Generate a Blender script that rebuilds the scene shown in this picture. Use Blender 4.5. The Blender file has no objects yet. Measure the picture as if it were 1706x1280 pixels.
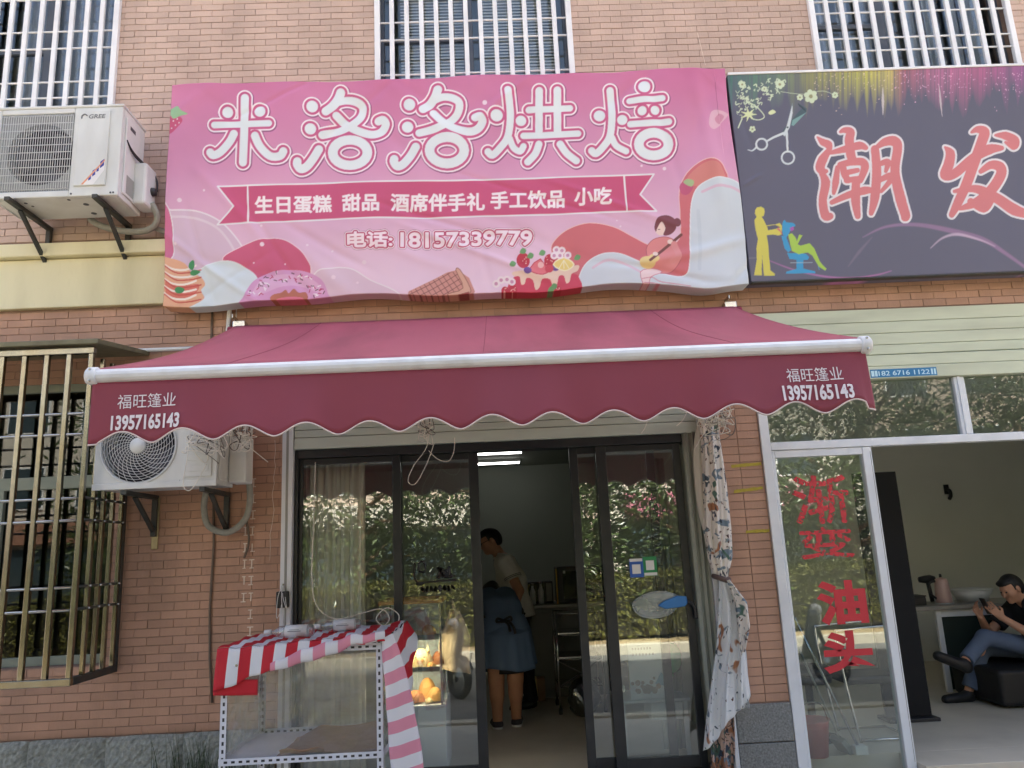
import bpy, math, random
import numpy as np
from mathutils import Vector, Matrix

R = math.radians
rnd = random.Random(7)
NR = np.random.RandomState(5)
scene = bpy.context.scene
COL = scene.collection

# ------------------------------------------------------------------ camera
EYE = np.array([0.0, -5.6, 1.6])
YAW, PITCH, ROLL = R(1.4), R(12.28), R(2.68)
FPX = 1290.0                                     # focal length in units of the 1706-wide frame
fw = np.array([math.sin(YAW) * math.cos(PITCH), math.cos(YAW) * math.cos(PITCH), math.sin(PITCH)])
r0 = np.array([math.cos(YAW), -math.sin(YAW), 0.0])
u0 = np.cross(r0, fw)
rt = r0 * math.cos(ROLL) - u0 * math.sin(ROLL)
up = r0 * math.sin(ROLL) + u0 * math.cos(ROLL)
cam_d = bpy.data.cameras.new('camera')
cam = bpy.data.objects.new('camera', cam_d)
COL.objects.link(cam)
M = Matrix(((rt[0], up[0], -fw[0]), (rt[1], up[1], -fw[1]), (rt[2], up[2], -fw[2])))
cam.matrix_world = Matrix.Translation(Vector(EYE)) @ M.to_4x4()
cam_d.sensor_width = 36.0
cam_d.lens = 36.0 * FPX / 1706.0
cam_d.clip_start, cam_d.clip_end = 0.05, 2000.0
scene.camera = cam

# ------------------------------------------------------------------ light
SUN_EL, SUN_AZ = R(56), R(14)                    # sun stands behind the building, so the front is in open shade
sd = Vector((math.sin(SUN_AZ) * math.cos(SUN_EL), math.cos(SUN_AZ) * math.cos(SUN_EL), math.sin(SUN_EL)))
world = bpy.data.worlds.new('World')
scene.world = world
world.use_nodes = True
wn = world.node_tree.nodes
wn.clear()
sky = wn.new('ShaderNodeTexSky')
sky.sky_type = 'NISHITA'
sky.sun_disc = False
sky.sun_elevation = SUN_EL
sky.sun_rotation = SUN_AZ
sky.air_density, sky.dust_density, sky.ozone_density = .8, 7.5, 1.0
bg = wn.new('ShaderNodeBackground')
bg.inputs[1].default_value = 0.15
wo = wn.new('ShaderNodeOutputWorld')
world.node_tree.links.new(sky.outputs[0], bg.inputs[0])
world.node_tree.links.new(bg.outputs[0], wo.inputs[0])
sl = bpy.data.lights.new('sun', 'SUN')
sl.energy, sl.angle, sl.color = 5.0, R(0.53), (1.0, 0.93, 0.83)
so = bpy.data.objects.new('sun', sl)
COL.objects.link(so)
so.rotation_euler = sd.to_track_quat('Z', 'Y').to_euler()
so.location = (3, 6, 20)
scene.view_settings.view_transform = 'Standard'
scene.view_settings.look = 'None'
scene.view_settings.exposure = 2.0
scene.view_settings.gamma = 1.0
scene.view_settings.use_curve_mapping = False
scene.render.engine = 'CYCLES'
cy = scene.cycles
cy.use_denoising = True
cy.max_bounces, cy.diffuse_bounces, cy.glossy_bounces, cy.transmission_bounces = 10, 5, 4, 6
cy.transparent_max_bounces = 24
cy.sample_clamp_indirect = 4.0
cy.caustics_reflective = cy.caustics_refractive = False

# ------------------------------------------------------------------ materials
def lin(c):
    c = c / 255.0
    return c / 12.92 if c <= 0.04045 else ((c + 0.055) / 1.055) ** 2.4
def S(r, g, b, k=1.0):
    return (min(lin(r) * k, .92), min(lin(g) * k, .92), min(lin(b) * k, .92), 1.0)
MATS = {}
def mat(name, col, rough=.6, metal=0.0, var=.12, vs=6.0, bump=0.0, bs=60.0, spec=.5, obj_rand=0.0, island=0.0, dirt=0.0, ds=2.0,
        coat=0.0, emit=None, es=0.0, trans=0.0, attr=None, stretch=None, dirtcol=(.10, .08, .06, 1), world=False):
    if name in MATS:
        return MATS[name]
    m = bpy.data.materials.new(name)
    m.use_nodes = True
    nt = m.node_tree
    N, L = nt.nodes, nt.links
    b = N['Principled BSDF']
    b.inputs['Roughness'].default_value = rough
    b.inputs['Metallic'].default_value = metal
    b.inputs['Specular IOR Level'].default_value = spec
    b.inputs['Coat Weight'].default_value = coat
    tc = N.new('ShaderNodeTexCoord')
    vec = N.new('ShaderNodeNewGeometry').outputs['Position'] if world else tc.outputs['Object']
    if stretch:
        mp = N.new('ShaderNodeMapping')
        mp.inputs['Scale'].default_value = stretch
        L.new(vec, mp.inputs[0])
        vec = mp.outputs[0]
    def noise(sc, det=4.0):
        n = N.new('ShaderNodeTexNoise')
        n.inputs['Scale'].default_value = sc
        n.inputs['Detail'].default_value = det
        L.new(vec, n.inputs['Vector'])
        return n
    def math_(op, a, c):
        k = N.new('ShaderNodeMath')
        k.operation = op
        for i, s in enumerate((a, c)):
            if isinstance(s, (int, float)):
                k.inputs[i].default_value = s
            else:
                L.new(s, k.inputs[i])
        return k.outputs[0]
    if attr:
        a = N.new('ShaderNodeAttribute')
        a.attribute_name = attr
        base = a.outputs['Color']
    else:
        c = N.new('ShaderNodeRGB')
        c.outputs[0].default_value = tuple(col) if len(col) == 4 else tuple(col) + (1,)
        base = c.outputs[0]
    fac = math_('MULTIPLY_ADD', noise(vs).outputs[0], 2 * var)
    fac.node.inputs[2].default_value = 1.0 - var
    if obj_rand:
        oi = N.new('ShaderNodeObjectInfo')
        f2 = math_('MULTIPLY_ADD', oi.outputs['Random'], obj_rand)
        f2.node.inputs[2].default_value = 1.0 - obj_rand / 2
        fac = math_('MULTIPLY', fac, f2)
    if island:
        ge = N.new('ShaderNodeNewGeometry')
        f2 = math_('MULTIPLY_ADD', ge.outputs['Random Per Island'], island)
        f2.node.inputs[2].default_value = 1.0 - island / 2
        fac = math_('MULTIPLY', fac, f2)
    mx = N.new('ShaderNodeMix')
    mx.data_type = 'RGBA'
    mx.blend_type = 'MULTIPLY'
    mx.inputs[0].default_value = 1.0
    L.new(base, mx.inputs[6])
    L.new(fac, mx.inputs[7])
    out = mx.outputs[2]
    if dirt:
        r = N.new('ShaderNodeValToRGB')
        r.color_ramp.elements[0].position = .45
        r.color_ramp.elements[1].position = .75
        L.new(noise(ds, 6.0).outputs[0], r.inputs[0])
        d = N.new('ShaderNodeMix')
        d.data_type = 'RGBA'
        L.new(math_('MULTIPLY', r.outputs[0], dirt), d.inputs[0])
        L.new(out, d.inputs[6])
        d.inputs[7].default_value = dirtcol
        out = d.outputs[2]
    L.new(out, b.inputs['Base Color'])
    if bump:
        bn = N.new('ShaderNodeBump')
        bn.inputs['Strength'].default_value = bump
        bn.inputs['Distance'].default_value = .01
        L.new(noise(bs, 5.0).outputs[0], bn.inputs['Height'])
        L.new(bn.outputs[0], b.inputs['Normal'])
    if emit:
        b.inputs['Emission Color'].default_value = tuple(emit) + (1,)
        b.inputs['Emission Strength'].default_value = es
    if trans:
        tr = N.new('ShaderNodeBsdfTranslucent')
        L.new(out, tr.inputs[0])
        ms = N.new('ShaderNodeMixShader')
        ms.inputs[0].default_value = trans
        L.new(b.outputs[0], ms.inputs[1])
        L.new(tr.outputs[0], ms.inputs[2])
        L.new(ms.outputs[0], N['Material Output'].inputs[0])
    MATS[name] = m
    return m

def glass_mat(name, tint=(.9, .95, .93), base=.07, rough=0.0, wob=0.0, ws=3.0, haze=0.0):
    """thin pane: clear transmission plus mirror reflection that rises at grazing angles, and some surface dust"""
    if name in MATS:
        return MATS[name]
    m = bpy.data.materials.new(name)
    m.use_nodes = True
    N, L = m.node_tree.nodes, m.node_tree.links
    N.clear()
    o = N.new('ShaderNodeOutputMaterial')
    t = N.new('ShaderNodeBsdfTransparent')
    t.inputs[0].default_value = tint + (1,)
    g = N.new('ShaderNodeBsdfGlossy')
    g.inputs['Roughness'].default_value = rough
    g.inputs[0].default_value = (.95, 1, .98, 1)
    lw = N.new('ShaderNodeLayerWeight')
    p = N.new('ShaderNodeMath')
    p.operation = 'POWER'
    p.inputs[1].default_value = 4.0
    L.new(lw.outputs['Facing'], p.inputs[0])
    q = N.new('ShaderNodeMath')
    q.operation = 'MULTIPLY_ADD'
    q.inputs[1].default_value = 1 - base
    q.inputs[2].default_value = base
    L.new(p.outputs[0], q.inputs[0])
    mx = N.new('ShaderNodeMixShader')
    L.new(q.outputs[0], mx.inputs[0])
    L.new(t.outputs[0], mx.inputs[1])
    L.new(g.outputs[0], mx.inputs[2])
    tc = N.new('ShaderNodeTexCoord')
    if wob:
        n = N.new('ShaderNodeTexNoise')
        n.inputs['Scale'].default_value = ws
        n.inputs['Detail'].default_value = 2.0 if ws < 6 else 5.0
        L.new(tc.outputs['Object'], n.inputs['Vector'])
        b = N.new('ShaderNodeBump')
        b.inputs['Strength'].default_value = wob
        b.inputs['Distance'].default_value = .02
        L.new(n.outputs[0], b.inputs['Height'])
        L.new(b.outputs[0], g.inputs['Normal'])
    fin = mx.outputs[0]
    if haze:
        d = N.new('ShaderNodeBsdfDiffuse')
        d.inputs[0].default_value = (.6, .62, .6, 1)
        n2 = N.new('ShaderNodeTexNoise')
        n2.inputs['Scale'].default_value = 5.0
        n2.inputs['Detail'].default_value = 6.0
        L.new(tc.outputs['Object'], n2.inputs['Vector'])
        k = N.new('ShaderNodeMath')
        k.operation = 'MULTIPLY'
        k.inputs[1].default_value = haze
        L.new(n2.outputs[0], k.inputs[0])
        m2 = N.new('ShaderNodeMixShader')
        L.new(k.outputs[0], m2.inputs[0])
        L.new(fin, m2.inputs[1])
        L.new(d.outputs[0], m2.inputs[2])
        fin = m2.outputs[0]
    L.new(fin, o.inputs[0])
    MATS[name] = m
    return m

# ------------------------------------------------------------------ mesh helpers
def world_loc(o):
    p = Vector((0, 0, 0))
    while o is not None:
        p = p + o.location
        o = o.parent
    return p
def tag(o, label=None, cat=None, group=None, kind=None):
    if label: o['label'] = label
    if cat: o['category'] = cat
    if group: o['group'] = group
    if kind: o['kind'] = kind
    return o
def thing(name, loc, label, cat, group=None):
    o = bpy.data.objects.new(name, None)
    o.empty_display_size = .1
    COL.objects.link(o)
    o.location = loc
    return tag(o, label, cat, group)
class MB:
    def __init__(s):
        s.v, s.f, s.uv = [], [], None
    def add(s, verts, faces):
        n = len(s.v)
        s.v += [tuple(p) for p in verts]
        s.f += [tuple(n + i for i in f) for f in faces]
        return s
    def box(s, x0, x1, y0, y1, z0, z1):
        return s.add([(x0, y0, z0), (x1, y0, z0), (x1, y1, z0), (x0, y1, z0), (x0, y0, z1), (x1, y0, z1), (x1, y1, z1), (x0, y1, z1)],
                     [(0, 3, 2, 1), (4, 5, 6, 7), (0, 1, 5, 4), (1, 2, 6, 5), (2, 3, 7, 6), (3, 0, 4, 7)])
    def beam(s, p, q, w, h, upv=(0, 0, 1)):
        p, q = Vector(p), Vector(q)
        d = (q - p).normalized()
        a = d.cross(Vector(upv))
        if a.length < 1e-4:
            a = d.cross(Vector((1, 0, 0)))
        a.normalize()
        b = a.cross(d).normalized()
        a, b = a * w / 2, b * h / 2
        vs = [p - a - b, p + a - b, p + a + b, p - a + b, q - a - b, q + a - b, q + a + b, q - a + b]
        return s.add(vs, [(0, 1, 2, 3), (7, 6, 5, 4), (0, 4, 5, 1), (1, 5, 6, 2), (2, 6, 7, 3), (3, 7, 4, 0)])
    def tube(s, pts, r, n=8, closed=False, caps=True):
        pts = [Vector(p) for p in pts]
        k = len(pts)
        rr = r if isinstance(r, (list, tuple)) else [r] * k
        prev = None
        base = len(s.v)
        for i, p in enumerate(pts):
            if closed:
                t = pts[(i + 1) % k] - pts[i - 1]
            else:
                t = pts[min(i + 1, k - 1)] - pts[max(i - 1, 0)]
            t = t.normalized() if t.length > 1e-9 else Vector((0, 0, 1))
            a = prev - t * prev.dot(t) if prev is not None else Vector()
            if a.length < 1e-5:
                a = t.cross(Vector((0, 0, 1)))
                if a.length < 1e-3:
                    a = t.cross(Vector((1, 0, 0)))
            a.normalize()
            prev = a
            b = t.cross(a)
            for j in range(n):
                an = 2 * math.pi * j / n
                s.v.append(tuple(p + (a * math.cos(an) + b * math.sin(an)) * rr[i]))
        m = k if closed else k - 1
        for i in range(m):
            for j in range(n):
                a0, a1 = base + i * n + j, base + i * n + (j + 1) % n
                c0, c1 = base + ((i + 1) % k) * n + j, base + ((i + 1) % k) * n + (j + 1) % n
                s.f.append((a0, a1, c1, c0))
        if caps and not closed:
            s.f.append(tuple(base + j for j in reversed(range(n))))
            s.f.append(tuple(base + (k - 1) * n + j for j in range(n)))
        return s
    def lathe(s, prof, o=(0, 0, 0), axis='z', n=24):
        base = len(s.v)
        for (r, h) in prof:
            for j in range(n):
                a = 2 * math.pi * j / n
                c, d = r * math.cos(a), r * math.sin(a)
                p = {'z': (c, d, h), 'x': (h, c, d), 'y': (d, h, c)}[axis]
                s.v.append((p[0] + o[0], p[1] + o[1], p[2] + o[2]))
        for i in range(len(prof) - 1):
            for j in range(n):
                s.f.append((base + i * n + j, base + i * n + (j + 1) % n, base + (i + 1) * n + (j + 1) % n, base + (i + 1) * n + j))
        if prof[0][0] > 1e-6: s.f.append(tuple(base + j for j in reversed(range(n))))
        if prof[-1][0] > 1e-6: s.f.append(tuple(base + (len(prof) - 1) * n + j for j in range(n)))
        return s
    def prism(s, poly, d0, d1, plane='xz'):
        """poly in 2-D, extruded along the third axis from d0 to d1"""
        def P(a, b, d):
            return {'xz': (a, d, b), 'xy': (a, b, d), 'yz': (d, a, b)}[plane]
        n = len(poly)
        vs = [P(a, b, d0) for a, b in poly] + [P(a, b, d1) for a, b in poly]
        fs = [tuple(range(n)), tuple(reversed(range(n, 2 * n)))] + [(i, i + n, (i + 1) % n + n, (i + 1) % n) for i in range(n)]
        return s.add(vs, fs)
    def grid(s, nu, nv, fn, uvfn=None):
        base = len(s.v)
        for j in range(nv + 1):
            for i in range(nu + 1):
                s.v.append(tuple(fn(i / nu, j / nv)))
                if uvfn:
                    if s.uv is None: s.uv = {}
                    s.uv[len(s.v) - 1] = uvfn(i / nu, j / nv)
        for j in range(nv):
            for i in range(nu):
                a = base + j * (nu + 1) + i
                s.f.append((a, a + 1, a + nu + 2, a + nu + 1))
        return s
    def build(s, name, m, parent=None, smooth=False, bevel=0.0, solid=0.0, fix=True, seg=2):
        me = bpy.data.meshes.new(name)
        off = world_loc(parent) if parent is not None else Vector((0, 0, 0))
        vv = np.array(s.v, float) - np.array(off)
        me.from_pydata(vv.tolist(), [], s.f)
        if s.uv:
            ul = me.uv_layers.new(name='UVMap')
            for lp in me.loops:
                ul.data[lp.index].uv = s.uv.get(lp.vertex_index, (0, 0))
        if fix:
            import bmesh
            bm = bmesh.new()
            bm.from_mesh(me)
            bmesh.ops.recalc_face_normals(bm, faces=bm.faces)
            bm.to_mesh(me)
            bm.free()
        if smooth:
            me.polygons.foreach_set('use_smooth', [True] * len(me.polygons))
        o = bpy.data.objects.new(name, me)
        COL.objects.link(o)
        o.parent = parent
        if m is not None:
            me.materials.append(m)
        if solid:
            k = o.modifiers.new('solid', 'SOLIDIFY')
            k.thickness = solid
            k.offset = 0
        if bevel:
            k = o.modifiers.new('bevel', 'BEVEL')
            k.width, k.segments = bevel, seg
            k.limit_method = 'ANGLE'
        return o
def one(name, m, parent, *b, **k):
    return MB().box(*b).build(name, m, parent, **k)
def copy_tree(o, parent=None):
    c = o.copy()
    COL.objects.link(c)
    c.parent = parent
    for ch in list(o.children):
        copy_tree(ch, c)
    return c
def cat(pts, n=8, closed=False):
    """Catmull-Rom through the points"""
    P = [np.array(p, float) for p in pts]
    k = len(P)
    out = []
    for i in range(k if closed else k - 1):
        if closed:
            a, b, c, d = P[i - 1], P[i], P[(i + 1) % k], P[(i + 2) % k]
        else:
            a, b, c, d = P[max(i - 1, 0)], P[i], P[i + 1], P[min(i + 2, k - 1)]
        for j in range(n):
            t = j / n
            out.append(.5 * ((2 * b) + (c - a) * t + (2 * a - 5 * b + 4 * c - d) * t * t + (3 * b - a - 3 * c + d) * t ** 3))
    if not closed:
        out.append(P[-1])
    return out

# glyph outlines come from the built-in font of a text curve
GL = {}
def glyphs(txt, bold=0.0):
    """mesh of a text: vertices (n,2) and faces, x from 0"""
    if (txt, bold) in GL:
        return GL[(txt, bold)]
    c = bpy.data.curves.new('text', 'FONT')
    c.body, c.size, c.resolution_u, c.fill_mode = txt, 1.0, 4, 'FRONT'
    c.offset = bold
    o = bpy.data.objects.new('text', c)
    COL.objects.link(o)
    me = o.evaluated_get(bpy.context.evaluated_depsgraph_get()).to_mesh()
    v = np.array([p.co[:2] for p in me.vertices])
    f = [tuple(p.vertices) for p in me.polygons]
    cnt = {}
    for p in f:
        for i in range(len(p)):
            e = (min(p[i - 1], p[i]), max(p[i - 1], p[i]))
            cnt[e] = cnt.get(e, 0) + 1
    e = np.array([k for k, n in cnt.items() if n == 1])
    bpy.data.objects.remove(o)
    bpy.data.curves.remove(c)
    GL[(txt, bold)] = (v, f, e)
    return v, f, e
def lettering(name, txt, m, parent, fn, w, h, thick=.0006, bold=0.0):
    """text as thin film; fn maps (0..w, 0..h) to a point in the world, given a depth"""
    v, f, e = glyphs(txt, bold)
    lo, hi = v.min(0), v.max(0)
    q = (v - lo) / (hi - lo) * np.array([w, h])
    mb = MB()
    n = len(q)
    mb.v = [tuple(fn(a, b, thick)) for a, b in q]
    mb.f = list(f)
    return mb.build(name, m, parent, fix=False)

# ------------------------------------------------------------------ common materials
BROWN, TAN_GLARE, GRIME = S(186, 146, 122), S(202, 176, 160), S(112, 90, 76)  # upper-storey tan is the brown tile with veiling glare painted into its colour
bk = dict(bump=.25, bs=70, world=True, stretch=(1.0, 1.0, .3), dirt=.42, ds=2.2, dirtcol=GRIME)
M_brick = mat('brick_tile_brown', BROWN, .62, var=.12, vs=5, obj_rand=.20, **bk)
M_brickt = mat('brick_tile_glare_tan', TAN_GLARE, .62, var=.10, vs=5, obj_rand=.16, **dict(bk, dirt=.25))
M_brick2 = mat('brick_tile_glare_tan_field', TAN_GLARE, .62, var=.10, vs=5, island=.16, **dict(bk, dirt=.25))
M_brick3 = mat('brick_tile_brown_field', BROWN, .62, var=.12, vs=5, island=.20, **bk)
M_mortar = mat('mortar', S(152, 128, 114), .9, var=.15, bump=.4)
M_band = mat('cream_render', S(228, 222, 186), .85, var=.06, vs=3, bump=.3, bs=30, dirt=.35, ds=1.3, stretch=(1.6, 1, .35), dirtcol=S(150, 140, 96))
M_granite = mat('granite', S(126, 128, 126), .75, var=.95, vs=75, bump=.6, bs=90, obj_rand=.2)
M_rock = mat('rough_stone', S(146, 150, 143), .9, var=.75, vs=38, bump=1.0, bs=45, obj_rand=.2)
M_white = mat('white_paint', (.86, .87, .88), .38, var=.05, vs=4, dirt=.15, ds=3)
M_alu = mat('white_aluminium', (.76, .79, .82), .32, var=.05, vs=3, dirt=.12, ds=4)
M_cream = mat('cream_shutter', S(206, 212, 186), .45, var=.06, vs=2, dirt=.22, ds=2.5, stretch=(.5, 1, 3))
M_cream2 = mat('grey_shutter', S(196, 206, 196), .45, var=.06, vs=2, dirt=.25, ds=2.5, stretch=(.5, 1, 3))
M_black = mat('black_frame', (.018, .022, .026), .35, var=.2, vs=8, dirt=.12, ds=6, dirtcol=(.12, .12, .11, 1))
M_inner = mat('interior_paint', S(172, 178, 168), .85, var=.07, vs=2)
M_inner2 = mat('interior_paint_light', S(232, 233, 226), .8, var=.06, vs=2)
M_floor = mat('floor_tile', S(206, 198, 180), .4, var=.12, vs=3, dirt=.25, ds=3)
M_steel = mat('stainless_steel', (.50, .51, .49), .24, 1.0, var=.12, vs=20, dirt=.2, ds=7, dirtcol=(.24, .2, .12, 1))
M_goldrefl = mat('golden_reflection_steel', (.235, .235, .205), .20, 1.0, var=.3, vs=10, dirt=.55, ds=3, dirtcol=(.24, .18, .07, 1))  # gold patches are the sunlit hedge's yellow reflection painted into the steel
M_dark = mat('dark_iron', (.045, .052, .05), .5, .3, var=.3, vs=20, dirt=.3, ds=9, dirtcol=(.16, .09, .05, 1))
M_plastic = mat('white_plastic', (.74, .75, .73), .42, var=.04, vs=5, dirt=.15, ds=4)
M_grey = mat('grey_plastic', S(150, 152, 146), .5, var=.1)
M_blackp = mat('black_plastic', (.02, .02, .022), .45, var=.15)
M_fabricblack = mat('black_leather', (.008, .008, .009), .55, var=.2, bump=.2, bs=40)
M_glass = glass_mat('door_glass', tint=(.95, .975, .965), base=.11, wob=.012, ws=1.6, haze=.03)
M_glass2 = glass_mat('shop_glass', tint=(.90, .95, .93), base=.11, wob=.02, ws=1.2, haze=.03)
M_glassw = glass_mat('window_glass', tint=(.93, .955, .97), base=.07, wob=.02, ws=1.5)
M_glassd = glass_mat('dark_window_glass', tint=(.35, .38, .38), base=.045, wob=.02, ws=1.5)

# ------------------------------------------------------------------ ground and street
def struct(name, mb, m, **k):
    return tag(mb.build(name, m, None, **k), kind='structure')
M_asphalt = mat('asphalt', (.15, .148, .142), .9, var=.3, vs=3, bump=.4, bs=160)
M_pave = mat('pavement', S(192, 186, 174), .85, var=.18, vs=2, bump=.3)
M_soil = mat('soil', S(160, 140, 105), .95, var=.3, vs=5, bump=.6)
M_kerb = mat('kerb_stone', S(190, 182, 165), .85, var=.15, vs=6)
struct('ground', MB().box(-300, 300, -300, 200, -.6, -.17), M_soil)
struct('road', MB().box(-80, 80, -7.7, -2.9, -.3, -.14), M_asphalt)
struct('pavement', MB().box(-80, 80, -2.75, .3, -.3, -.12), M_pave)
struct('kerb', MB().box(-80, 80, -2.9, -2.75, -.3, -.09), M_kerb, bevel=.015)
struct('planting_strip', MB().box(-80, 80, -10.3, -7.85, -.3, .0), M_soil)
struct('far_kerb', MB().box(-80, 80, -7.85, -7.7, -.3, .02), M_kerb, bevel=.015)
struct('far_road', MB().box(-80, 80, -24, -10.4, -.3, -.135), M_asphalt)

# ------------------------------------------------------------------ the building
bld = thing('apartment_building', (0, 0, 0), 'pinkish brown brick tiled building front that carries both shops', 'building')
XA, XB, ZTOP = -7.0, 8.0, 10.6
OPEN = [(-1.54, 1.54, .0, 3.285), (1.93, 5.6, .0, 3.285), (-4.45, -2.75, .98, 2.98),
        (-4.53, -2.93, 5.15, 6.85), (-.84, .755, 5.15, 6.85), (2.75, 4.42, 5.15, 6.85)]
wb = MB()
zs = sorted({0, -.3, ZTOP} | {o[2] for o in OPEN} | {o[3] for o in OPEN})
for z0, z1 in zip(zs[:-1], zs[1:]):
    cuts = sorted([(o[0], o[1]) for o in OPEN if o[2] < z1 - 1e-6 and o[3] > z0 + 1e-6])
    x = XA
    for a, b in cuts + [(XB, XB)]:
        if a > x: wb.box(x, a, .0045, .24, z0, z1)
        x = b
wb.box(XA, XA + .2, .24, 8, 0, ZTOP).box(XB - .2, XB, .24, 8, 0, ZTOP).box(XA + .2, XB - .2, 7.8, 8, 0, ZTOP)
wb.box(XA + .2, XB - .2, .24, 7.8, 3.30, 3.48).box(XA + .2, XB - .2, .24, 7.8, ZTOP - .2, ZTOP)
wb.build('wall', M_mortar, bld)
# cream band with its ledge
band = MB().box(XA, 5.6, -.045, .0075, 3.54, 3.925).build('band', M_band, bld, bevel=.008)
MB().box(XA, 5.6, -.10, .0075, 3.93, 4.035).build('ledge', M_band, band, bevel=.01)
# bricks
BW, BH, G = .177, .0566, .0042
def spans(z0, z1):
    zc = (z0 + z1) / 2
    if 3.50 < zc < 4.06: return []
    blocked = [(o[0], o[1]) for o in OPEN if o[2] - .01 < zc < o[3]]
    if 3.66 < zc < 5.12: blocked.append((-2.15, 5.6))          # the wall behind the two sign boards
    if zc < .52: return []
    blocked.sort()
    out, x = [], -4.75
    for a, b in blocked + [(5.3, 5.3)]:
        if a - x > .01: out.append((x, a))
        x = max(x, b)
    return out
bricks = []
k = 0
z = .522
while z < 6.5:
    for a, b in spans(z, z + BH):
        if abs(a - 1.54) < .02 and b < 2.0 and z < 3.28:
            cells = [(1.545, 1.765), (1.765, 1.93)]
        else:
            cells = []
            x = -4.75 - (k % 2) * BW / 2
            while x < b:
                c0, c1 = max(x, a), min(x + BW, b)
                if c1 - c0 > .012: cells.append((c0, c1))
                x += BW
        for c0, c1 in cells:
            gv = .0013 if z < 3.4 and c1 < 1.5 else G / 2
            bricks.append((c0 + gv, c1 - gv, z + G / 2, z + BH - G / 2))
    z += BH
    k += 1
CH, TH = .0013, .011
BV = [(0, TH, 0), (1, TH, 0), (1, TH, 1), (0, TH, 1), (0, CH, 0), (1, CH, 0), (1, CH, 1), (0, CH, 1),
      (.008, 0, .03), (.992, 0, .03), (.992, 0, .97), (.008, 0, .97)]
BF = [(0, 1, 5, 4), (1, 2, 6, 5), (2, 3, 7, 6), (3, 0, 4, 7), (4, 5, 9, 8), (5, 6, 10, 9), (6, 7, 11, 10), (7, 4, 8, 11), (8, 9, 10, 11)]
bme = bpy.data.meshes.new('brick')
bme.from_pydata(BV, [], BF)
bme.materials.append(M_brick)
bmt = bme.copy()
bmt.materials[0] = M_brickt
def hidden(b):
    x, z = (b[0] + b[1]) / 2, (b[2] + b[3]) / 2
    if x < -2.62 and z < 3.1: return True                      # behind the window cage
    if -2.7 < x < -1.75 and 2.1 < z: return True if z < 3.3 else x < -2.3
    if z > 2.35 and z < 3.3: return True                        # behind the awning
    return abs((x * FPX / (5.6 * .977 + (z - 1.6) * .213))) > 800
order = sorted([b for b in bricks if not hidden(b)], key=lambda b: (b[0] + b[1]) ** 2 / 4 + ((b[2] + b[3]) / 2 - 1.6) ** 2 * 1.1)
big = set(order[:300])
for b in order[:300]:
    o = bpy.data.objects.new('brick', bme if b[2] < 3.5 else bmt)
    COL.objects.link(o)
    o.parent = bld
    o.location = (b[0], -.0003 - rnd.random() * .003, b[2])
    o.rotation_euler = (rnd.uniform(-.012, .012), 0, rnd.uniform(-.006, .006))
    o.scale = (b[1] - b[0], 1, b[3] - b[2])
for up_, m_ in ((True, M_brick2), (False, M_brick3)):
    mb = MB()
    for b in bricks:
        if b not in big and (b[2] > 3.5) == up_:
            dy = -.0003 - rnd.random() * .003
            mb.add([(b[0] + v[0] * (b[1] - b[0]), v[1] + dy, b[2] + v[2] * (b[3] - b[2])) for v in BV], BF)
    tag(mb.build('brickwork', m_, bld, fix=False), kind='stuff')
# stone plinth: rough blocks on the left, speckled granite on the pillar
x = -4.7
while x < -1.56:
    x1 = min(x + .51, -1.56)
    def rough(u, v, x=x, x1=x1):
        e = min(u, 1 - u, v, 1 - v)
        return (x + .006 + (x1 - x - .012) * u, -.035 - (rnd.random() * .012 + .014 * (.5 + .5 * math.sin(u * 9 + x * 7) * math.sin(v * 7 + x * 3)) if e > .01 else 0) - .014 * min(e * 8, 1), .19 + .327 * v)
    MB().grid(26, 16, rough).build('stone', M_rock, bld, solid=.03)
    MB().box(x + .006, x1 - .006, -.03, .0, -.12, .18).build('stone', M_rock, bld, bevel=.008)
    x += .51
for z0, z1 in ((-.12, .27), (.276, .517)):
    MB().box(1.545, 1.925, -.028, .0, z0, z1).build('stone', M_granite, bld, bevel=.006)
MB().box(-4.75, -1.55, .0, .0075, 0, .52).box(1.541, 1.929, 0, .0075, 0, .5215).build('plinth_bed', M_mortar, bld)

# old traces on the tiles: paint dabs, repaired joints, a thin white crack
M_dab = mat('ochre_paint_dab', S(176, 158, 58), .8, var=.25, vs=30)
for (x0, za, x1, zb) in ((1.70, 2.137, 1.922, 2.146), (1.70, 1.953, 1.912, 1.972), (1.755, 1.666, 1.924, 1.667)):
    def dab(u, v, x0=x0, x1=x1, za=za, zb=zb):
        return (x0 + (x1 - x0) * u + rnd.uniform(-.004, .004), -.0042, za + (zb - za) * u + (v - .5) * .022 + rnd.uniform(-.0025, .0025))
    MB().grid(14, 2, dab).build('paint_dab', M_dab, bld, solid=.0012)
M_grout = mat('grout_smear', S(228, 214, 198), .9, var=.2, vs=40)
mb = MB()
for i, zc in enumerate(np.arange(2.17, 1.1, -.1132)):
    for xc, hh in ((-1.745, 1), (-1.795, .6 if i in (3, 4, 5, 6, 7) else 0)):
        if not hh: continue
        w = .022
        mb.box(xc - .0042, xc + .0042, -.0040, -.0032, zc - .026, zc + .026)
        for sg in (-1, 1):
            if rnd.random() < .85:
                mb.box(xc - w * rnd.uniform(.5, 1), xc + w * rnd.uniform(.4, 1), -.0040, -.0030, zc + sg * .028 - .0034, zc + sg * .028 + .0034)
mb.build('grout_marks', M_grout, bld)
cr = [(-1.60, 2.47), (-1.594, 2.40), (-1.60, 2.33), (-1.592, 2.28), (-1.604, 2.2), (-1.598, 2.16), (-1.612, 2.08), (-1.596, 1.97), (-1.608, 1.87), (-1.62, 1.8), (-1.617, 1.7), (-1.619, 1.62)]
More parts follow.
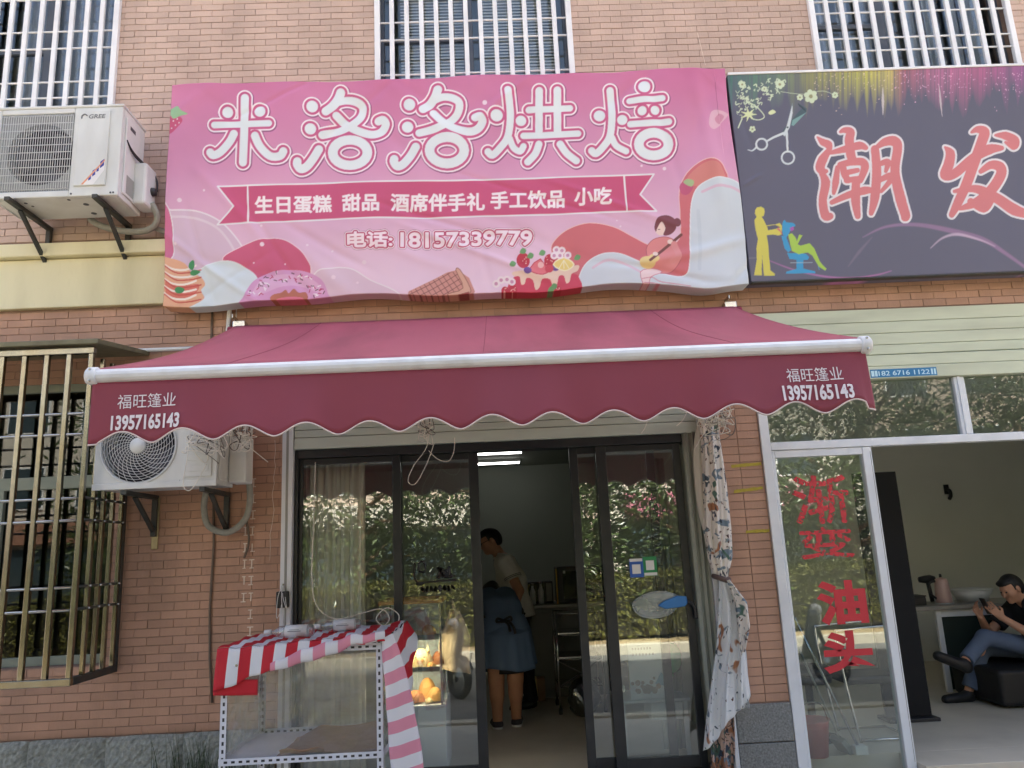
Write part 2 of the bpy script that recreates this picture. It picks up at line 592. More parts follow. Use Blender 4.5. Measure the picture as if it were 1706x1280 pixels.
MB().tube([(a, -.004, b) for a, b in cr], [.0022] * 11 + [.001], 5).build('paint_run', M_grout, bld)
MB().tube([(1.80 + .3 * t * .12, -.003, 5.72 - .3 * t) for t in np.linspace(0, 1, 6)], .0022, 5).build('scratch', M_grout, bld)
# conduits on the wall
M_pipe = mat('weathered_cable', S(112, 98, 84), .8, var=.2)
MB().tube([(-2.084, -.012, 3.52), (-2.08, -.012, 2.9), (-2.03, -.012, 2.2), (-2.01, -.012, 1.75), (-2.022, -.012, 1.3), (-2.01, -.012, .98), (-1.985, -.012, .7)], .009, 8).build('cable', M_pipe, bld, smooth=True)
MB().tube(cat([(-1.945, -.03, 3.52), (-1.952, -.03, 3.40), (-1.957, -.03, 3.24)], 5), .017, 10).build('pipe', M_plastic, bld, smooth=True)
MB().tube([(-1.905, -.01, 3.52), (-1.905, -.01, 3.30)], .004, 6).build('thin_wire', M_plastic, bld)
MB().tube([(-2.85, -.04, 3.185), (-2.1, -.04, 3.185)], .014, 10).build('pipe', M_plastic, bld, smooth=True)

# ------------------------------------------------------------------ upper windows and their grilles
M_frame = mat('grey_window_frame', S(96, 104, 116), .45, var=.1)
M_blind = mat('pale_blind', S(238, 238, 234), .7, var=.06)
M_curtg = mat('grey_curtain', S(164, 172, 184), .9, var=.15, vs=3)
def upper_window(x0, x1, kind):
    w = MB()
    z0, z1 = 5.15, 6.85
    w.box(x0, x0 + .05, .09, .15, z0, z1).box(x1 - .05, x1, .09, .15, z0, z1).box(x0 + .05, x1 - .05, .09, .15, z0, z0 + .05).box(x0 + .05, x1 - .05, .09, .15, z1 - .05, z1)
    xm = x0 + (x1 - x0) * {0: .62, 1: .47, 2: .38}[kind]
    w.box(xm - .04, xm + .04, .085, .15, z0 + .05, z1 - .05).box(x0 + .05, xm - .04, .1, .14, 5.79, 5.83)
    f = w.build('window', M_frame, bld, bevel=.004)
    for a, b in ((x0 + .05, xm - .04), (xm + .04, x1 - .05)):
        one('pane', M_glassw, f, a, b, .118, .124, z0 + .05, z1 - .05)
    if kind == 1:
        for a, b in ((x0 + .18, xm - .03), (xm + .12, x1 - .1)):
            n = 56
            m_ = MB()
            for i in range(n):
                zz = 5.2 + i * .03
                m_.beam((a, .17, zz), (b, .17, zz), .030, .004, (0, -1.3, 1))
            m_.build('blind', M_blind, f)
    elif kind == 0:
        MB().grid(60, 2, lambda u, v: (x0 + .72 + .75 * u, .22 + .025 * math.sin(u * 60), 5.16 + 1.6 * v)).build('curtain', M_curtg, f, smooth=True, solid=.002)
    else:
        for c in np.arange(x0 + .15, x1 - .15, .19):
            MB().grid(10, 2, lambda u, v: (c + .11 * u, .22 + .012 * math.sin(u * 14), 5.16 + 1.6 * v)).build('curtain', M_curtg, f, smooth=True, solid=.002)
    # dim room behind
    one('backdrop_wall', M_inner, f, x0 - .3, x1 + .3, 1.6, 1.7, 4.6, 7.4)
    return f
def grille(x0, x1, rails, label):
    g = thing('window_grille', ((x0 + x1) / 2, 0, 5.15), label, 'window grille', 'white burglar grilles on the upper windows')
    y = -.022
    f = MB().box(x0, x0 + .045, y - .02, y + .0205, 5.13, 6.87).box(x1 - .045, x1, y - .02, y + .0205, 5.13, 6.87)
    f.box(x0 + .045, x1 - .045, y - .02, y + .02, 5.13, 5.17).box(x0 + .045, x1 - .045, y - .02, y + .02, 6.83, 6.87)
    f.build('frame', M_white, g, bevel=.004)
    n = 12
    for i in range(1, n + 1):
        x = x0 + .02 + (x1 - x0 - .04) * i / (n + 1)
        one('bar', M_white, g, x - .0185, x + .0185, y - .014, y + .014, 5.17, 6.83, bevel=.004)
    for z in rails:
        MB().tube([(x0 + .04, y + .004, z), (x1 - .04, y + .004, z)], .008, 8).build('rail', M_white, g, smooth=True)
upper_window(-4.53, -2.93, 0)
upper_window(-.84, .755, 1)
upper_window(2.75, 4.42, 2)
grille(-4.54, -2.92, (5.30, 5.44, 5.743, 5.898, 6.2, 6.35), 'white window grille above the upper air conditioner at the top left')
grille(-.85, .765, (5.407, 5.725, 5.887, 6.3), 'white window grille in the middle, over the pink banner with pale blinds behind')
grille(2.74, 4.43, (5.492, 5.609, 5.85, 5.96, 6.3), 'white window grille at the top right over the dark grey sign')

# ------------------------------------------------------------------ rooms
def room(x0, x1, name, m, zt=2.98, y1=5.2, mc=None):
    struct(name + '_floor', MB().box(x0, x1, .24, y1, -.05, .1), M_floor)
    w = MB().box(x0, x0 + .1, .245, y1, .1, zt).box(x1 - .1, x1, .245, y1, .1, zt).box(x0 + .1, x1 - .1, y1 - .1, y1, .1, zt)
    struct(name + '_wall', w, m)
    struct(name + '_ceiling', MB().box(x0, x1, .24, y1, zt, zt + .06), mc or m)
room(-2.4, 1.70, 'bakery', M_inner, y1=7.2)
room(1.78, 7.4, 'salon', M_inner2, y1=4.2)
struct('bakery_threshold', MB().box(-1.54, 1.54, -.25, .239, -.05, .096), M_pave, bevel=.01)
struct('salon_threshold', MB().box(2.74, 5.6, -.12, .2395, -.13, .1), M_floor, bevel=.004)
# left room behind the cage
struct('kitchen_wall', MB().box(-6.5, -6.4, .245, 2.6, .1, 3.2).box(-2.6, -2.5, .245, 2.6, .1, 3.2).box(-6.4, -2.6, 2.5, 2.6, .1, 3.2), M_inner)
MB_l = MB()
MB_l.box(-4.45, -4.39, .1, .16, .98, 2.98).box(-2.81, -2.75, .1, .16, .98, 2.98).box(-4.39, -2.81, .1, .16, .98, 1.04).box(-4.39, -2.81, .1, .16, 2.92, 2.98)
MB_l.box(-4.39, -2.81, .095, .165, 2.2, 2.29).box(-3.63, -3.57, .095, .16, 1.04, 2.2)
wl = MB_l.build('window', mat('green_grey_frame', S(150, 158, 142), .5, var=.1), bld, bevel=.004)
for a in ((-4.39, -3.63, 1.04, 2.2), (-3.57, -2.81, 1.04, 2.2), (-4.39, -2.81, 2.29, 2.92)):
    one('pane', M_glassd, wl, a[0], a[1], .127, .133, a[2], a[3])
struct('kitchen_sill', MB().box(-4.45, -2.75, .17, .6, .9, .975), mat('dark_worktop', (.05, .05, .055), .4))
M_ceram = mat('white_ceramic', (.7, .72, .72), .25, var=.03)
for i, (x, y, s_) in enumerate(((-3.02, .36, 1.0), (-3.33, .33, .8))):
    t = thing('bowl', (x, y, .976), ('white bowl on the worktop behind the cage bars, nearer the air conditioner', 'smaller white bowl on the worktop behind the cage bars')[i], 'bowl')
    MB().lathe([(.0, .976), (.04 * s_, .976), (.10 * s_, 1.02), (.125 * s_, 1.065), (.118 * s_, 1.065), (.09 * s_, 1.025), (0, .99)], (x, y, 0)).build('bowl_body', M_ceram, t, smooth=True)
    MB().lathe([(.125 * s_, 1.066), (.13 * s_, 1.07), (.12 * s_, 1.072)], (x, y, 0)).build('rim', M_ceram, t, smooth=True)
t = thing('enamel_cup', (-2.98, .55, .976), 'red enamel cup on the worktop behind the cage', 'cup')
MB().lathe([(.05, .976), (.055, 1.09), (.058, 1.14), (.05, 1.14), (.048, .99)], (-2.98, .55, 0)).build('cup_body', mat('dull_red', S(150, 60, 60), .5), t, smooth=True)
MB().tube(cat([(-2.93, .55, 1.11), (-2.885, .55, 1.09), (-2.885, .55, 1.03), (-2.932, .55, 1.01)], 4), .007, 6).build('handle', MATS['dull_red'], t)

# ------------------------------------------------------------------ stainless window cage, lower left
cg = thing('window_cage', (-3.6, -.29, .93), 'stainless steel security cage, golden reflections painted in, over the lower left window', 'window cage')
X0, X1, YF, ZB, ZT = -4.55, -2.635, -.58, .93, 3.02
for i in range(14):
    x = X1 - .018 - i * .1452
    one('bar', M_goldrefl, cg, x - .0155, x + .0155, YF - .015, YF + .015, ZB + .045, ZT, bevel=.003)
for i in range(1, 5):
    y = YF + .018 + i * .128
    one('bar', M_goldrefl, cg, X1 - .03, X1 - .004, y - .016, y + .016, ZB + .045, ZT, bevel=.003)
for z in (2.614, 2.477, 2.064, 1.924, 1.511, 1.374):
    MB().tube([(X0, YF + .004, z), (X1 - .02, YF + .004, z)], .009, 8).build('rail', M_steel, cg, smooth=True)
    MB().tube([(X1 - .017, YF + .02, z + .004), (X1 - .017, -.0, z + .004)], .009, 8).build('side_rail', M_dark, cg, smooth=True)
    for i in range(1, 5):
        y = YF + .018 + i * .128
        MB().lathe([(0, .014), (.006, .011), (.009, .004), (.009, 0)], (X1 - .004, y, z + .004), 'x', 10).build('rivet', M_steel, cg, smooth=True)
one('base_rail', M_goldrefl, cg, X0, X1, YF - .018, YF + .02, ZB, ZB + .045, bevel=.004)
one('side_base_rail', M_dark, cg, X1 - .04, X1, YF + .02, -.002, ZB, ZB + .045, bevel=.004)
one('top_rail', M_goldrefl, cg, X0, X1, YF - .018, YF + .02, ZT, ZT + .045, bevel=.004)
one('wall_post', M_dark, cg, X1 - .035, X1, -.04, -.0025, ZB + .045, ZT, bevel=.003)
M_sheet = mat('weathered_sheet', S(120, 116, 92), .6, .5, var=.35, vs=12, dirt=.5, ds=5)
MB().add([(X0, YF - .07, ZT + .05), (X1 + .05, YF - .07, ZT + .05), (X1 + .10, -.003, ZT + .13), (X0, -.003, ZT + .13),
          (X0, YF - .07, ZT + .085), (X1 + .05, YF - .07, ZT + .085), (X1 + .10, -.003, ZT + .165), (X0, -.003, ZT + .165)],
         [(0, 3, 2, 1), (4, 5, 6, 7), (0, 1, 5, 4), (1, 2, 6, 5), (2, 3, 7, 6), (3, 0, 4, 7)]).build('roof_sheet', M_sheet, cg, bevel=.006)

# ------------------------------------------------------------------ bakery shutter box, guides and sliding doors
sh = thing('shutter_box', (0, 0, 2.39), 'pale grey roller shutter box over the bakery doors, half hidden by the awning', 'shutter box')
zz = [2.393, 2.478, 2.535, 2.62, 2.75, 2.9, 3.08, 3.27]
for a, b in zip(zz[:-1], zz[1:]):
    one('slat', M_cream2, sh, -1.455, 1.47, -.03 if a < 2.4 else -.022, .1, a, b - .004, bevel=.004)
for i, (a, b) in enumerate(((-1.535, -1.458), (1.472, 1.536))):
    one('guide_rail', M_alu, sh, a, b, -.045, .1, .1, 3.27, bevel=.004)
    one('guide_slot', M_grey, sh, a + .03, b - .03, -.0475, -.0445, .1, 3.2)
dr = thing('sliding_door', (0, .08, .1), 'black framed glass sliding doors of the bakery, standing open in the middle', 'sliding door')
fr = MB().box(-1.455, -1.43, .0, .15, .1, 2.39).box(1.43, 1.47, .0, .15, .1, 2.39).box(-1.43, 1.43, .0, .15, 2.33, 2.39).box(-1.43, 1.43, .0, .15, .1, .125)
fr.build('door_frame', M_black, dr, bevel=.003)
def leaf(x0, x1, y, sl_, sr_, lab=None):
    m_ = MB().box(x0, x0 + sl_, y - .018, y + .018, .126, 2.329).box(x1 - sr_, x1, y - .018, y + .018, .126, 2.329)
    m_.box(x0 + sl_, x1 - sr_, y - .017, y + .017, 2.285, 2.328).box(x0 + sl_, x1 - sr_, y - .017, y + .017, .127, .2)
    d = m_.build('door_leaf', M_black, dr, bevel=.003)
    one('pane', M_glass, d, x0 + sl_, x1 - sr_, y - .003, y + .003, .2, 2.285)
    return d
leaf(-1.43, -.70, .05, .025, .06)
leaf(-.76, -.138, .10, .055, .07)
leaf(.534, 1.16, .10, .06, .06)
r2 = leaf(.724, 1.345, .05, .075, .055)
# lock box with strings on the left guide
t = thing('lock_box', (-1.5, -.06, 1.25), 'small black box with looped strings hanging on the left shutter guide', 'lock box')
one('case', M_blackp, t, -1.545, -1.465, -.105, -.05, 1.30, 1.41, bevel=.008)
one('hook', M_steel, t, -1.508, -1.502, -.075, -.06, 1.41, 1.46)
for dx, zb in ((-.012, 1.24), (.012, 1.18), (.02, 1.30)):
    MB().tube(cat([(-1.505, -.07, 1.45), (-1.515 + dx, -.112, 1.38), (-1.51 + dx * 2, -.115, zb), (-1.495 + dx, -.112, zb + .05), (-1.503, -.07, 1.45)], 5), .0022, 5).build('string', M_plastic, t)

# ------------------------------------------------------------------ right shop front
sf = thing('salon_shopfront', (3.0, 0, .1), 'white aluminium shop front of the hair salon with glass side panel and transom', 'shop front')
zz = [3.283, 3.18, 3.09, 3.0, 2.92, 2.833, 2.737]
for i in range(6):
    one('slat', M_cream, sf, 1.935, 5.6, -.02 - .012 * (i >= 4) - .004 * (i == 5), .1, zz[i + 1] + (.008 if i == 3 else .003), zz[i], bevel=.004)
one('post', M_alu, sf, 1.932, 2.0, -.02, .06, -.118, 2.735, bevel=.004)
one('transom_bar', M_alu, sf, 2.0, 5.6, -.02, .06, 2.237, 2.295, bevel=.004)
one('mullion', M_alu, sf, 3.43, 3.51, -.012, .052, 2.295, 2.735, bevel=.004)
one('mullion_rib', M_alu, sf, 3.452, 3.472, -.024, -.012, 2.295, 2.735, bevel=.002)
M_glass3 = glass_mat('transom_glass', tint=(.75, .8, .76), base=.05, wob=.03, ws=2.0, haze=.06)
one('transom_pane', M_glass3, sf, 2.0, 3.43, .018, .024, 2.295, 2.735)
one('transom_pane', M_glass3, sf, 3.51, 5.6, .018, .024, 2.295, 2.735)
pn = MB().box(2.003, 2.024, -.01, .05, -.118, 2.234).box(2.668, 2.735, -.014, .054, -.118, 2.234).box(2.024, 2.668, -.01, .05, 2.182, 2.234).box(2.024, 2.668, -.01, .05, -.118, -.05)
pn = pn.build('side_panel', M_alu, sf, bevel=.004)
one('pane', M_glass2, pn, 2.024, 2.668, .017, .023, -.05, 2.182)
one('stile_groove', M_grey, pn, 2.722, 2.7255, -.0155, -.0135, .1, 2.2)
M_red = mat('red_vinyl', S(200, 52, 62), .55, var=.1)
M_redc = mat('cracked_red_vinyl', S(205, 58, 66), .55, var=.1)
nt = M_redc.node_tree                       # peeling film: parts of it have gone
n_ = nt.nodes.new('ShaderNodeTexNoise'); n_.inputs['Scale'].default_value = 46; n_.inputs['Detail'].default_value = 6
rp = nt.nodes.new('ShaderNodeValToRGB'); rp.color_ramp.elements[0].position = .42; rp.color_ramp.elements[1].position = .44
tcn = nt.nodes.new('ShaderNodeTexCoord'); nt.links.new(tcn.outputs['Object'], n_.inputs['Vector']); nt.links.new(n_.outputs[0], rp.inputs[0])
nt.links.new(rp.outputs[0], nt.nodes['Principled BSDF'].inputs['Alpha'])
for ch, x0, x1, z0, z1, m_ in (('渐', 2.13, 2.53, 1.70, 2.04, M_redc), ('变', 2.14, 2.52, 1.46, 1.67, M_redc), ('油', 2.21, 2.56, 1.0, 1.30, M_red), ('头', 2.20, 2.56, .68, .96, M_red)):
    for k, (dx, dz) in enumerate(((0, 0),) if ch in '油头' else ((-.006, 0), (.006, .002), (0, .007), (0, -.006))):
        lettering('lettering', ch, m_, pn, lambda a, b, t: (x0 + a + dx, .0155 - .0003 * k, z0 + b + dz), x1 - x0, z1 - z0, bold=.045 if ch in '油头' else 0)
# blue phone sticker
st = one('phone_sticker', mat('blue_print', S(40, 120, 170), .4, var=.15), sf, 2.80, 3.30, -.0385, -.0365, 2.748, 2.81)
M_pale = mat('pale_print', S(190, 225, 235), .5)
lettering('lettering', '182 6716 1122', M_pale, st, lambda a, b, t: (2.86 + a, -.0392, 2.760 + b), .385, .036, bold=.012)
for a, b in ((2.806, 2.828), (2.833, 2.852), (3.256, 3.27), (3.278, 3.292)):
    one('print_mark', M_pale, st, a, b, -.0395, -.0387, 2.757, 2.80)

# ------------------------------------------------------------------ air conditioners
M_ac = mat('ac_casing', (.70, .72, .70), .40, var=.05, vs=3, dirt=.30, ds=4, stretch=(1, 1, .4), dirtcol=S(150, 144, 128))
M_acd = mat('ac_dark', (.06, .065, .08), .5, var=.2)
M_wire = mat('grille_wire', (.66, .67, .66), .4, var=.05)
M_hose = mat('insulated_hose', S(150, 150, 140), .9, var=.25, vs=25, bump=.6, bs=45)
def bracket(mb_parent, x, yf, yb, z, drop, m):
    mb = MB().beam((x, yf, z - .018), (x, yb, z - .018), .038, .03)
    mb.beam((x, yb - .018, z - .034), (x, yb - .018, z - drop), .036, .032, (0, 1, 0))
    mb.beam((x, yf + .16, z - .034), (x, yb - .035, z - drop + .04), .028, .024)
    return mb.build('bracket', m, mb_parent, bevel=.003)
# upper unit
A0, A1, AF, AB, AZ, AT = -3.485, -2.60, -.50, -.14, 4.20, 4.895
ac = thing('air_conditioner', ((A0 + A1) / 2, (AF + AB) / 2, AZ), 'white air conditioner on black brackets high up at the left, square wire grille', 'air conditioner', 'outdoor air conditioner units')
GX0, GX1, GZ0, GZ1 = A0 + .02, A0 + .54, AZ + .05, AT - .04
cs = MB()
cs.box(A0, GX0, AF, AF + .03, AZ, AT).box(GX1, A1, AF, AF + .03, AZ, AT).box(GX0, GX1, AF, AF + .03, AZ, GZ0).box(GX0, GX1, AF, AF + .03, GZ1, AT)
cs.box(A0, A0 + .02, AF + .03, AB, AZ, AT).box(A1 - .02, A1, AF + .03, AB, AZ, AT).box(A0 + .02, A1 - .02, AF + .03, AB, AZ, AZ + .02).box(A0 + .02, A1 - .02, AB - .02, AB, AZ + .02, AT)
cs.build('casing', M_ac, ac, bevel=.008)
one('lid', M_ac, ac, A0 - .006, A1 + .006, AF - .006, AB + .004, AT - .0, AT + .022, bevel=.009)
cx, cz = (GX0 + GX1) / 2 + .02, (GZ0 + GZ1) / 2
sr = MB()
n = 48
ring, sq = [], []
for i in range(n):
    a = 2 * math.pi * i / n
    c, s_ = math.cos(a), math.sin(a)
    ring.append((cx + .24 * c, AF + .035, cz + .24 * s_))
    q = 1 / max(abs(c), abs(s_))
    sq.append((cx - .02 + .262 * c * q, AF + .022, cz + .30 * s_ * q))
sr.v = ring + sq + [(p[0], AF + .10, p[2]) for p in ring]
sr.f = [(i, (i + 1) % n, n + (i + 1) % n, n + i) for i in range(n)] + [(i, 2 * n + i, 2 * n + (i + 1) % n, (i + 1) % n) for i in range(n)]
sr.build('shroud', mat('shroud_grey', (.35, .37, .36), .5), ac, smooth=False)
fan = MB()
for k in range(3):
    def bl(u, v, k=k):
        a = k * 2.094 + .3 + v * 1.15
        r = .05 + .175 * u
        return (cx + r * math.cos(a), AF + .09 + .07 * v - .02 * u, cz + r * math.sin(a))
    fan.grid(5, 6, bl)
fan.build('fan_blades', M_acd, ac, smooth=True, solid=.004)
MB().lathe([(.0, AF + .06), (.05, AF + .065), (.055, AF + .12), (0, AF + .12)], (cx, 0, cz), 'y', 20).build('fan_hub', M_acd, ac, smooth=True)
one('coil', mat('coil_dark', (.02, .022, .03), .6), ac, A0 + .03, A1 - .25, AB - .10, AB - .06, AZ + .03, AT - .02)
wg = MB()
for i in range(31):
    x = GX0 + .006 + (GX1 - GX0 - .012) * i / 30
    wg.tube([(x, AF + .006, GZ0 + .004), (x, AF - .004, GZ0 + .02), (x, AF - .004, GZ1 - .02), (x, AF + .006, GZ1 - .004)], .0026, 6)
wg.build('grille', M_wire, ac, smooth=True)
wg = MB()
for i in range(11):
    z = GZ0 + .015 + (GZ1 - GZ0 - .03) * i / 10
    wg.tube([(GX0 + .006, AF + .005, z), (GX1 - .006, AF + .005, z)], .0034, 6)
wg.build('grille_crosswires', M_wire, ac, smooth=True)
fp = one('front_panel', M_ac, ac, GX1 + .035, A1 - .085, AF - .012, AF, AZ + .075, AT - .03, bevel=.012)
M_logo = mat('logo_grey', (.16, .17, .18), .4)
lettering('logo', 'GREE', M_logo, fp, lambda a, b, t: (GX1 + .108 + a + b * .12, AF - .0128, AT - .098 + b), .118, .034, bold=.03)
MB().tube(cat([(GX1 + .100, AF - .013, AT - .075), (GX1 + .082, AF - .013, AT - .062), (GX1 + .062, AF - .013, AT - .074), (GX1 + .060, AF - .013, AT - .096)], 5), [.005] * 15 + [.002], 6).build('logo_mark', M_logo, fp)
XS0, XS1 = GX1 + .09, A1 - .098
MB().prism([(XS0, AZ + .08), (XS1, AZ + .27), (XS1, AZ + .19), (XS0 + .085, AZ + .08)], AF - .0128, AF - .0122).build('sticker', mat('sticker_white', (.78, .77, .76), .4), fp)
for t0, t1, hh in ((.16, .30, .03), (.36, .52, .045), (.58, .70, .035), (.76, .97, .05)):
    def L_(t, o): return (XS0 + .03 + (XS1 - XS0 - .03) * t, AZ + .085 + .155 * t + o)
    MB().prism([L_(t0, .0), L_(t1, -.01), L_(t1, hh - .01), L_(t0, hh)], AF - .0136, AF - .0130).build('sticker_print', mat('sticker_blue', S(48, 62, 150), .4), fp)
MB().prism([(XS0, AZ + .083), (XS1, AZ + .272), (XS1, AZ + .258), (XS0 + .016, AZ + .083)], AF - .0137, AF - .0131).build('sticker_edge', mat('sticker_orange', S(220, 150, 110), .4), fp)
for x in (A0 + .03, GX1 + .02, A1 - .05, A1 - .03):
    MB().lathe([(0, AF - .004), (.007, AF - .003), (.007, AF + .002)], (x, 0, AZ + .02), 'y', 10).build('screw', M_acd, ac)
sp = one('side_panel', M_ac, ac, A1 + .0, A1 + .012, AF + .05, AB - .10, AZ + .04, AT - .06, bevel=.006)
one('side_grip', M_acd, sp, A1 + .0125, A1 + .014, AF + .10, AB - .18, AT - .13, AT - .10, bevel=.004)
one('data_plate', M_grey, sp, A1 + .0125, A1 + .0135, AF + .09, AB - .16, AZ + .06, AZ + .2)
one('valve_cover', M_ac, ac, A1 + .001, A1 + .10, AB - .16, AB + .02, AZ + .03, AZ + .36, bevel=.02)
MB().lathe([(.0, .128), (.03, .126), (.034, .10), (.034, .095)], (A1, AB - .05, AZ + .17), 'x', 14).build('valve', M_blackp, ac, smooth=True)
for k in range(3):
    MB().tube(cat([(A1 + .012, AF + .06, AZ + .46), (A1 + .03, AF + .14 + .01 * k, AZ + .40 - .01 * k), (A1 + .09, AB - .02, AZ + .33), (A1 + .115, AB + .0, AZ + .25 - .02 * k), (A1 + .1, AB, AZ + .2)], 6), .006, 6).build('cable', M_blackp, ac, smooth=True)
MB().tube(cat([(A1 + .10, AB - .05, AZ + .08), (A1 + .13, AB + .0, AZ - .03), (A1 + .04, AB + .03, AZ - .10), (A1 - .15, AB + .05, AZ - .09), (A1 - .32, AB + .04, AZ - .04), (A1 - .4, AB + .05, AZ + .02)], 8), .024, 10).build('hose', M_hose, ac, smooth=True)
MB().tube(cat([(A1 + .06, AB + .05, AZ - .06), (A1 + .18, AB + .08, AZ - .10), (A1 + .34, AB + .06, AZ - .12), (A1 + .5, AB + .07, AZ - .12)], 8), .02, 10).build('hose', M_hose, ac, smooth=True)
bot = MB()
for (x, y, r_) in ((A0 + .2, AF + .08, .012), (A0 + .22, AF + .13, .01), (GX1 - .02, AF + .05, .012), (GX1 + .06, AF + .13, .02), (GX1 + .04, AF + .28, .02)):
    bot.lathe([(0, AZ - .001), (r_, AZ - .0012), (r_, AZ + .004)], (x, y, 0), 'z', 12)
bot.build('drain_holes', M_acd, ac)
bracket(ac, A0 + .145, AF - .05, -.004, AZ - .003, .33, M_dark)
bracket(ac, A1 - .14, AF - .04, -.004, AZ - .003, .33, M_dark)

# lower unit behind the awning
A0, A1, AF, AB, AZ, AT = -2.63, -1.835, -.50, -.18, 2.125, 2.665
ac = thing('air_conditioner', ((A0 + A1) / 2, (AF + AB) / 2, AZ), 'white air conditioner with round fan grille under the left end of the awning', 'air conditioner', 'outdoor air conditioner units')
cx, cz, RR = -2.35, 2.395, .243
cs = MB()
n = 64
ring, sq = [], []
for i in range(n):
    a = 2 * math.pi * i / n
    c, s_ = math.cos(a), math.sin(a)
    ring.append((cx + RR * c, AF, cz + RR * s_))
    tx = ((A0 + .56 if c > 0 else A0) - cx) / c if abs(c) > 1e-6 else 1e9
    tz = ((AT if s_ > 0 else AZ) - cz) / s_ if abs(s_) > 1e-6 else 1e9
    tt = min(tx, tz)
    sq.append((cx + tt * c, AF, cz + tt * s_))
cs.v = ring + sq + [(p[0], AF + .05, p[2]) for p in ring]
cs.f = [(i, (i + 1) % n, n + (i + 1) % n, n + i) for i in range(n)] + [(2 * n + i, i, (i + 1) % n, 2 * n + (i + 1) % n) for i in range(n)]
cs.box(A0 + .56, A1, AF, AF + .03, AZ, AT)
cs.box(A0, A0 + .02, AF + .03, AB, AZ, AT).box(A1 - .02, A1, AF + .03, AB, AZ, AT).box(A0 + .02, A1 - .02, AF + .03, AB, AZ, AZ + .02).box(A0 + .02, A1 - .02, AB - .02, AB, AZ + .02, AT)
cs.build('casing', M_ac, ac)
one('lid', M_ac, ac, A0 - .006, A1 + .006, AF - .006, AB + .004, AT, AT + .02, bevel=.008)
one('base_lip', M_ac, ac, A0 - .004, A1 + .004, AF - .008, AF - .0005, AZ - .012, AZ + .028, bevel=.004)
gw = MB()
for k in range(12):
    r_ = .05 + (RR - .055) * k / 11
    yy = AF - .012 * (1 - (r_ / RR) ** 2)
    gw.tube([(cx + r_ * math.cos(a), yy, cz + r_ * math.sin(a)) for a in np.linspace(0, 2 * math.pi, 48, endpoint=False)], .002, 6, closed=True)
gw.build('grille_rings', M_wire, ac, smooth=True)
gw = MB()
for k in range(28):
    a0 = 2 * math.pi * k / 28
    pts = []
    for t in np.linspace(0, 1, 9):
        r_ = .05 + (RR - .05) * t
        a = a0 + .9 * t
        pts.append((cx + r_ * math.cos(a), AF - .003 - .012 * (1 - (r_ / RR) ** 2), cz + r_ * math.sin(a)))
    gw.tube(pts, .002, 5)
gw.build('grille_spokes', M_wire, ac, smooth=True)
MB().lathe([(0, AF - .026), (.048, AF - .024), (.054, AF - .01), (.054, AF - .005)], (cx, 0, cz), 'y', 24).build('grille_cap', M_ac, ac, smooth=True)
MB().tube([(cx + (RR + .004) * math.cos(a), AF - .003, cz + (RR + .004) * math.sin(a)) for a in np.linspace(0, 2 * math.pi, 64, endpoint=False)], .006, 8, closed=True).build('grille_rim', M_ac, ac, smooth=True)
fan = MB()
for k in range(3):
    def bl(u, v, k=k):
        a = k * 2.094 + .9 + v * 1.2
        r = .05 + .175 * u
        return (cx + r * math.cos(a), AF + .06 + .07 * v - .02 * u, cz + r * math.sin(a))
    fan.grid(5, 6, bl)
fan.build('fan_blades', M_acd, ac, smooth=True, solid=.004)
one('coil', MATS['coil_dark'], ac, A0 + .03, A1 - .22, AB - .09, AB - .05, AZ + .03, AT - .02)
lp = one('front_panel', M_ac, ac, A0 + .585, A1 - .03, AF - .009, AF - .0005, AZ + .05, AT - .03, bevel=.006)
for i in range(6):
    one('louvre', M_ac, lp, A0 + .605, A1 - .05, AF - .013, AF - .009, AZ + .085 + i * .072, AZ + .125 + i * .072, bevel=.002)
one('side_panel', M_ac, ac, A1 + .0, A1 + .01, AF + .04, AB - .03, AZ + .03, AT - .04, bevel=.004)
one('valve_cover', M_ac, ac, A1 + .011, A1 + .13, AB - .13, AB + .03, AZ + .02, AZ + .34, bevel=.012)
bracket(ac, A0 + .20, AF - .0, -.004, AZ - .013, .29, M_dark)
bracket(ac, A1 - .09, AF - .0, -.004, AZ - .013, .29, M_dark)
one('wall_plate', mat('galvanised_gold', (.42, .36, .22), .4, .8, var=.3, vs=30), ac, A0 + .182, A0 + .228, -.014, -.003, AZ - .39, AZ - .03, bevel=.003)
MB().tube(cat([(A1 + .09, -.13, AZ + .1), (A1 + .10, -.11, AZ - .08), (A1 + .06, -.09, AZ - .22), (A1 - .06, -.08, AZ - .30), (A1 - .19, -.08, AZ - .25), (A1 - .225, -.09, AZ - .12), (A1 - .20, -.12, AZ + .0)], 10), .022, 12).build('hose', M_hose, ac, smooth=True)
MB().tube(cat([(A1 + .05, -.04, AZ - .18), (A1 + .075, -.03, AZ - .36), (A1 + .045, -.03, AZ - .48)], 6), .008, 8).build('drain_hose', M_pipe, ac, smooth=True)

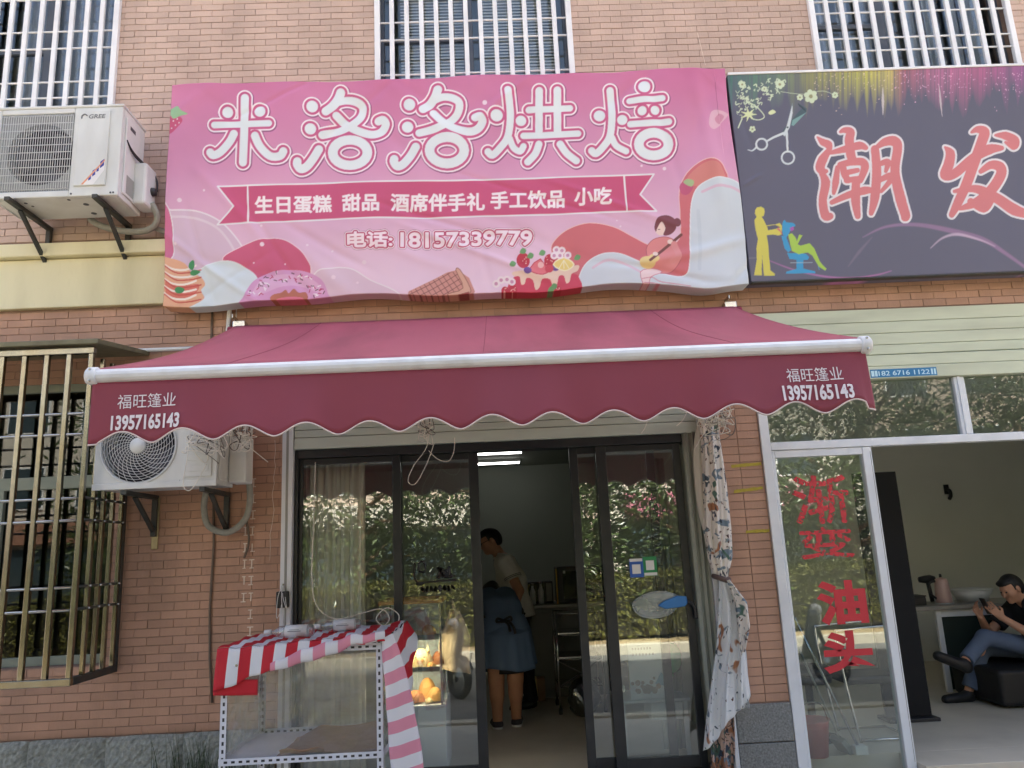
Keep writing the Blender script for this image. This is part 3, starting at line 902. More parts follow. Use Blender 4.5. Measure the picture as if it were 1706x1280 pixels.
# ------------------------------------------------------------------ awning
aw = thing('awning', (-.05, -1, 2.2), 'dark red folding arm awning with scalloped valance over the bakery', 'awning')
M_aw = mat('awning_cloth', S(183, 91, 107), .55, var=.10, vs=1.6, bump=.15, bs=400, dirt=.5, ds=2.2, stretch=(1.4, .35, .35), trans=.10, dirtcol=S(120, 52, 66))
WX0, WX1, BX0, BX1 = -1.86, 1.80, -1.945, 1.855
ZR, YR, ZF, YF = 3.31, -.14, 2.565, -1.905
def canopy(u, v):
    x = (WX0 + (WX1 - WX0) * u) * (1 - v) + (BX0 + (BX1 - BX0) * u) * v
    sag = -.035 * math.sin(math.pi * v) - .004 * math.sin(u * 23) * math.sin(math.pi * v) - .012 * math.sin(math.pi * v) * math.cos(2 * math.pi * u) - .010 * math.sin(u * 9.4 + 3 * v) * v * (1 - v) * 3
    return (x, YR + (YF - YR) * v, ZR + (ZF - ZR) * v + sag)
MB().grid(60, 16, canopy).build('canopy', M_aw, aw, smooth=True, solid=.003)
for us in (.17, .5, .83):
    MB().tube([(lambda p: (p[0], p[1], p[2] + .0022))(canopy(us, v)) for v in np.linspace(.01, .99, 17)], .0022, 5).build('seam', mat('seam_thread', S(150, 74, 90), .8), aw)
M_bar = mat('white_bar', (.78, .80, .82), .35, var=.05, vs=3, dirt=.28, ds=9, dirtcol=S(170, 160, 146))
prof = []
for i in range(14):
    a = 2 * math.pi * i / 14
    prof.append((YF - .008 + .036 * math.cos(a), 2.528 + .034 * math.sin(a)))
MB().prism(prof, BX0, BX1, 'yz').build('front_bar', M_bar, aw, smooth=False, bevel=.0)
for x, s_ in ((BX0, -1), (BX1, 1)):
    cap = MB().lathe([(.0, s_ * .02), (.036, s_ * .018), (.046, s_ * .008), (.046, -s_ * .03), (.040, -s_ * .035)], (x, YF - .008, 2.528), 'x', 18).build('end_cap', M_bar, aw, smooth=True)
    for dz in (.028, -.028):
        MB().lathe([(0, -.052), (.006, -.05), (.006, -.04)], (x - s_ * .01, YF - .0, 2.528 + dz), 'y', 8).build('screw', M_steel, cap)
def val_y(x, t):
    return YF - .014 - .022 * t - .016 * math.sin(x * 5.1 + 1.0) * t - .010 * math.sin(x * 11.3) * t - .006 * math.sin(x * 21.4 + 2) * t * t - .012 * t * (1 if x > 1.55 else 0) * math.sin((x - 1.55) * 10)
PER = .2935
def hem(x):
    ph = (x - (BX0 + .168)) / PER
    c = .5 + .5 * math.cos(2 * math.pi * ph)
    c = c ** .85
    if x < BX0 + .06: c *= .3
    if x > BX1 - .06: c *= .3
    return 2.188 + .058 * c
NV = 380
vm = MB()
XS = [BX0 + .012 + (BX1 - BX0 - .024) * i / NV for i in range(NV + 1)]
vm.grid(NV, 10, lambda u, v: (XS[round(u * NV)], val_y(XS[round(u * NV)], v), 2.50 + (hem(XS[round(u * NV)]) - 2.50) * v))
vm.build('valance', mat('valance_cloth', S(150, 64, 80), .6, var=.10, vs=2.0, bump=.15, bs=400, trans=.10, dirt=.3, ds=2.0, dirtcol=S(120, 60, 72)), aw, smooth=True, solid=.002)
MB().tube([(x, val_y(x, 1), hem(x) - .001) for x in XS], .0042, 6).build('hem_piping', mat('piping', S(222, 206, 200), .7), aw, smooth=True)
M_letter = mat('white_lettering', S(235, 225, 228), .7, var=.06, vs=30)
for xa, xb, za, zb, tx in ((-1.805, -1.523, 2.355, 2.425, '福旺篷业'), (-1.83, -1.497, 2.25, 2.325, '13957165143'), (1.428, 1.705, 2.35, 2.42, '福旺篷业'), (1.395, 1.74, 2.25, 2.33, '13957165143')):
    lettering('lettering', tx, M_letter, aw, lambda a, b, t, xa=xa, za=za: (xa + a, val_y(xa + a, min(1, (2.5 - za - b) / (2.5 - hem(xa + a)))) - .0075, za + b), xb - xa, zb - za, bold=.034 if tx[0] == '1' else 0)
MB().tube([(WX0 - .05, YR - .0, ZR - .045), (WX1 + .05, YR - .0, ZR - .045)], .042, 14).build('roller', mat('roller_cloth', S(140, 50, 70), .8), aw, smooth=True)
for x in (WX0 - .0, WX1 + .0):
    b = MB().box(x - .045, x + .045, -.09, -.002, ZR - .12, ZR + .06).build('wall_bracket', M_steel, aw, bevel=.006)
    one('bracket_plate', M_steel, b, x - .035, x + .035, -.17, -.092, ZR - .11, ZR - .085, bevel=.003)
    one('bracket_hook', M_steel, b, x - .03, x - .022, -.15, -.03, ZR + .0605, ZR + .09, bevel=.003)
for s_ in (-1, 1):                          # folding arms under the cloth
    x0, xe = s_ * 1.45, s_ * 1.15
    p0, pm, p1 = (x0, -.12, 3.14), (s_ * .80, -.92, 2.82), (xe, YF + .03, 2.51)
    a = MB().beam(p0, pm, .035, .06).build('arm', M_bar, aw, bevel=.006)
    MB().beam((pm[0], pm[1] - .02, pm[2]), p1, .03, .05).build('forearm', M_bar, a, bevel=.006)
    MB().lathe([(0, -.045), (.035, -.04), (.035, .04), (0, .045)], pm, 'z', 14).build('elbow', M_bar, a, smooth=True)

# tangles of loose wire under the awning
M_wr = mat('loose_wire_white', S(226, 222, 212), .6, var=.1)
M_wr2 = mat('loose_wire_grey', S(110, 104, 98), .6, var=.1)
def tangle(x, y, z, w, h, n, label, seed, extra=()):
    q = random.Random(seed)
    t = thing('wire_tangle', (x, y, z), label, 'wires', 'wire tangles hanging under the awning')
    for i in range(n):
        k = q.randint(4, 6)
        pts = [(x + q.uniform(-.03, .03), y + q.uniform(-.02, .02), z + .12)]
        for j in range(k):
            pts.append((x + q.uniform(-w, w), y + q.uniform(-.07, .05), z - q.random() * h * (.5 if i % 2 else 1)))
        if q.random() < .6: pts.append((x + q.uniform(-.04, .04), y + q.uniform(-.03, .03), z + .10))
        MB().tube(cat(pts, 7), .0026 if i % 3 else .0034, 5).build('wire', M_wr if i % 5 else M_wr2, t, smooth=True)
    for e in extra:
        MB().tube(cat(e, 8), .0028, 5).build('wire', M_wr, t, smooth=True)
tangle(-1.88, -.56, 2.49, .14, .26, 11, 'tangled wires over the front of the lower air conditioner', 3,
       [[(-1.98, -.56, 2.55), (-2.0, -.57, 2.3), (-2.02, -.57, 2.13), (-1.98, -.57, 2.08), (-1.93, -.57, 2.14), (-1.88, -.56, 2.25)]])
tangle(-1.67, -.5, 2.49, .09, .17, 10, 'wire tangle with one straight end beside the lower air conditioner, over bare brick', 5,
       [[(-1.72, -.5, 2.42), (-1.62, -.5, 2.35), (-1.5, -.5, 2.25)]])
tangle(-.47, -.35, 2.50, .06, .16, 7, 'wire tangle with a long white loop in front of the left door', 8,
       [[(-.44, -.35, 2.52), (-.47, -.36, 2.33), (-.56, -.37, 2.2), (-.60, -.37, 2.10), (-.55, -.37, 2.08), (-.47, -.36, 2.22), (-.42, -.36, 2.35)],
        [(-.46, -.36, 2.3), (-.40, -.36, 2.24), (-.33, -.36, 2.22), (-.29, -.36, 2.28), (-.28, -.36, 2.38)]])
tangle(.22, -.35, 2.52, .08, .07, 6, 'small wire tangle peeping out under the middle of the valance', 12)
tangle(1.50, -.42, 2.48, .12, .2, 12, 'wire tangle over the top of the flowered curtain', 15,
       [[(1.50, -.42, 2.46), (1.43, -.43, 2.36), (1.33, -.45, 2.22)], [(1.05, -.43, 2.5), (1.02, -.44, 2.4), (.98, -.45, 2.34)], [(1.32, -.43, 2.5), (1.27, -.44, 2.42), (1.22, -.45, 2.38)]])

# ------------------------------------------------------------------ printed sheets: artwork evaluated at the vertices of a fine cloth mesh
def to_art(P):
    """world points (n,3) -> print coordinates (the sheet's drawing units)"""
    v = P - EYE
    z = v @ fw
    return 853.0 + FPX * (v @ rt) / z, 640.0 - FPX * (v @ up) / z
def seg_dist(x, y, pts, rad=None):
    """distance to a polyline; with radii, distance minus the tapering radius"""
    best = np.full(x.shape, 1e9)
    for i in range(len(pts) - 1):
        ax, ay = pts[i][0], pts[i][1]
        bx, by = pts[i + 1][0], pts[i + 1][1]
        dx, dy = bx - ax, by - ay
        l2 = dx * dx + dy * dy + 1e-9
        t = np.clip(((x - ax) * dx + (y - ay) * dy) / l2, 0, 1)
        d = np.hypot(x - ax - t * dx, y - ay - t * dy)
        if rad is not None:
            d = d - (rad[i] + (rad[i + 1] - rad[i]) * t)
        best = np.minimum(best, d)
    return best
def inside(x, y, segs):
    c = np.zeros(x.shape, bool)
    for (ax, ay), (bx, by) in segs:
        if ay == by: continue
        m = (ay > y) != (by > y)
        c ^= m & (x < ax + (y - ay) * (bx - ax) / (by - ay))
    return c
class Sheet:
    def __init__(s, x, y):
        s.x, s.y = x, y
        s.c = np.zeros((len(x), 3))
    def put(s, sel, d, col, aa=.7, op=1.0):
        a = (np.clip(.5 - d / aa, 0, 1) * op)[:, None]
        s.c[sel] = s.c[sel] * (1 - a) + np.array(col[:3]) * a
    def box(s, pts, pad):
        p = np.array([q[:2] for q in pts])
        return np.where((s.x > p[:, 0].min() - pad) & (s.x < p[:, 0].max() + pad) & (s.y > p[:, 1].min() - pad) & (s.y < p[:, 1].max() + pad))[0]
    def stroke(s, pts, r, col, op=1.0, smooth=0, aa=.7):
        if smooth: pts = cat(pts, smooth)
        rad = None
        if isinstance(r, (list, tuple)):
            rad = list(np.interp(np.linspace(0, 1, len(pts)), np.linspace(0, 1, len(r)), r))
        sel = s.box(pts, (max(rad) if rad else r) + 2)
        d = seg_dist(s.x[sel], s.y[sel], pts, rad)
        s.put(sel, d if rad else d - r, col, aa, op)
    def poly(s, pts, col, op=1.0, smooth=0, line=None, lw=1.0, aa=.7):
        if smooth: pts = cat(pts, smooth, True)
        sel = s.box(pts, 4)
        loop = list(pts) + [pts[0]]
        x, y = s.x[sel], s.y[sel]
        d = seg_dist(x, y, loop)
        sg = inside(x, y, [(loop[i][:2], loop[i + 1][:2]) for i in range(len(pts))])
        s.put(sel, np.where(sg, -d, d), col, aa, op)
        if line is not None: s.put(sel, d - lw, line, aa, op)
    def disc(s, cx, cy, rx, ry, col, op=1.0, aa=.7):
        sel = s.box([(cx - rx, cy - ry), (cx + rx, cy + ry)], 2)
        q = np.hypot((s.x[sel] - cx) / rx, (s.y[sel] - cy) / ry)
        s.put(sel, (q - 1) * min(rx, ry), col, aa, op)
    def layers(s, sel, d, lay):
        for off, col, op in lay:
            s.put(sel, d - off, col, .8, op)
    def text(s, txt, x0, x1, yt0, yt1, h, lay, shadow=None):
        """text from x0 to x1, top edge running from yt0 to yt1"""
        v, f, e = glyphs(txt)
        lo, hi = v.min(0), v.max(0)
        q = (v - lo) / (hi - lo)
        px = x0 + (x1 - x0) * q[:, 0]
        py = yt0 + (yt1 - yt0) * q[:, 0] + h * (1 - q[:, 1])
        sel = s.box([(x0, min(yt0, yt1)), (x1, max(yt0, yt1) + h)], 9)
        x, y = s.x[sel], s.y[sel]
        segs = [((px[a], py[a]), (px[b], py[b])) for a, b in e]
        d = np.full(x.shape, 1e9)
        c = np.zeros(x.shape, bool)
        for (a, b) in segs:                       # work in narrow windows so that it stays quick
            w = np.where((x > min(a[0], b[0]) - 9) & (x < max(a[0], b[0]) + 9))[0]
            if len(w):
                d[w] = np.minimum(d[w], seg_dist(x[w], y[w], [a, b]))
            w = np.where((x < max(a[0], b[0])) & ((a[1] > y) != (b[1] > y)))[0]
            if len(w):
                c[w] ^= x[w] < a[0] + (y[w] - a[1]) * (b[0] - a[0]) / (b[1] - a[1] + 1e-12)
        s.layers(sel, np.where(c, -d, d), lay)

K = 1.0
def C(r, g, b): return np.array(S(r, g, b, K)[:3]) * np.array([1.0, .985, .94])
def cloth_sheet(name, x0, x1, z0, z1, y, step, disp, wrap, m, parent, paint):
    nx, nz = int((x1 - x0) / step), int((z1 - z0) / step)
    k = 6
    us = np.concatenate([np.full(k, 0.0), np.linspace(0, 1, nx + 1), np.full(k, 1.0)])
    vs = np.concatenate([np.full(k, 0.0), np.linspace(0, 1, nz + 1), np.full(k, 1.0)])
    ub = np.concatenate([np.linspace(1, 1 / k, k), np.zeros(nx + 1), np.linspace(1 / k, 1, k)])
    vb = np.concatenate([np.linspace(1, 1 / k, k), np.zeros(nz + 1), np.linspace(1 / k, 1, k)])
    U, V = np.meshgrid(us, vs)
    UB, VB = np.meshgrid(ub, vb)
    X = x0 + (x1 - x0) * U
    Z = z0 + (z1 - z0) * V
    ax, ay = to_art(np.stack([X.ravel(), np.full(X.size, y), Z.ravel()], 1))
    sh_ = Sheet(ax, ay)
    paint(sh_)
    X, Z, DY = disp(U, V, X, Z)
    back = np.maximum(UB, VB)
    Yv = y + DY * (1 - back) + wrap * back
    n, mm = U.shape
    idx = np.arange(n * mm).reshape(n, mm)
    quads = np.stack([idx[:-1, :-1].ravel(), idx[:-1, 1:].ravel(), idx[1:, 1:].ravel(), idx[1:, :-1].ravel()], 1)
    me = bpy.data.meshes.new(name)
    me.vertices.add(n * mm)
    off = np.array(world_loc(parent)) if parent is not None else np.zeros(3)
    me.vertices.foreach_set('co', (np.stack([X.ravel(), Yv.ravel(), Z.ravel()], 1) - off).ravel())
    me.loops.add(quads.size)
    me.loops.foreach_set('vertex_index', quads.ravel().astype(np.int32))
    me.polygons.add(len(quads))
    me.polygons.foreach_set('loop_start', np.arange(0, quads.size, 4, dtype=np.int32))
    me.polygons.foreach_set('use_smooth', np.ones(len(quads), bool))
    me.update(calc_edges=True)
    ca = me.color_attributes.new('print', 'FLOAT_COLOR', 'POINT')
    ca.data.foreach_set('color', np.concatenate([np.clip(sh_.c, 0, .95), np.ones((len(sh_.c), 1))], 1).ravel())
    me.materials.append(m)
    o = bpy.data.objects.new(name, me)
    COL.objects.link(o)
    o.parent = parent
    return o

Aq = lambda *p: [(270 + a / 3.047, 100 + b / 3.047) for a, b in p]
Bq = lambda *p: [(740 + a / 3.047, 100 + b / 3.047) for a, b in p]
Zq = lambda r: r / 3.047
WH = C(232, 230, 236)
def paint_banner(s):
    x, y = s.x, s.y
    t = np.clip((y - 125 + .03 * (x - 280)) / 360, 0, 1)
    tt = np.clip(t, 0, 1)[:, None]
    s.c = np.where(tt < .45, C(203, 112, 156) * (1 - tt / .45) + C(214, 150, 188) * tt / .45, C(214, 150, 188) * (1 - (tt - .45) / .55) + C(232, 206, 226) * (tt - .45) / .55)
    # soft swirls of the printed background
    s.c += (.025 * np.sin((x * .9 + y * 1.4) / 60.) * np.sin((x - y) / 90.))[:, None] * np.array([1, .9, 1])
    # mounds on the left
    s.poly(Aq((-60, 770), (50, 757), (170, 760), (280, 805), (360, 880), (420, 980), (440, 1100), (420, 1300), (-60, 1300)), C(214, 186, 208), smooth=5, line=C(235, 225, 235), lw=1.2)
    s.stroke(Aq((50, 790), (160, 795), (270, 840), (340, 920), (385, 1010)), 2.0, C(228, 214, 226), .7, 5)
    s.poly(Aq((300, 1005), (390, 945), (500, 905), (610, 908), (690, 955), (735, 1010), (755, 1075), (700, 1200), (480, 1200), (420, 1080)), C(205, 92, 128), smooth=5, line=C(238, 210, 222), lw=.8)
    s.poly(Aq((770, 1090), (860, 1062), (960, 1068), (1060, 1130), (1200, 1190), (1200, 1260), (700, 1260)), C(222, 196, 214), smooth=5, line=C(238, 228, 236), lw=1.0)
    s.poly(Aq((120, 1090), (190, 1045), (260, 1013), (340, 1012), (410, 1045), (480, 1110), (500, 1260), (80, 1260)), C(212, 222, 228), smooth=5, line=C(226, 232, 236), lw=.8)
    s.poly(Aq((-80, 600), (20, 720), (48, 800), (55, 900), (40, 1000), (-80, 1010)), C(206, 110, 150), smooth=5, line=WH, lw=.8)
    # doughnut
    s.poly(Aq((405, 1260), (415, 1190), (460, 1120), (540, 1078), (640, 1062), (740, 1078), (810, 1120), (840, 1190), (845, 1260)), C(216, 160, 204), smooth=5)
    s.poly(Aq((460, 1200), (500, 1115), (640, 1085), (770, 1120), (815, 1190), (700, 1145), (600, 1150)), C(228, 186, 218), .7, smooth=5)
    s.poly(Aq((545, 1215), (560, 1190), (600, 1180), (625, 1165), (640, 1182), (665, 1158), (690, 1178), (725, 1175), (735, 1210), (690, 1235), (590, 1238)), C(186, 112, 92), smooth=4)
    s.poly(Aq((575, 1215), (640, 1200), (710, 1205), (700, 1228), (600, 1232)), C(226, 120, 150), .9, smooth=4)
    q = random.Random(4)
    for i in range(60):
        a, r_ = q.uniform(-3.0, -.15), q.uniform(.62, .97)
        cx, cy_ = 628 + 205 * r_ * math.cos(a), 1215 + 148 * r_ * math.sin(a)
        if cy_ > 1210: continue
        th = q.uniform(0, 3.1)
        s.stroke(Aq((cx - 7 * math.cos(th), cy_ - 7 * math.sin(th)), (cx + 7 * math.cos(th), cy_ + 7 * math.sin(th))), .8, [C(96, 50, 60), C(246, 240, 246), C(190, 60, 110)][i % 3])
    # swirled cream at the left corner
    s.poly(Aq((-60, 1010), (40, 1000), (110, 1020), (140, 1060), (190, 1085), (210, 1120), (190, 1150), (205, 1190), (150, 1225), (60, 1260), (-60, 1260)), C(226, 172, 140), smooth=5)
    s.poly(Aq((10, 1110), (90, 1130), (180, 1120), (150, 1180), (60, 1195), (10, 1180)), C(208, 96, 84), .8, smooth=5)
    for k in range(5):
        o_ = k * 36
        s.stroke(Aq((-20, 1020 + o_), (40, 1050 + o_), (110, 1052 + o_), (165, 1030 + o_ + (k % 2) * 8)), 1.6, C(244, 232, 222), .95, 5)
        s.stroke(Aq((0, 1036 + o_), (60, 1068 + o_), (130, 1064 + o_), (190, 1050 + o_)), 1.2, C(196, 74, 66), .9, 5)
    for pts in (((130, 1040), (135, 1015), (155, 1003), (160, 1030), (148, 1052)), ((135, 1065), (155, 1050), (188, 1058), (165, 1076), (145, 1078)), ((55, 1150), (75, 1136), (108, 1146), (95, 1166), (65, 1168))):
        s.poly(Aq(*pts), C(62, 140, 84), smooth=4)
    # strawberry at the upper left edge
    s.poly(Aq((-10, 285), (50, 275), (95, 290), (105, 310), (75, 345), (42, 372), (-10, 380)), C(200, 84, 124), smooth=5)
    s.poly(Aq((-10, 245), (40, 252), (80, 236), (100, 258), (135, 276), (100, 284), (60, 300), (40, 280), (-10, 290)), C(150, 192, 150), smooth=3)
    for a, b in ((60, 310), (80, 300), (70, 330), (50, 345), (88, 318)): s.disc(*Aq((a, b))[0], 1, 1.2, WH)
    # cornet
    s.poly(Aq((1240, 1215), (1252, 1175), (1340, 1125), (1445, 1072), (1500, 1060), (1560, 1100), (1590, 1170), (1560, 1205), (1400, 1215)), C(206, 150, 140))
    c0 = Aq((1245, 1205))[0]
    sel = s.box(Aq((1245, 1215), (1500, 1060), (1560, 1170)), 0)
    poly_ = Aq((1250, 1210), (1250, 1178), (1340, 1127), (1440, 1076), (1500, 1064), (1540, 1160), (1420, 1200))
    lp_ = poly_ + [poly_[0]]
    ins = inside(x[sel], y[sel], [(lp_[i], lp_[i + 1]) for i in range(len(poly_))])
    for ang, off in ((.52, 0), (-.95, 3)):
        w = (x[sel] * math.sin(ang) + y[sel] * math.cos(ang) + off) % 8.5
        d = np.where(ins, np.minimum(w, 8.5 - w) - .55, 9)
        s.put(sel, d, C(120, 70, 66), .8, .9)
    s.poly(Bq((60, 1062), (82, 1060), (134, 1152), (120, 1180), (40, 1190), (20, 1175), (96, 1150)), C(214, 170, 150), smooth=3, line=C(150, 96, 84), lw=.6)
    s.poly(Bq((70, 1182), (128, 1168), (124, 1190), (95, 1202)), C(150, 70, 70))
    # red rolling hill on the right, white mounds in front
    hill = C(208, 112, 120)
    s.poly(Bq((545, 960), (570, 900), (640, 850), (740, 827), (860, 848), (960, 898), (1040, 938), (1120, 950), (1195, 900), (1198, 780), (1194, 660), (1232, 570), (1310, 508), (1380, 508), (1420, 550), (1428, 640), (1300, 900), (1260, 1100), (700, 1120), (600, 1080)), hill, smooth=4, line=C(236, 196, 196), lw=.7)
    s.poly(Bq((1232, 600), (1310, 525), (1380, 520), (1412, 560), (1418, 620), (1290, 640)), C(214, 138, 128), .8, smooth=4)
    whit = C(208, 218, 228)
    s.poly(Bq((676, 1200), (690, 1100), (730, 1030), (810, 990), (900, 992), (990, 1030), (1060, 1070), (1150, 1090), (1220, 1082), (1246, 1030), (1250, 860), (1256, 720), (1290, 640), (1370, 600), (1460, 608), (1520, 660), (1600, 800), (1620, 1260), (676, 1260)), whit, smooth=4, line=C(228, 232, 238), lw=.9)
    s.stroke(Bq((1310, 665), (1380, 640), (1450, 645), (1500, 670)), 2.2, C(222, 184, 206), .8, 5)
    s.stroke(Bq((760, 1060), (830, 1025), (910, 1040), (1000, 1085)), 2.2, C(222, 190, 208), .8, 5)
    s.stroke(Bq((1290, 760), (1300, 900), (1296, 1040)), 3.0, C(192, 204, 216), .5, 5)
    s.poly(Bq((1195, 640), (1215, 612), (1255, 620), (1262, 650), (1235, 680), (1205, 675)), C(196, 90, 124), smooth=4)
    s.poly(Bq((1215, 618), (1235, 600), (1268, 612), (1255, 640)), C(168, 190, 140), smooth=3)
    s.poly(Bq((1340, 330), (1352, 262), (1392, 250), (1444, 272), (1418, 310), (1368, 352)), C(226, 186, 200), .8, smooth=4)
    s.poly(Bq((1370, 300), (1395, 270), (1425, 285), (1395, 325)), C(200, 120, 150), .7, smooth=4)
    # fruit cake
    s.poly(Bq((340, 1190), (350, 1100), (420, 1080), (640, 1080), (690, 1110), (676, 1190)), C(206, 70, 96), smooth=3)
    drip = [(352, 1068), (470, 1056), (600, 1050), (684, 1040), (680, 1070), (650, 1082), (640, 1120), (622, 1128), (610, 1090), (585, 1090), (575, 1130), (556, 1150), (540, 1105), (500, 1100), (486, 1140), (465, 1152), (452, 1105), (420, 1095), (410, 1125), (392, 1128), (384, 1090), (356, 1090)]
    s.poly(Bq(*drip), C(236, 208, 190), smooth=3)
    for a, b, r_ in ((402, 1010, 40), (538, 1010, 34), (350, 1160, 26), (580, 1160, 20), (310, 1165, 22)):
        s.disc(*Bq((a, b))[0], Zq(r_ * .85), Zq(r_), C(190, 52, 72))
        for k in range(7): s.disc(*Bq((a + q.uniform(-.5, .5) * r_, b + q.uniform(-.6, .6) * r_))[0], .7, .9, C(240, 200, 190))
    s.poly(Bq((435, 1050), (490, 1000), (525, 1070), (470, 1075)), C(226, 120, 130), smooth=2, line=C(200, 70, 90), lw=.8)
    s.disc(*Bq((492, 1030))[0], 5, 5, C(240, 190, 190))
    for a, b in ((425, 1058), (568, 1046)): s.disc(*Bq((a, b))[0], Zq(20), Zq(17), C(112, 76, 150))
    s.disc(*Bq((535, 1050))[0], Zq(22), Zq(20), C(206, 74, 92))
    s.poly(Bq((556, 1030), (610, 996), (662, 1035), (615, 1064)), C(236, 214, 130), smooth=3, line=C(246, 236, 200), lw=1)
    for a in (-.6, 0, .6): s.stroke(Bq((610, 1010), (610 + 45 * math.sin(a), 1052)), .6, C(250, 240, 210))
    for a, b in ((572, 955), (600, 960), (630, 985), (590, 985), (560, 985), (265, 1130), (290, 1112), (320, 1108), (345, 1118)):
        s.disc(*Bq((a, b))[0], Zq(19), Zq(19), C(240, 226, 232))
        s.disc(*Bq((a, b))[0], Zq(9), Zq(9), C(206, 150, 180))
    for a, b in ((402, 962), (440, 985), (500, 970), (350, 1030), (680, 1000), (560, 1140), (545, 1155)):
        s.poly(Bq((a - 18, b + 8), (a - 4, b - 16), (a + 16, b - 6), (a + 6, b + 14)), C(110, 160, 104), smooth=3)
    # seated girl with guitar
    s.poly(Bq((1030, 960), (1065, 910), (1130, 895), (1180, 920), (1200, 990), (1190, 1030), (1150, 1075), (1080, 1080), (1045, 1030)), C(222, 140, 140), smooth=4, line=C(176, 90, 100), lw=.5)
    s.poly(Bq((1000, 1085), (1060, 1060), (1110, 1075), (1050, 1110), (1045, 1165), (1020, 1160)), C(238, 214, 218), smooth=3, line=C(206, 120, 140), lw=.6)
    s.disc(*Bq((1102, 852))[0], Zq(30), Zq(36), C(238, 212, 204))
    s.poly(Bq((1070, 845), (1085, 800), (1130, 785), (1172, 805), (1178, 850), (1150, 882), (1115, 886), (1125, 850), (1105, 820), (1085, 850), (1078, 870)), C(122, 62, 70), smooth=4)
    s.disc(*Bq((1184, 820))[0], Zq(19), Zq(22), C(122, 62, 70))
    s.stroke(Bq((1090, 858), (1097, 858)), .7, C(90, 50, 60))
    s.disc(*Bq((1035, 1032))[0], Zq(40), Zq(32), C(230, 206, 140))
    s.disc(*Bq((1068, 1008))[0], Zq(26), Zq(22), C(230, 206, 140))
    s.stroke(Bq((1048, 1022), (1205, 880)), Zq(7), C(118, 66, 62))
    s.disc(*Bq((1150, 918))[0], Zq(14), Zq(12), C(240, 216, 208))
    s.stroke(Bq((1170, 930), (1190, 990), (1160, 1020)), Zq(16), C(222, 146, 146), 1, 4)
    s.disc(*Bq((1075, 985))[0], Zq(13), Zq(11), C(240, 216, 208))
    for p in (((1010, 1120), (1060, 1110), (1110, 1130), (1250, 1130)), ((1020, 1140), (1080, 1140), (1180, 1165)), ((1015, 1160), (1060, 1165), (1100, 1180))):
        s.stroke(Bq(*p), .8, C(206, 130, 150), .8, 4)
    # dots
    for a, b, r_ in ((88, 706, 11), (213, 658, 6), (505, 933, 11), (500, 836, 6), (66, 927, 7), (737, 940, 6), (863, 972, 6), (1025, 1035, 11), (870, 1110, 11), (990, 1142, 6), (460, 1025, 4), (620, 1032, 4)):
        s.disc(*Aq((a, b))[0], Zq(r_), Zq(r_), C(236, 214, 228))
    for a, b, r_ in ((205, 217, 12), (1118, 549, 9), (1002, 535, 6), (898, 846, 5), (125, 957, 5), (880, 815, 4)):
        s.disc(*Bq((a, b))[0], Zq(r_), Zq(r_), C(236, 214, 228))
    # ribbon
    rib = C(201, 84, 126)
    s.poly(Aq((284, 641), (435, 635), (436, 823), (278, 830), (363, 740)), rib, line=WH, lw=1.3)
    s.poly(Bq((913, 584), (1065, 577), (997, 680), (1080, 765), (931, 769)), rib, line=WH, lw=1.3)
    s.poly(Aq((435, 635)) + Bq((913, 584), (931, 769)) + Aq((436, 823)), rib, line=WH, lw=1.3)
    lay = [(.95, C(244, 236, 242), 1)]
    for tx, a, b, ya, yb, h in (('生日蛋糕', 425, 552, 327, 325.5, 28), ('甜品', 571, 631, 325, 324, 28), ('酒席伴手礼', 652, 807, 323.5, 320.5, 28.5), ('手工饮品', 818, 940, 318.5, 315.5, 28.5), ('小吃', 958, 1019, 313.5, 311.5, 28)):
        s.text(tx, a, b, ya, yb, h, lay)
    lay = [(5.6, C(140, 56, 92), .85), (4.9, C(242, 226, 236), 1), (3.4, C(186, 58, 100), 1), (1.15, C(244, 228, 238), 1)]
    s.text('电话:', 579, 653, 389, 388, 25, lay)
    s.text('18157339779', 668, 886, 388, 382, 23.5, lay)
    # the five big rounded characters
    def luo(dx, dy):
        A_ = lambda *p: [(a + dx, b + dy) for a, b in Aq(*p)]
        return [(A_((765, 235), (765, 236)), 32), (A_((755, 350), (756, 350)), 31), (A_((797, 452), (768, 500), (735, 540), (705, 552), (687, 530), (688, 515)), 24),
                (A_((908, 158), (895, 195), (868, 232), (835, 258)), 25), (A_((885, 212), (935, 197), (985, 205), (1018, 232), (1008, 285), (965, 325), (900, 358), (815, 380)), 22),
                (A_((888, 280), (930, 320), (985, 352), (1060, 375), (1110, 362), (1135, 325), (1122, 300), (1098, 305)), 23),
                (A_(*[(955 + 88 * math.cos(t_), 468 + 66 * math.sin(t_)) for t_ in np.linspace(0, 2 * math.pi, 25)]), 27)]
    G_ = [(Aq((424, 192), (420, 350), (413, 520)), 23), (Aq((268, 330), (410, 326), (545, 323)), 19), (Aq((335, 265), (336, 265)), 30), (Aq((500, 262), (501, 262)), 30),
          (Aq((367, 375), (345, 415), (300, 465), (262, 482), (246, 468)), 23), (Aq((474, 385), (500, 440), (550, 488), (600, 488), (618, 465)), 23)]
    G_ += luo(0, 0) + luo(161, -4)
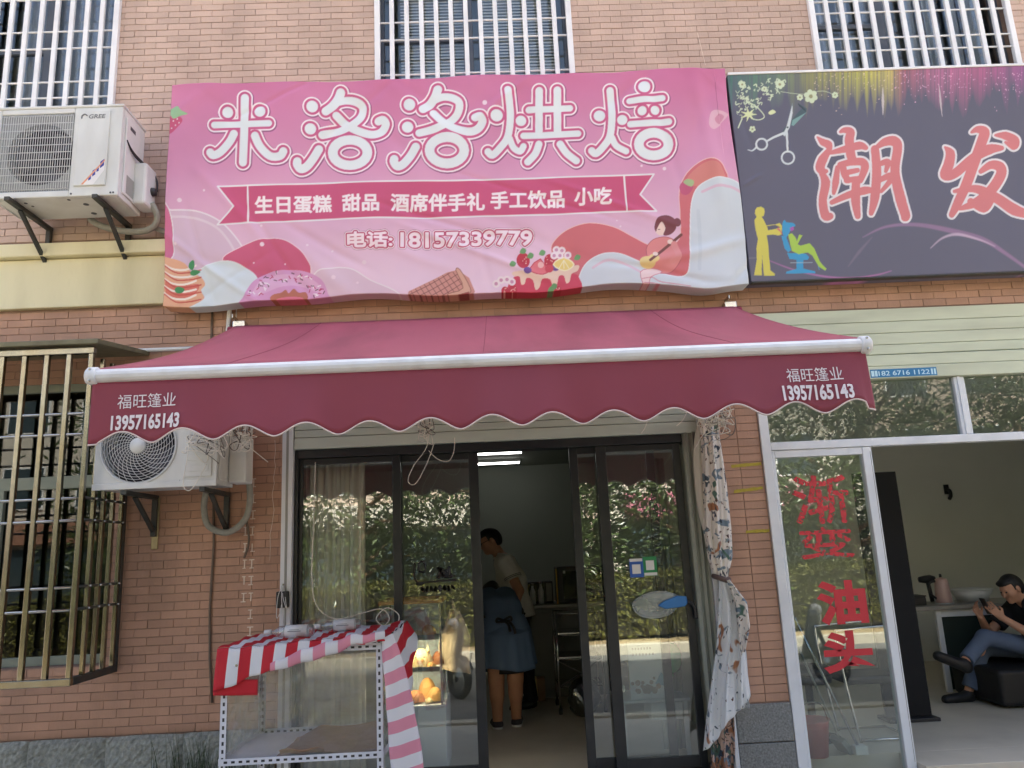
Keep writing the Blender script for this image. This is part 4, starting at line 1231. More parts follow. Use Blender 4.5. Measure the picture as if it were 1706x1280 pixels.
    G_ += [(Bq((265, 280), (266, 280)), 33), (Bq((388, 303), (389, 303)), 29), (Bq((322, 148), (330, 215), (335, 290), (322, 385), (285, 440), (245, 478), (222, 462)), 21), (Bq((332, 395), (352, 440), (385, 458), (402, 432)), 19),
           (Bq((480, 152), (480, 370)), 22), (Bq((572, 150), (574, 370)), 22), (Bq((428, 247), (636, 242)), 19), (Bq((402, 379), (678, 372)), 19), (Bq((480, 422), (462, 470), (424, 512)), 21), (Bq((588, 424), (622, 472), (670, 510)), 21),
           (Bq((785, 282), (786, 282)), 31), (Bq((900, 304), (901, 304)), 28), (Bq((838, 152), (846, 230), (848, 310), (838, 390), (806, 440), (770, 474), (748, 460)), 21), (Bq((850, 395), (872, 435), (922, 462)), 19),
           (Bq((1010, 138), (1011, 138)), 33), (Bq((936, 208), (1104, 198)), 18), (Bq((1000, 260), (1001, 260)), 25), (Bq((1066, 257), (1067, 257)), 25), (Bq((942, 326), (1138, 314)), 19),
           (Bq(*[(1062 + 76 * math.cos(t_), 426 + 57 * math.sin(t_)) for t_ in np.linspace(0, 2 * math.pi, 25)]), 27)]
    sel = s.box(Aq((200, 90)) + Bq((1200, 620)), 6)
    d = np.full(len(sel), 1e9)
    d2 = np.full(len(sel), 1e9)
    for pts, r_ in G_:
        pts = cat(pts, 4) if len(pts) > 2 and len(pts) < 20 else pts
        w0 = s.box(pts, Zq(r_) + 12)
        w = np.searchsorted(sel, w0)
        w = w[(w < len(sel))]
        w = w[np.isin(sel[w], w0)]
        d[w] = np.minimum(d[w], seg_dist(x[sel[w]], y[sel[w]], pts) - Zq(r_))
        d2[w] = np.minimum(d2[w], seg_dist(x[sel[w]] - .8, y[sel[w]] - 1.2, pts) - Zq(r_))
    s.layers(sel, d2, [(7.0, C(146, 82, 124), .95)])
    s.layers(sel, d, [(5.7, C(246, 236, 244), 1), (3.2, C(200, 90, 138), 1), (-.9, C(226, 234, 240), 1)])

def fold(U, V, p, q, r, a, w):
    """one soft crease running from p to q (in sheet fractions)"""
    dx, dy = q[0] - p[0], q[1] - p[1]
    L2 = dx * dx + dy * dy
    t = ((U - p[0]) * dx + (V - p[1]) * dy) / L2
    dist = ((U - p[0]) * -dy + (V - p[1]) * dx) / math.sqrt(L2)
    return a * np.exp(-(dist / w) ** 2) * np.exp(-((t - .5) / .5) ** 4)
def banner_disp(U, V, X, Z):
    d = .006 * np.sin(U * 9 + V * 4) + .004 * np.sin(U * 21 - V * 9 + 1)
    d += .0026 * np.sin(U * 60 + 9 * V + 2 * np.sin(U * 11)) * (1 - V) + .0012 * np.sin(U * 130 - 22 * V + 3 * np.sin(V * 5)) * np.clip(.7 - V, 0, 1) + .0016 * np.sin((U * 1.2 + V) * 46) * V ** 3
    q = random.Random(11)
    for i in range(26):                             # drag lines fan out from the lacing along the edges
        u = q.random()
        top = i % 2
        d += fold(U, V, (u, 1.0 if top else 0.0), (u + q.uniform(-.16, .16), (1 - q.uniform(.15, .4)) if top else q.uniform(.15, .45)), 0, q.uniform(-.015, .015), q.uniform(.006, .02))
    for p, q_, a, w in (((.94, 1.0), (.97, .35), -.02, .014), ((.98, .98), (.9, .5), .012, .02), ((.8, .08), (1.0, .2), -.018, .02), ((.76, .1), (.95, .02), .014, .015), ((.55, .35), (.72, .12), .008, .02), ((.3, .3), (.5, .1), -.008, .02), ((.0, .25), (.25, .05), .01, .02), ((.36, .42), (.62, .2), .010, .012), ((.42, .3), (.66, .05), -.012, .012), ((.5, .55), (.78, .3), .008, .01), ((.2, .35), (.34, .12), .010, .012), ((.66, .5), (.9, .25), -.010, .012), ((.05, .6), (.2, .2), -.008, .012), ((.86, .9), (.9, .45), .010, .01), ((.6, .98), (.66, .7), .007, .01), ((.3, .98), (.27, .72), -.007, .01)):
        d += fold(U, V, p, q_, 0, a, w)
    X = X + .018 * (V - .5) * (U - .45) * 2 + .01 * np.sin(V * 7 + 1) * (U < .03) * (1 - U / .03) + .012 * np.sin(V * 6) * (U > .98)
    Z = Z - (1 - V) ** 3 * (.018 * np.sin(U * 13 + .6) + .010 * np.sin(U * 31)) - (1 - V) ** 4 * .05 * np.exp(-((U - .93) / .05) ** 2) + V ** 4 * (.008 * np.sin(U * 15) + .006 * np.sin(U * 37))
    d = d - .035 * np.exp(-((U - .9) / .1) ** 2) * np.exp(-(V / .12) ** 2)
    return X, Z, d
M_print = mat('banner_print', (1, 1, 1), .55, var=.03, vs=3, bump=.06, bs=500, attr='print', dirt=.06, ds=2)
bn = thing('shop_banner', (-.23, -.18, 3.49), 'pink bakery banner with big rounded white characters, stretched over a frame above the awning', 'banner')
cloth_sheet('cloth', -2.395, 1.925, 3.482, 5.262, -.185, .0049, banner_disp, .14, M_print, bn, paint_banner)
fr = MB()
for z in (3.53, 4.1, 4.7, 5.2): fr.box(-2.36, 1.89, -.15, -.12, z, z + .03)
for x in (-2.33, -1.2, 0, 1.2, 1.85): fr.box(x, x + .03, -.119, -.003, 3.54, 5.21)
fr.build('frame', M_dark, bn)

Sq = lambda *p: [(1200 + a / 3.283, 90 + b / 3.283) for a, b in p]
def paint_salon(s):
    x, y = s.x, s.y
    s.c = np.tile(C(94, 94, 114), (len(x), 1))
    tt = np.clip((y - 110) / 360, 0, 1)[:, None]
    s.c = C(92, 92, 110) * (1 - tt) + C(98, 98, 118) * tt
    # coloured light curtain along the top
    zx = (x - 1200) * 3.283
    zy = (y - 90) * 3.283 - 0.03 * (1661 - zx)
    q = np.random.RandomState(3)
    col = np.stack([np.interp(zx, [50, 300, 480, 800, 930, 1000, 1200, 1400, 1661], [lin(v) for v in c_]) for c_ in
                    ([70, 110, 150, 205, 215, 190, 205, 190, 170], [120, 140, 150, 200, 200, 110, 120, 100, 95], [105, 110, 90, 90, 110, 120, 160, 140, 150])], 1)
    ns = np.interp(zx, np.linspace(40, 1700, 340), q.rand(340))
    ns2 = np.interp(zx, np.linspace(40, 1700, 90), q.rand(90))
    length = 60 + 190 * ns2
    a = np.clip(1 - (zy - 95) / length, 0, 1) ** .8 * (.25 + .75 * ns) * .95
    a[zy < 60] *= .8
    s.c = s.c * (1 - a[:, None]) + col * a[:, None]
    for i in range(230):
        a_, b_ = q.uniform(500, 1661), 70 + abs(q.normal(0, 75))
        s.disc(*Sq((a_, b_ + 30))[0], q.uniform(.4, 1.1), q.uniform(.4, 1.1), C(240, 214, 190) if a_ < 950 else C(240, 190, 220), q.uniform(.4, .95))
    for p, r_ in ((((1197, 170), (1205, 250), (1215, 340)), [.3, 1.6, .3]), (((890, 180), (890, 330)), [.4, 2.2, .4])):
        s.stroke(Sq(*p), r_, C(230, 220, 224), .6, 6)
    # floral filigree
    pal = C(206, 220, 190)
    qq = random.Random(2)
    for i in range(130):
        a_, b_ = qq.uniform(85, 350), qq.uniform(145, 340)
        if (a_ - 85) * .9 + (b_ - 145) > 270: continue
        th = qq.uniform(0, 6.2)
        r_ = qq.uniform(5, 16)
        s.stroke(Sq((a_, b_), (a_ + r_ * math.cos(th), b_ + r_ * math.sin(th)), (a_ + r_ * 1.3 * math.cos(th + .9), b_ + r_ * 1.3 * math.sin(th + .9))), qq.choice((.45, .7, 1.0)), pal, .9, 4)
    def flower(a_, b_, r_, n=6, c_=pal):
        for k in range(n):
            t_ = 2 * math.pi * k / n + .3
            s.disc(*Sq((a_ + r_ * .62 * math.cos(t_), b_ + r_ * .62 * math.sin(t_)))[0], r_ / 8.5, r_ / 8.5, c_)
        s.disc(*Sq((a_, b_))[0], r_ / 12, r_ / 12, C(150, 150, 110))
    flower(495, 230, 38); flower(325, 165, 26); flower(435, 236, 18); flower(628, 222, 18); flower(175, 410, 18, 5); flower(120, 165, 20); flower(240, 190, 16)
    for k in range(7):
        t_ = k * .9
        s.stroke(Sq((155, 330), (155 + 45 * math.cos(t_), 330 + 38 * math.sin(t_))), [2.6, .3], C(214, 224, 176))
    s.stroke(Sq((120, 350), (105, 385), (98, 402)), 1.0, pal, 1, 4)
    s.stroke(Sq((150, 260), (200, 290), (240, 340), (210, 360), (170, 352)), .8, pal, 1, 5)
    s.poly(Sq((262, 320), (285, 304), (303, 318), (275, 332)), C(214, 224, 176), smooth=3)
    s.stroke(Sq((330, 205), (400, 215), (470, 218), (560, 200), (640, 228)), .5, pal, .7, 5)
    # scissors
    dk, lt = C(48, 66, 74), C(206, 216, 222)
    s.poly(Sq((330, 440), (470, 318), (472, 296), (425, 268), (445, 296), (350, 405)), C(70, 92, 100))
    s.poly(Sq((388, 388), (395, 360), (470, 318), (400, 392)), C(120, 160, 160))
    for k in range(8): s.stroke(Sq((425 + k * 5, 270 + k * 4), (432 + k * 5, 284 + k * 4)), .5, dk)
    s.poly(Sq((360, 400), (378, 330), (394, 268), (396, 320), (380, 400), (352, 450), (340, 440)), lt, line=C(120, 130, 140), lw=.4)
    s.stroke(Sq((345, 432), (290, 455), (255, 475)), [2.0, 1.5], lt)
    s.stroke(Sq((362, 420), (366, 480), (368, 530)), [2.0, 1.5], lt)
    for a_, b_, r_ in ((226, 492, 30), (370, 565, 34)):
        s.stroke(Sq(*[(a_ + r_ * math.cos(t_), b_ + r_ * math.sin(t_)) for t_ in np.linspace(0, 6.2832, 26)]), 1.5, lt)
    s.stroke(Sq((198, 508), (175, 526), (150, 522)), [1.6, .5], lt, 1, 4)
    s.disc(*Sq((368, 400))[0], 1.6, 1.6, dk)
    # swooshes of light
    for p, r_, c_, o_ in ((((780, 1000), (900, 945), (1060, 932), (1240, 960), (1430, 1010), (1560, 1090), (1700, 1190)), [.5, 2.0, 3.0, 4.0, 4.0, 3.0, 2.0], C(170, 130, 170), .55), (((1150, 1060), (1215, 1005), (1300, 985), (1420, 1015), (1500, 1050)), [.3, 1.4, 2.4, 1.4, .3], C(214, 190, 214), .7),
                          (((270, 1128), (420, 1182), (600, 1218), (740, 1222), (860, 1205), (935, 1184)), [.4, 1.2, 1.6, 1.2, .4], C(190, 120, 180), .8), (((150, 1115), (210, 1112)), [.4, .4], C(150, 150, 150), .6), (((700, 1160), (760, 1080), (830, 1000)), [.4, 2.5, .4], C(150, 130, 150), .35)):
        s.stroke(Sq(*p), r_, c_, o_, 6, aa=2.5)
    # hairdresser, chair and client
    ye, bl, gr = C(214, 206, 92), C(58, 156, 206), C(170, 206, 82)
    s.poly(Sq((192, 850), (202, 836), (224, 832), (240, 842), (243, 862), (238, 884), (226, 886), (238, 905), (252, 935), (300, 930), (325, 922), (338, 938), (336, 985), (318, 990), (290, 985), (254, 988), (262, 1040), (268, 1110), (274, 1180), (300, 1200), (298, 1210), (240, 1210), (236, 1180), (230, 1100), (226, 1180), (228, 1208), (185, 1208), (190, 1180), (200, 1120), (198, 1060), (206, 1010), (194, 960), (188, 905), (200, 888), (190, 870)), ye)
    s.poly(Sq((255, 940), (300, 932), (330, 945), (300, 955), (262, 962)), C(94, 94, 112))
    s.poly(Sq((340, 925), (352, 905), (362, 918), (400, 922), (412, 940), (395, 945), (378, 975), (362, 1000), (342, 985)), bl, smooth=2)
    s.poly(Sq((334, 990), (362, 1000), (388, 1070), (372, 1082), (352, 1060)), bl)
    s.poly(Sq((366, 1085), (470, 1090), (488, 1108), (480, 1122), (455, 1124), (455, 1170), (520, 1186), (522, 1196), (360, 1198), (362, 1188), (418, 1172), (418, 1122), (380, 1118)), bl)
    s.poly(Sq((380, 950), (400, 940), (404, 958), (388, 968)), C(168, 90, 170))
    s.poly(Sq((372, 985), (392, 978), (412, 1000), (420, 1020), (432, 985), (450, 990), (438, 1010), (424, 1038), (440, 1045), (490, 1032), (515, 1060), (545, 1130), (560, 1150), (582, 1172), (575, 1182), (540, 1160), (505, 1100), (480, 1082), (430, 1092), (392, 1074)), gr)
    s.stroke(Sq((538, 1160), (542, 1176)), .6, C(90, 150, 190))
    s.stroke(Sq((385, 1140), (505, 1137)), .5, C(170, 190, 200))
    for p in (((312, 955), (330, 968)), ((318, 948), (336, 980))): s.stroke(Sq(*p), .9, C(214, 110, 120))
    # the two brush characters
    strokes = [
        (((530, 452), (560, 480), (590, 495), (598, 530)), [1, 6, 7, 3]), (((598, 520), (560, 575), (545, 620), (560, 640), (580, 640)), [4, 8, 8, 6, 3]), (((545, 640), (575, 700), (560, 800), (575, 880), (600, 885)), [3, 8, 7, 8, 6]),
        (((655, 425), (680, 415), (712, 425), (705, 470), (715, 560), (735, 590)), [2, 5, 7, 8, 8, 6]), (((600, 540), (680, 520), (760, 500), (795, 512)), [3, 6, 7, 4]), (((655, 605), (720, 590), (775, 590), (790, 620), (765, 690)), [5, 6, 7, 7, 5]), (((665, 605), (680, 660), (700, 690)), [6, 6, 5]),
        (((690, 648), (750, 635)), [5, 4]), (((690, 690), (765, 680)), [5, 5]), (((610, 810), (700, 770), (790, 745), (830, 745)), [4, 6, 7, 4]), (((742, 690), (740, 800), (752, 885)), [7, 8, 5]), (((640, 620), (630, 700), (620, 760)), [4, 6, 3]),
        (((845, 520), (855, 640), (845, 780), (825, 870)), [7, 8, 8, 4]), (((850, 512), (900, 480), (950, 475), (970, 510), (955, 640), (985, 790), (1012, 885), (998, 895)), [3, 7, 9, 8, 8, 9, 8, 3]), (((870, 600), (915, 590), (905, 640)), [4, 6, 3]), (((868, 690), (925, 665), (930, 690), (880, 750)), [4, 6, 5, 3]),
        (((1375, 425), (1410, 410), (1445, 425), (1430, 480), (1390, 590), (1350, 700), (1300, 810), (1265, 878)), [2, 6, 9, 9, 9, 9, 8, 5]), (((1228, 505), (1258, 540), (1250, 600), (1230, 660), (1285, 650), (1380, 570), (1470, 520), (1540, 512)), [1, 8, 9, 9, 8, 8, 9, 4]),
        (((1505, 442), (1560, 445), (1610, 470), (1605, 500), (1560, 480)), [2, 7, 8, 7, 2]), (((1425, 640), (1480, 605), (1530, 615), (1535, 660), (1480, 745), (1400, 810), (1310, 845)), [4, 7, 9, 9, 9, 8, 3]), (((1280, 750), (1370, 735), (1430, 745), (1520, 790), (1610, 850), (1700, 880)), [3, 6, 8, 9, 10, 6]),
        (((1370, 805), (1440, 840), (1480, 800)), [6, 8, 6])]
    sel = s.box(Sq((480, 370), (1800, 940)), 0)
    d = np.full(len(sel), 1e9)
    for pts, rad in strokes:
        p = cat(Sq(*pts), 5)
        rr_ = list(np.interp(np.linspace(0, 1, len(p)), np.linspace(0, 1, len(rad)), rad))
        d = np.minimum(d, seg_dist(x[sel], y[sel], p, [v_ * .95 for v_ in rr_]))
    s.layers(sel, d, [(3.4, C(226, 222, 228), 1), (.2, C(212, 126, 130), 1)])
    s.stroke([(1200, 122.5), (1720, 108)], .9, C(70, 72, 84))

def salon_disp(U, V, X, Z):
    d = .0025 * np.sin(U * 7 + V * 5) + .0015 * np.sin(U * 17 - V * 12)
    for p, q_, a, w in (((.0, .98), (.05, .6), .006, .01), ((.01, .45), (.06, .5), -.006, .008), ((.0, .2), (.04, .3), .004, .01)):
        d += fold(U, V, p, q_, 0, a, w)
    return X, Z, d
M_print2 = mat('salon_print', (1, 1, 1), .5, var=.03, vs=3, bump=.05, bs=500, attr='print', dirt=.05, ds=2)
sg = thing('salon_sign', (3.5, -.17, 3.5), 'dark grey hair salon sign with coral brush characters and scissors', 'sign')
cloth_sheet('cloth', 1.945, 4.75, 3.488, 5.205, -.175, .0052, salon_disp, .15, M_print2, sg, paint_salon)
MB().box(1.95, 4.745, -.182, -.12, 5.206, 5.226).build('edge_strip', M_white, sg, bevel=.003)
MB().box(1.95, 4.745, -.1765, -.12, 3.476, 3.4875).build('edge_strip', M_dark, sg, bevel=.003)
fr = MB()
for z in (3.53, 4.3, 5.15): fr.box(1.98, 4.72, -.15, -.12, z, z + .03)
for x in (1.98, 3.0, 4.0, 4.68): fr.box(x, x + .03, -.119, -.003, 3.54, 5.16)
fr.build('frame', M_dark, sg)

# ------------------------------------------------------------------ cart with striped cloth in front of the left door
def stripe_mat(name, ca, cb, w, rough=.7):
    m = mat(name, (1, 1, 1), rough, var=.04, vs=6, bump=.12, bs=300)
    N, L = m.node_tree.nodes, m.node_tree.links
    uv = N.new('ShaderNodeUVMap')
    sx = N.new('ShaderNodeSeparateXYZ')
    L.new(uv.outputs[0], sx.inputs[0])
    k = None
    for op, v in (('DIVIDE', w), ('FRACT', 0), ('GREATER_THAN', .5)):
        q = N.new('ShaderNodeMath')
        q.operation = op
        q.inputs[1].default_value = v
        L.new(sx.outputs[0] if k is None else k, q.inputs[0])
        k = q.outputs[0]
    c = N.new('ShaderNodeMix')
    c.data_type = 'RGBA'
    c.inputs[6].default_value, c.inputs[7].default_value = ca, cb
    L.new(k, c.inputs[0])
    mul = [n for n in N if n.type == 'MIX' and n.blend_type == 'MULTIPLY'][0]
    L.new(c.outputs[2], mul.inputs[6])
    return m
M_str = stripe_mat('red_white_stripe', S(196, 28, 44), (.76, .77, .80, 1), .133)
M_str2 = stripe_mat('pale_stripe_underside', S(224, 146, 166), (.78, .77, .80, 1), .133)
M_rack = mat('perforated_white_steel', (.74, .76, .82), .35, var=.05, dirt=.12, ds=6)
M_slot = mat('slot_dark', (.03, .03, .035), .6)
CX0, CX1, CY0, CY1, CT, CSH = -1.635, -.71, -.86, -.10, 1.125, .50
ct = thing('snack_cart', (-1.17, -.48, .0), 'white slotted steel rack wrapped in clear film, standing left of the bakery door', 'rack')
for x in (CX0, CX1):
    for y in (CY0, CY1):
        sx = 1 if x == CX0 else -1
        sy = 1 if y == CY0 else -1
        p = MB().box(*sorted((x, x + sx * .036)), *sorted((y, y + sy * .003)), .0, CT).box(*sorted((x, x + sx * .003)), *sorted((y + sy * .0035, y + sy * .036)), .0, CT)
        post = p.build('post', M_rack, ct)
        sl_ = MB()
        for z in np.arange(.06, CT, .042):
            a, b = sorted((x + sx * .013, x + sx * .025))
            if y == CY0: sl_.box(a, b, y - .0012, y - .0004, z, z + .02)
            else: sl_.box(a, b, y - .0046, y - .0036, z, z + .02)
        tag(sl_.build('slots', M_slot, post), kind='stuff')
for z in (CSH, .08, CT - .04):
    for y in (CY0, CY1):
        yy = (y - .0062, y - .0032) if y == CY0 else (y + .0005, y + .0035)
        rl = one('shelf_rail', M_rack, ct, CX0 + .004, CX1 - .004, *yy, z, z + .036)
        s2 = MB()
        for x in np.arange(CX0 + .03, CX1 - .03, .042):
            s2.box(x, x + .02, yy[0] - .0012, yy[0] - .0004, z + .012, z + .024)
        tag(s2.build('slots', M_slot, rl), kind='stuff')
    for x in (CX0, CX1):
        one('shelf_rail', M_rack, ct, x - .0035 if x == CX0 else x + .0005, x - .0005 if x == CX0 else x + .0035, CY0, CY1, z, z + .036)
one('shelf', M_rack, ct, CX0 + .006, CX1 - .006, CY0 + .006, CY1 - .006, CSH + .006, CSH + .012)
M_film = glass_mat('clear_film', tint=(.97, .97, .97), base=.06, rough=.0, wob=1.0, ws=13, haze=.09)
def film(name, a, b, nx):
    def fn(u, v):
        p = Vector(a) + (Vector(b) - Vector(a)) * u
        w = .006 * math.sin(u * 14 + v * 9) + .004 * math.sin(u * 31 - v * 23)
        return (p[0] + w * nx[0], p[1] + w * nx[1], CSH + .02 + (CT - CSH - .06) * v)
    MB().grid(24, 16, fn).build(name, M_film, ct, smooth=True, solid=.0008)
film('film', (CX0 + .01, CY0 + .012, 0), (CX1 - .01, CY0 + .012, 0), (0, 1))
film('film', (CX0 + .012, CY0 + .02, 0), (CX0 + .012, CY1 - .02, 0), (1, 0))
film('film', (CX1 - .012, CY0 + .02, 0), (CX1 - .012, CY1 - .02, 0), (1, 0))
film('film', (CX0 + .02, CY1 - .012, 0), (CX1 - .02, CY1 - .012, 0), (0, 1))
# cardboard on the shelf
cb = thing('cardboard_sheet', (-1.0, -.45, CSH + .02), 'crumpled brown cardboard lying on the shelf of the cart', 'cardboard')
def cbf(u, v):
    return (-1.33 + .58 * u + .20 * v * (1 - u) * .6, -.80 + .62 * v, CSH + .022 + .035 * v + .012 * math.sin(u * 5 + v * 3) + .02 * max(0, u - .6) + .018 * math.exp(-((v - .45 - .2 * u) / .04) ** 2))
MB().grid(16, 14, cbf).build('sheet', mat('cardboard', S(164, 132, 108), .9, var=.15, vs=8, bump=.2, dirt=.2, ds=6), cb, smooth=True, solid=.005)
MB().grid(8, 3, lambda u, v: (-1.30 + .25 * u, -.82 - .03 * v, CSH + .035 + .03 * v + .006 * math.sin(u * 9))).build('flap', MATS['cardboard'], cb, solid=.004)
# striped cloth: top, front flap with turned-up hem, side flap, rolled corner
cl = thing('striped_cloth', (-1.17, -.48, CT), 'red and white striped cloth thrown over the top of the cart', 'cloth')
def topc(u, v):
    x, y = CX0 - .02 + (CX1 - CX0 + .06) * u, CY0 - .012 + (CY1 - CY0 + .03) * v
    return (x, y, CT + .012 - .012 * math.sin(math.pi * u) * math.sin(math.pi * v) + .010 * math.sin(u * 17 + v * 3) * v + .004 * math.sin(u * 41 + v * 13) + .004 * math.sin(v * 23 - u * 9) + .014 * math.exp(-((u - .8 + v * .5) / .05) ** 2) + .03 * u)
tp = MB().grid(60, 24, topc, lambda u, v: ((CX1 - CX0 + .06) * u + .04 * v, v)).build('top', M_str, cl, smooth=True, solid=.003)
def drop(u): return max(.03, .235 - .06 * min(u / .2, 1) - .145 * max(0, u - .15) / .75)
def flap(u, v):
    t = topc(u, 0)
    return (t[0] - .01 * v, t[1] - .012 - .02 * math.sin(v * 1.5) - .008 * math.sin(u * 22) * v, t[2] - .003 - drop(u) * v)
MB().grid(60, 10, flap, lambda u, v: ((CX1 - CX0 + .06) * u, v)).build('front_flap', M_str, cl, smooth=True, solid=.003)
one_c = MB().grid(12, 6, lambda u, v: (CX0 - .035 + .25 * u, CY0 - .024 - .004 * math.sin(u * 5), CT - .16 - .085 * v - .01 * u), lambda u, v: (.08 * u * .2, v))
one_c.build('lower_hem', M_str, cl, smooth=True, solid=.003)
def roll(u, v):                              # turned-up hem, pale underside outwards
    uu = .33 + .66 * u
    f_ = flap(uu, .86 - .16 * u)
    a = 2 * math.pi * v
    r = .017 + .012 * math.sin(math.pi * min(u * 1.2, 1))
    return (f_[0], f_[1] - .012 + r * .55 * math.cos(a), f_[2] - .004 + r * math.sin(a) * 1.35 + .03 * u)
MB().grid(40, 12, roll, lambda u, v: ((CX1 - CX0) * (.33 + .66 * u), v)).build('turned_hem', M_str2, cl, smooth=True)
def sidef(u, v):                             # hangs from the right edge
    t = topc(1, u)
    d = .46 * (1 - u) + .10
    return (t[0] + .012 + .07 * v + .010 * math.sin(u * 16) * v, t[1], t[2] - d * v)
MB().grid(20, 24, sidef, lambda u, v: ((CX1 - CX0 + .06) + (.40 * (1 - u) + .06) * v + .10 * u, v)).build('side_flap', M_str, cl, smooth=True, solid=.003)
def rolled(u, v):
    a = 2 * math.pi * v
    z = CT + .035 - .76 * u
    w = .030 + .050 * min(u * 2.0, 1) + .006 * math.sin(u * 9)
    return (CX1 + .035 + .115 * u + w * math.cos(a) * (1 + .15 * math.sin(3 * a + u * 4)), CY0 - .03 + .02 * u + w * .55 * math.sin(a), z + .012 * math.cos(a))
MB().grid(40, 24, rolled, lambda u, v: (1.0 + .78 * u + .01 * math.cos(v * 6.28), v)).build('rolled_corner', M_str2, cl, smooth=True)
MB().lathe([(0, -.004), (.007, -.003), (.008, 0)], (CX0 + .10, CY0 - .05, CT - .085), 'y', 10).build('stud', M_steel, cl)
# two clear bottles with labels lying on the cloth
M_clear = glass_mat('clear_plastic', tint=(.9, .9, .9), base=.14, rough=.05, haze=.2)
for i, (x0, y0, lab) in enumerate(((-1.44, -.60, 'clear bottle with white label lying on the striped cloth, nearer the left edge'), (-1.20, -.33, 'clear bottle with white label lying further back on the striped cloth'))):
    t = thing('bottle', (x0, y0, CT + .03), lab, 'bottle', 'bottles lying on the cart')
    zc = CT + .062
    MB().lathe([(.0, 0), (.012, 0), (.014, .03), (.034, .06), (.036, .26), (.03, .27), (0, .27)], (x0, y0, zc), 'x', 20).build('body', M_clear, t, smooth=True)
    MB().lathe([(.0372, .10), (.0374, .10), (.0374, .235), (.0372, .235)], (x0, y0, zc), 'x', 24).build('label_sleeve', M_plastic, t, smooth=True)
    MB().box(x0 + .12, x0 + .20, y0 - .0382, y0 - .0374, zc + .0, zc + .004).box(x0 + .13, x0 + .19, y0 - .0382, y0 - .0374, zc + .010, zc + .012).build('label_print', M_logo, t)
    MB().lathe([(0, -.03), (.016, -.03), (.017, .012), (.013, .014)], (x0, y0, zc), 'x', 16).build('cap', M_plastic, t, smooth=True)
# thin cord hanging down the door
t = thing('hanging_cable', (-1.0, -.05, 1.16), 'thin white cord looping in front of the left glass door above the cart', 'cable')
MB().tube(cat([(-1.31, .01, 2.30), (-1.315, .0, 1.9), (-1.32, -.02, 1.5), (-1.28, -.04, 1.30), (-1.15, -.05, 1.21), (-.98, -.05, 1.235), (-.84, -.05, 1.26), (-.78, -.06, 1.20), (-.82, -.06, 1.15), (-.87, -.06, 1.20), (-.80, -.05, 1.265), (-.72, -.05, 1.22), (-.72, -.06, 1.16)], 8), .0035, 6).build('cord', M_wr, t, smooth=True)
# weeds at the plinth
gm = MB()
for i in range(160):
    x, y = -1.98 + rnd.gauss(0, .16), -.07 - abs(rnd.gauss(0, .05))
    h = rnd.uniform(.28, .58)
    a, l_ = rnd.uniform(0, 6.28), rnd.uniform(.02, .14)
    w = .004
    p = [(x + l_ * t_ * t_ * math.cos(a), y - abs(l_ * t_ * t_ * math.sin(a)) * .5, h * t_) for t_ in (0, .4, .75, 1)]
    n_ = len(gm.v)
    for j, c in enumerate(p):
        ww = w * (1 - j / 3.2)
        gm.v += [(c[0] - ww, c[1], c[2]), (c[0] + ww, c[1], c[2])]
    gm.f += [(n_ + 2 * j, n_ + 2 * j + 1, n_ + 2 * j + 3, n_ + 2 * j + 2) for j in range(3)]
wd = gm.build('weeds', mat('weed_green', (.035, .06, .025), .8, var=.4, vs=15), None, fix=False)
tag(wd, 'dark green weeds growing at the stone plinth beside the cart', 'weeds', kind='stuff')

# ------------------------------------------------------------------ curtains at the door
def curtain(name, x0, x1, y, z0, z1, folds, amp, m, parent, gather=None):
    def fn(u, v):
        a = amp * (.6 + .4 * v)
        x = x0 + (x1 - x0) * u
        return (x + .3 * a * math.sin(u * folds * 6.28 * 2 + 1), y + a * math.sin(u * folds * 6.28 + .6 * math.sin(v * 3)) + .3 * a * math.sin(u * folds * 17), z0 + (z1 - z0) * v)
    return MB().grid(int(folds * 14), 14, fn).build(name, m, parent, smooth=True, solid=.0015)
M_sheer = mat('white_sheer', S(242, 240, 230), .9, var=.05, trans=.35)
M_gcur = mat('grey_green_curtain', S(158, 164, 154), .9, var=.08)
t = thing('white_curtain', (-1.2, .24, .15), 'white pleated curtain hanging behind the leftmost glass door', 'curtain')
curtain('drape', -1.42, -.985, .17, .15, 2.30, 7, .022, M_sheer, t)
MB().tube([(-1.45, .24, 2.31), (-.2, .24, 2.31)], .012, 8).build('rod', M_steel, t)
t = thing('grey_curtain', (1.42, .0, .15), 'plain grey curtain hanging between the right glass door and the flowered drape', 'curtain')
curtain('drape', 1.352, 1.465, -.02, .12, 2.40, 2.5, .014, M_gcur, t)
curtain('inner_drape', 1.15, 1.33, .58, .12, 2.28, 4, .02, mat('pale_green_sheer', S(150, 160, 150), .9, trans=.3), t)
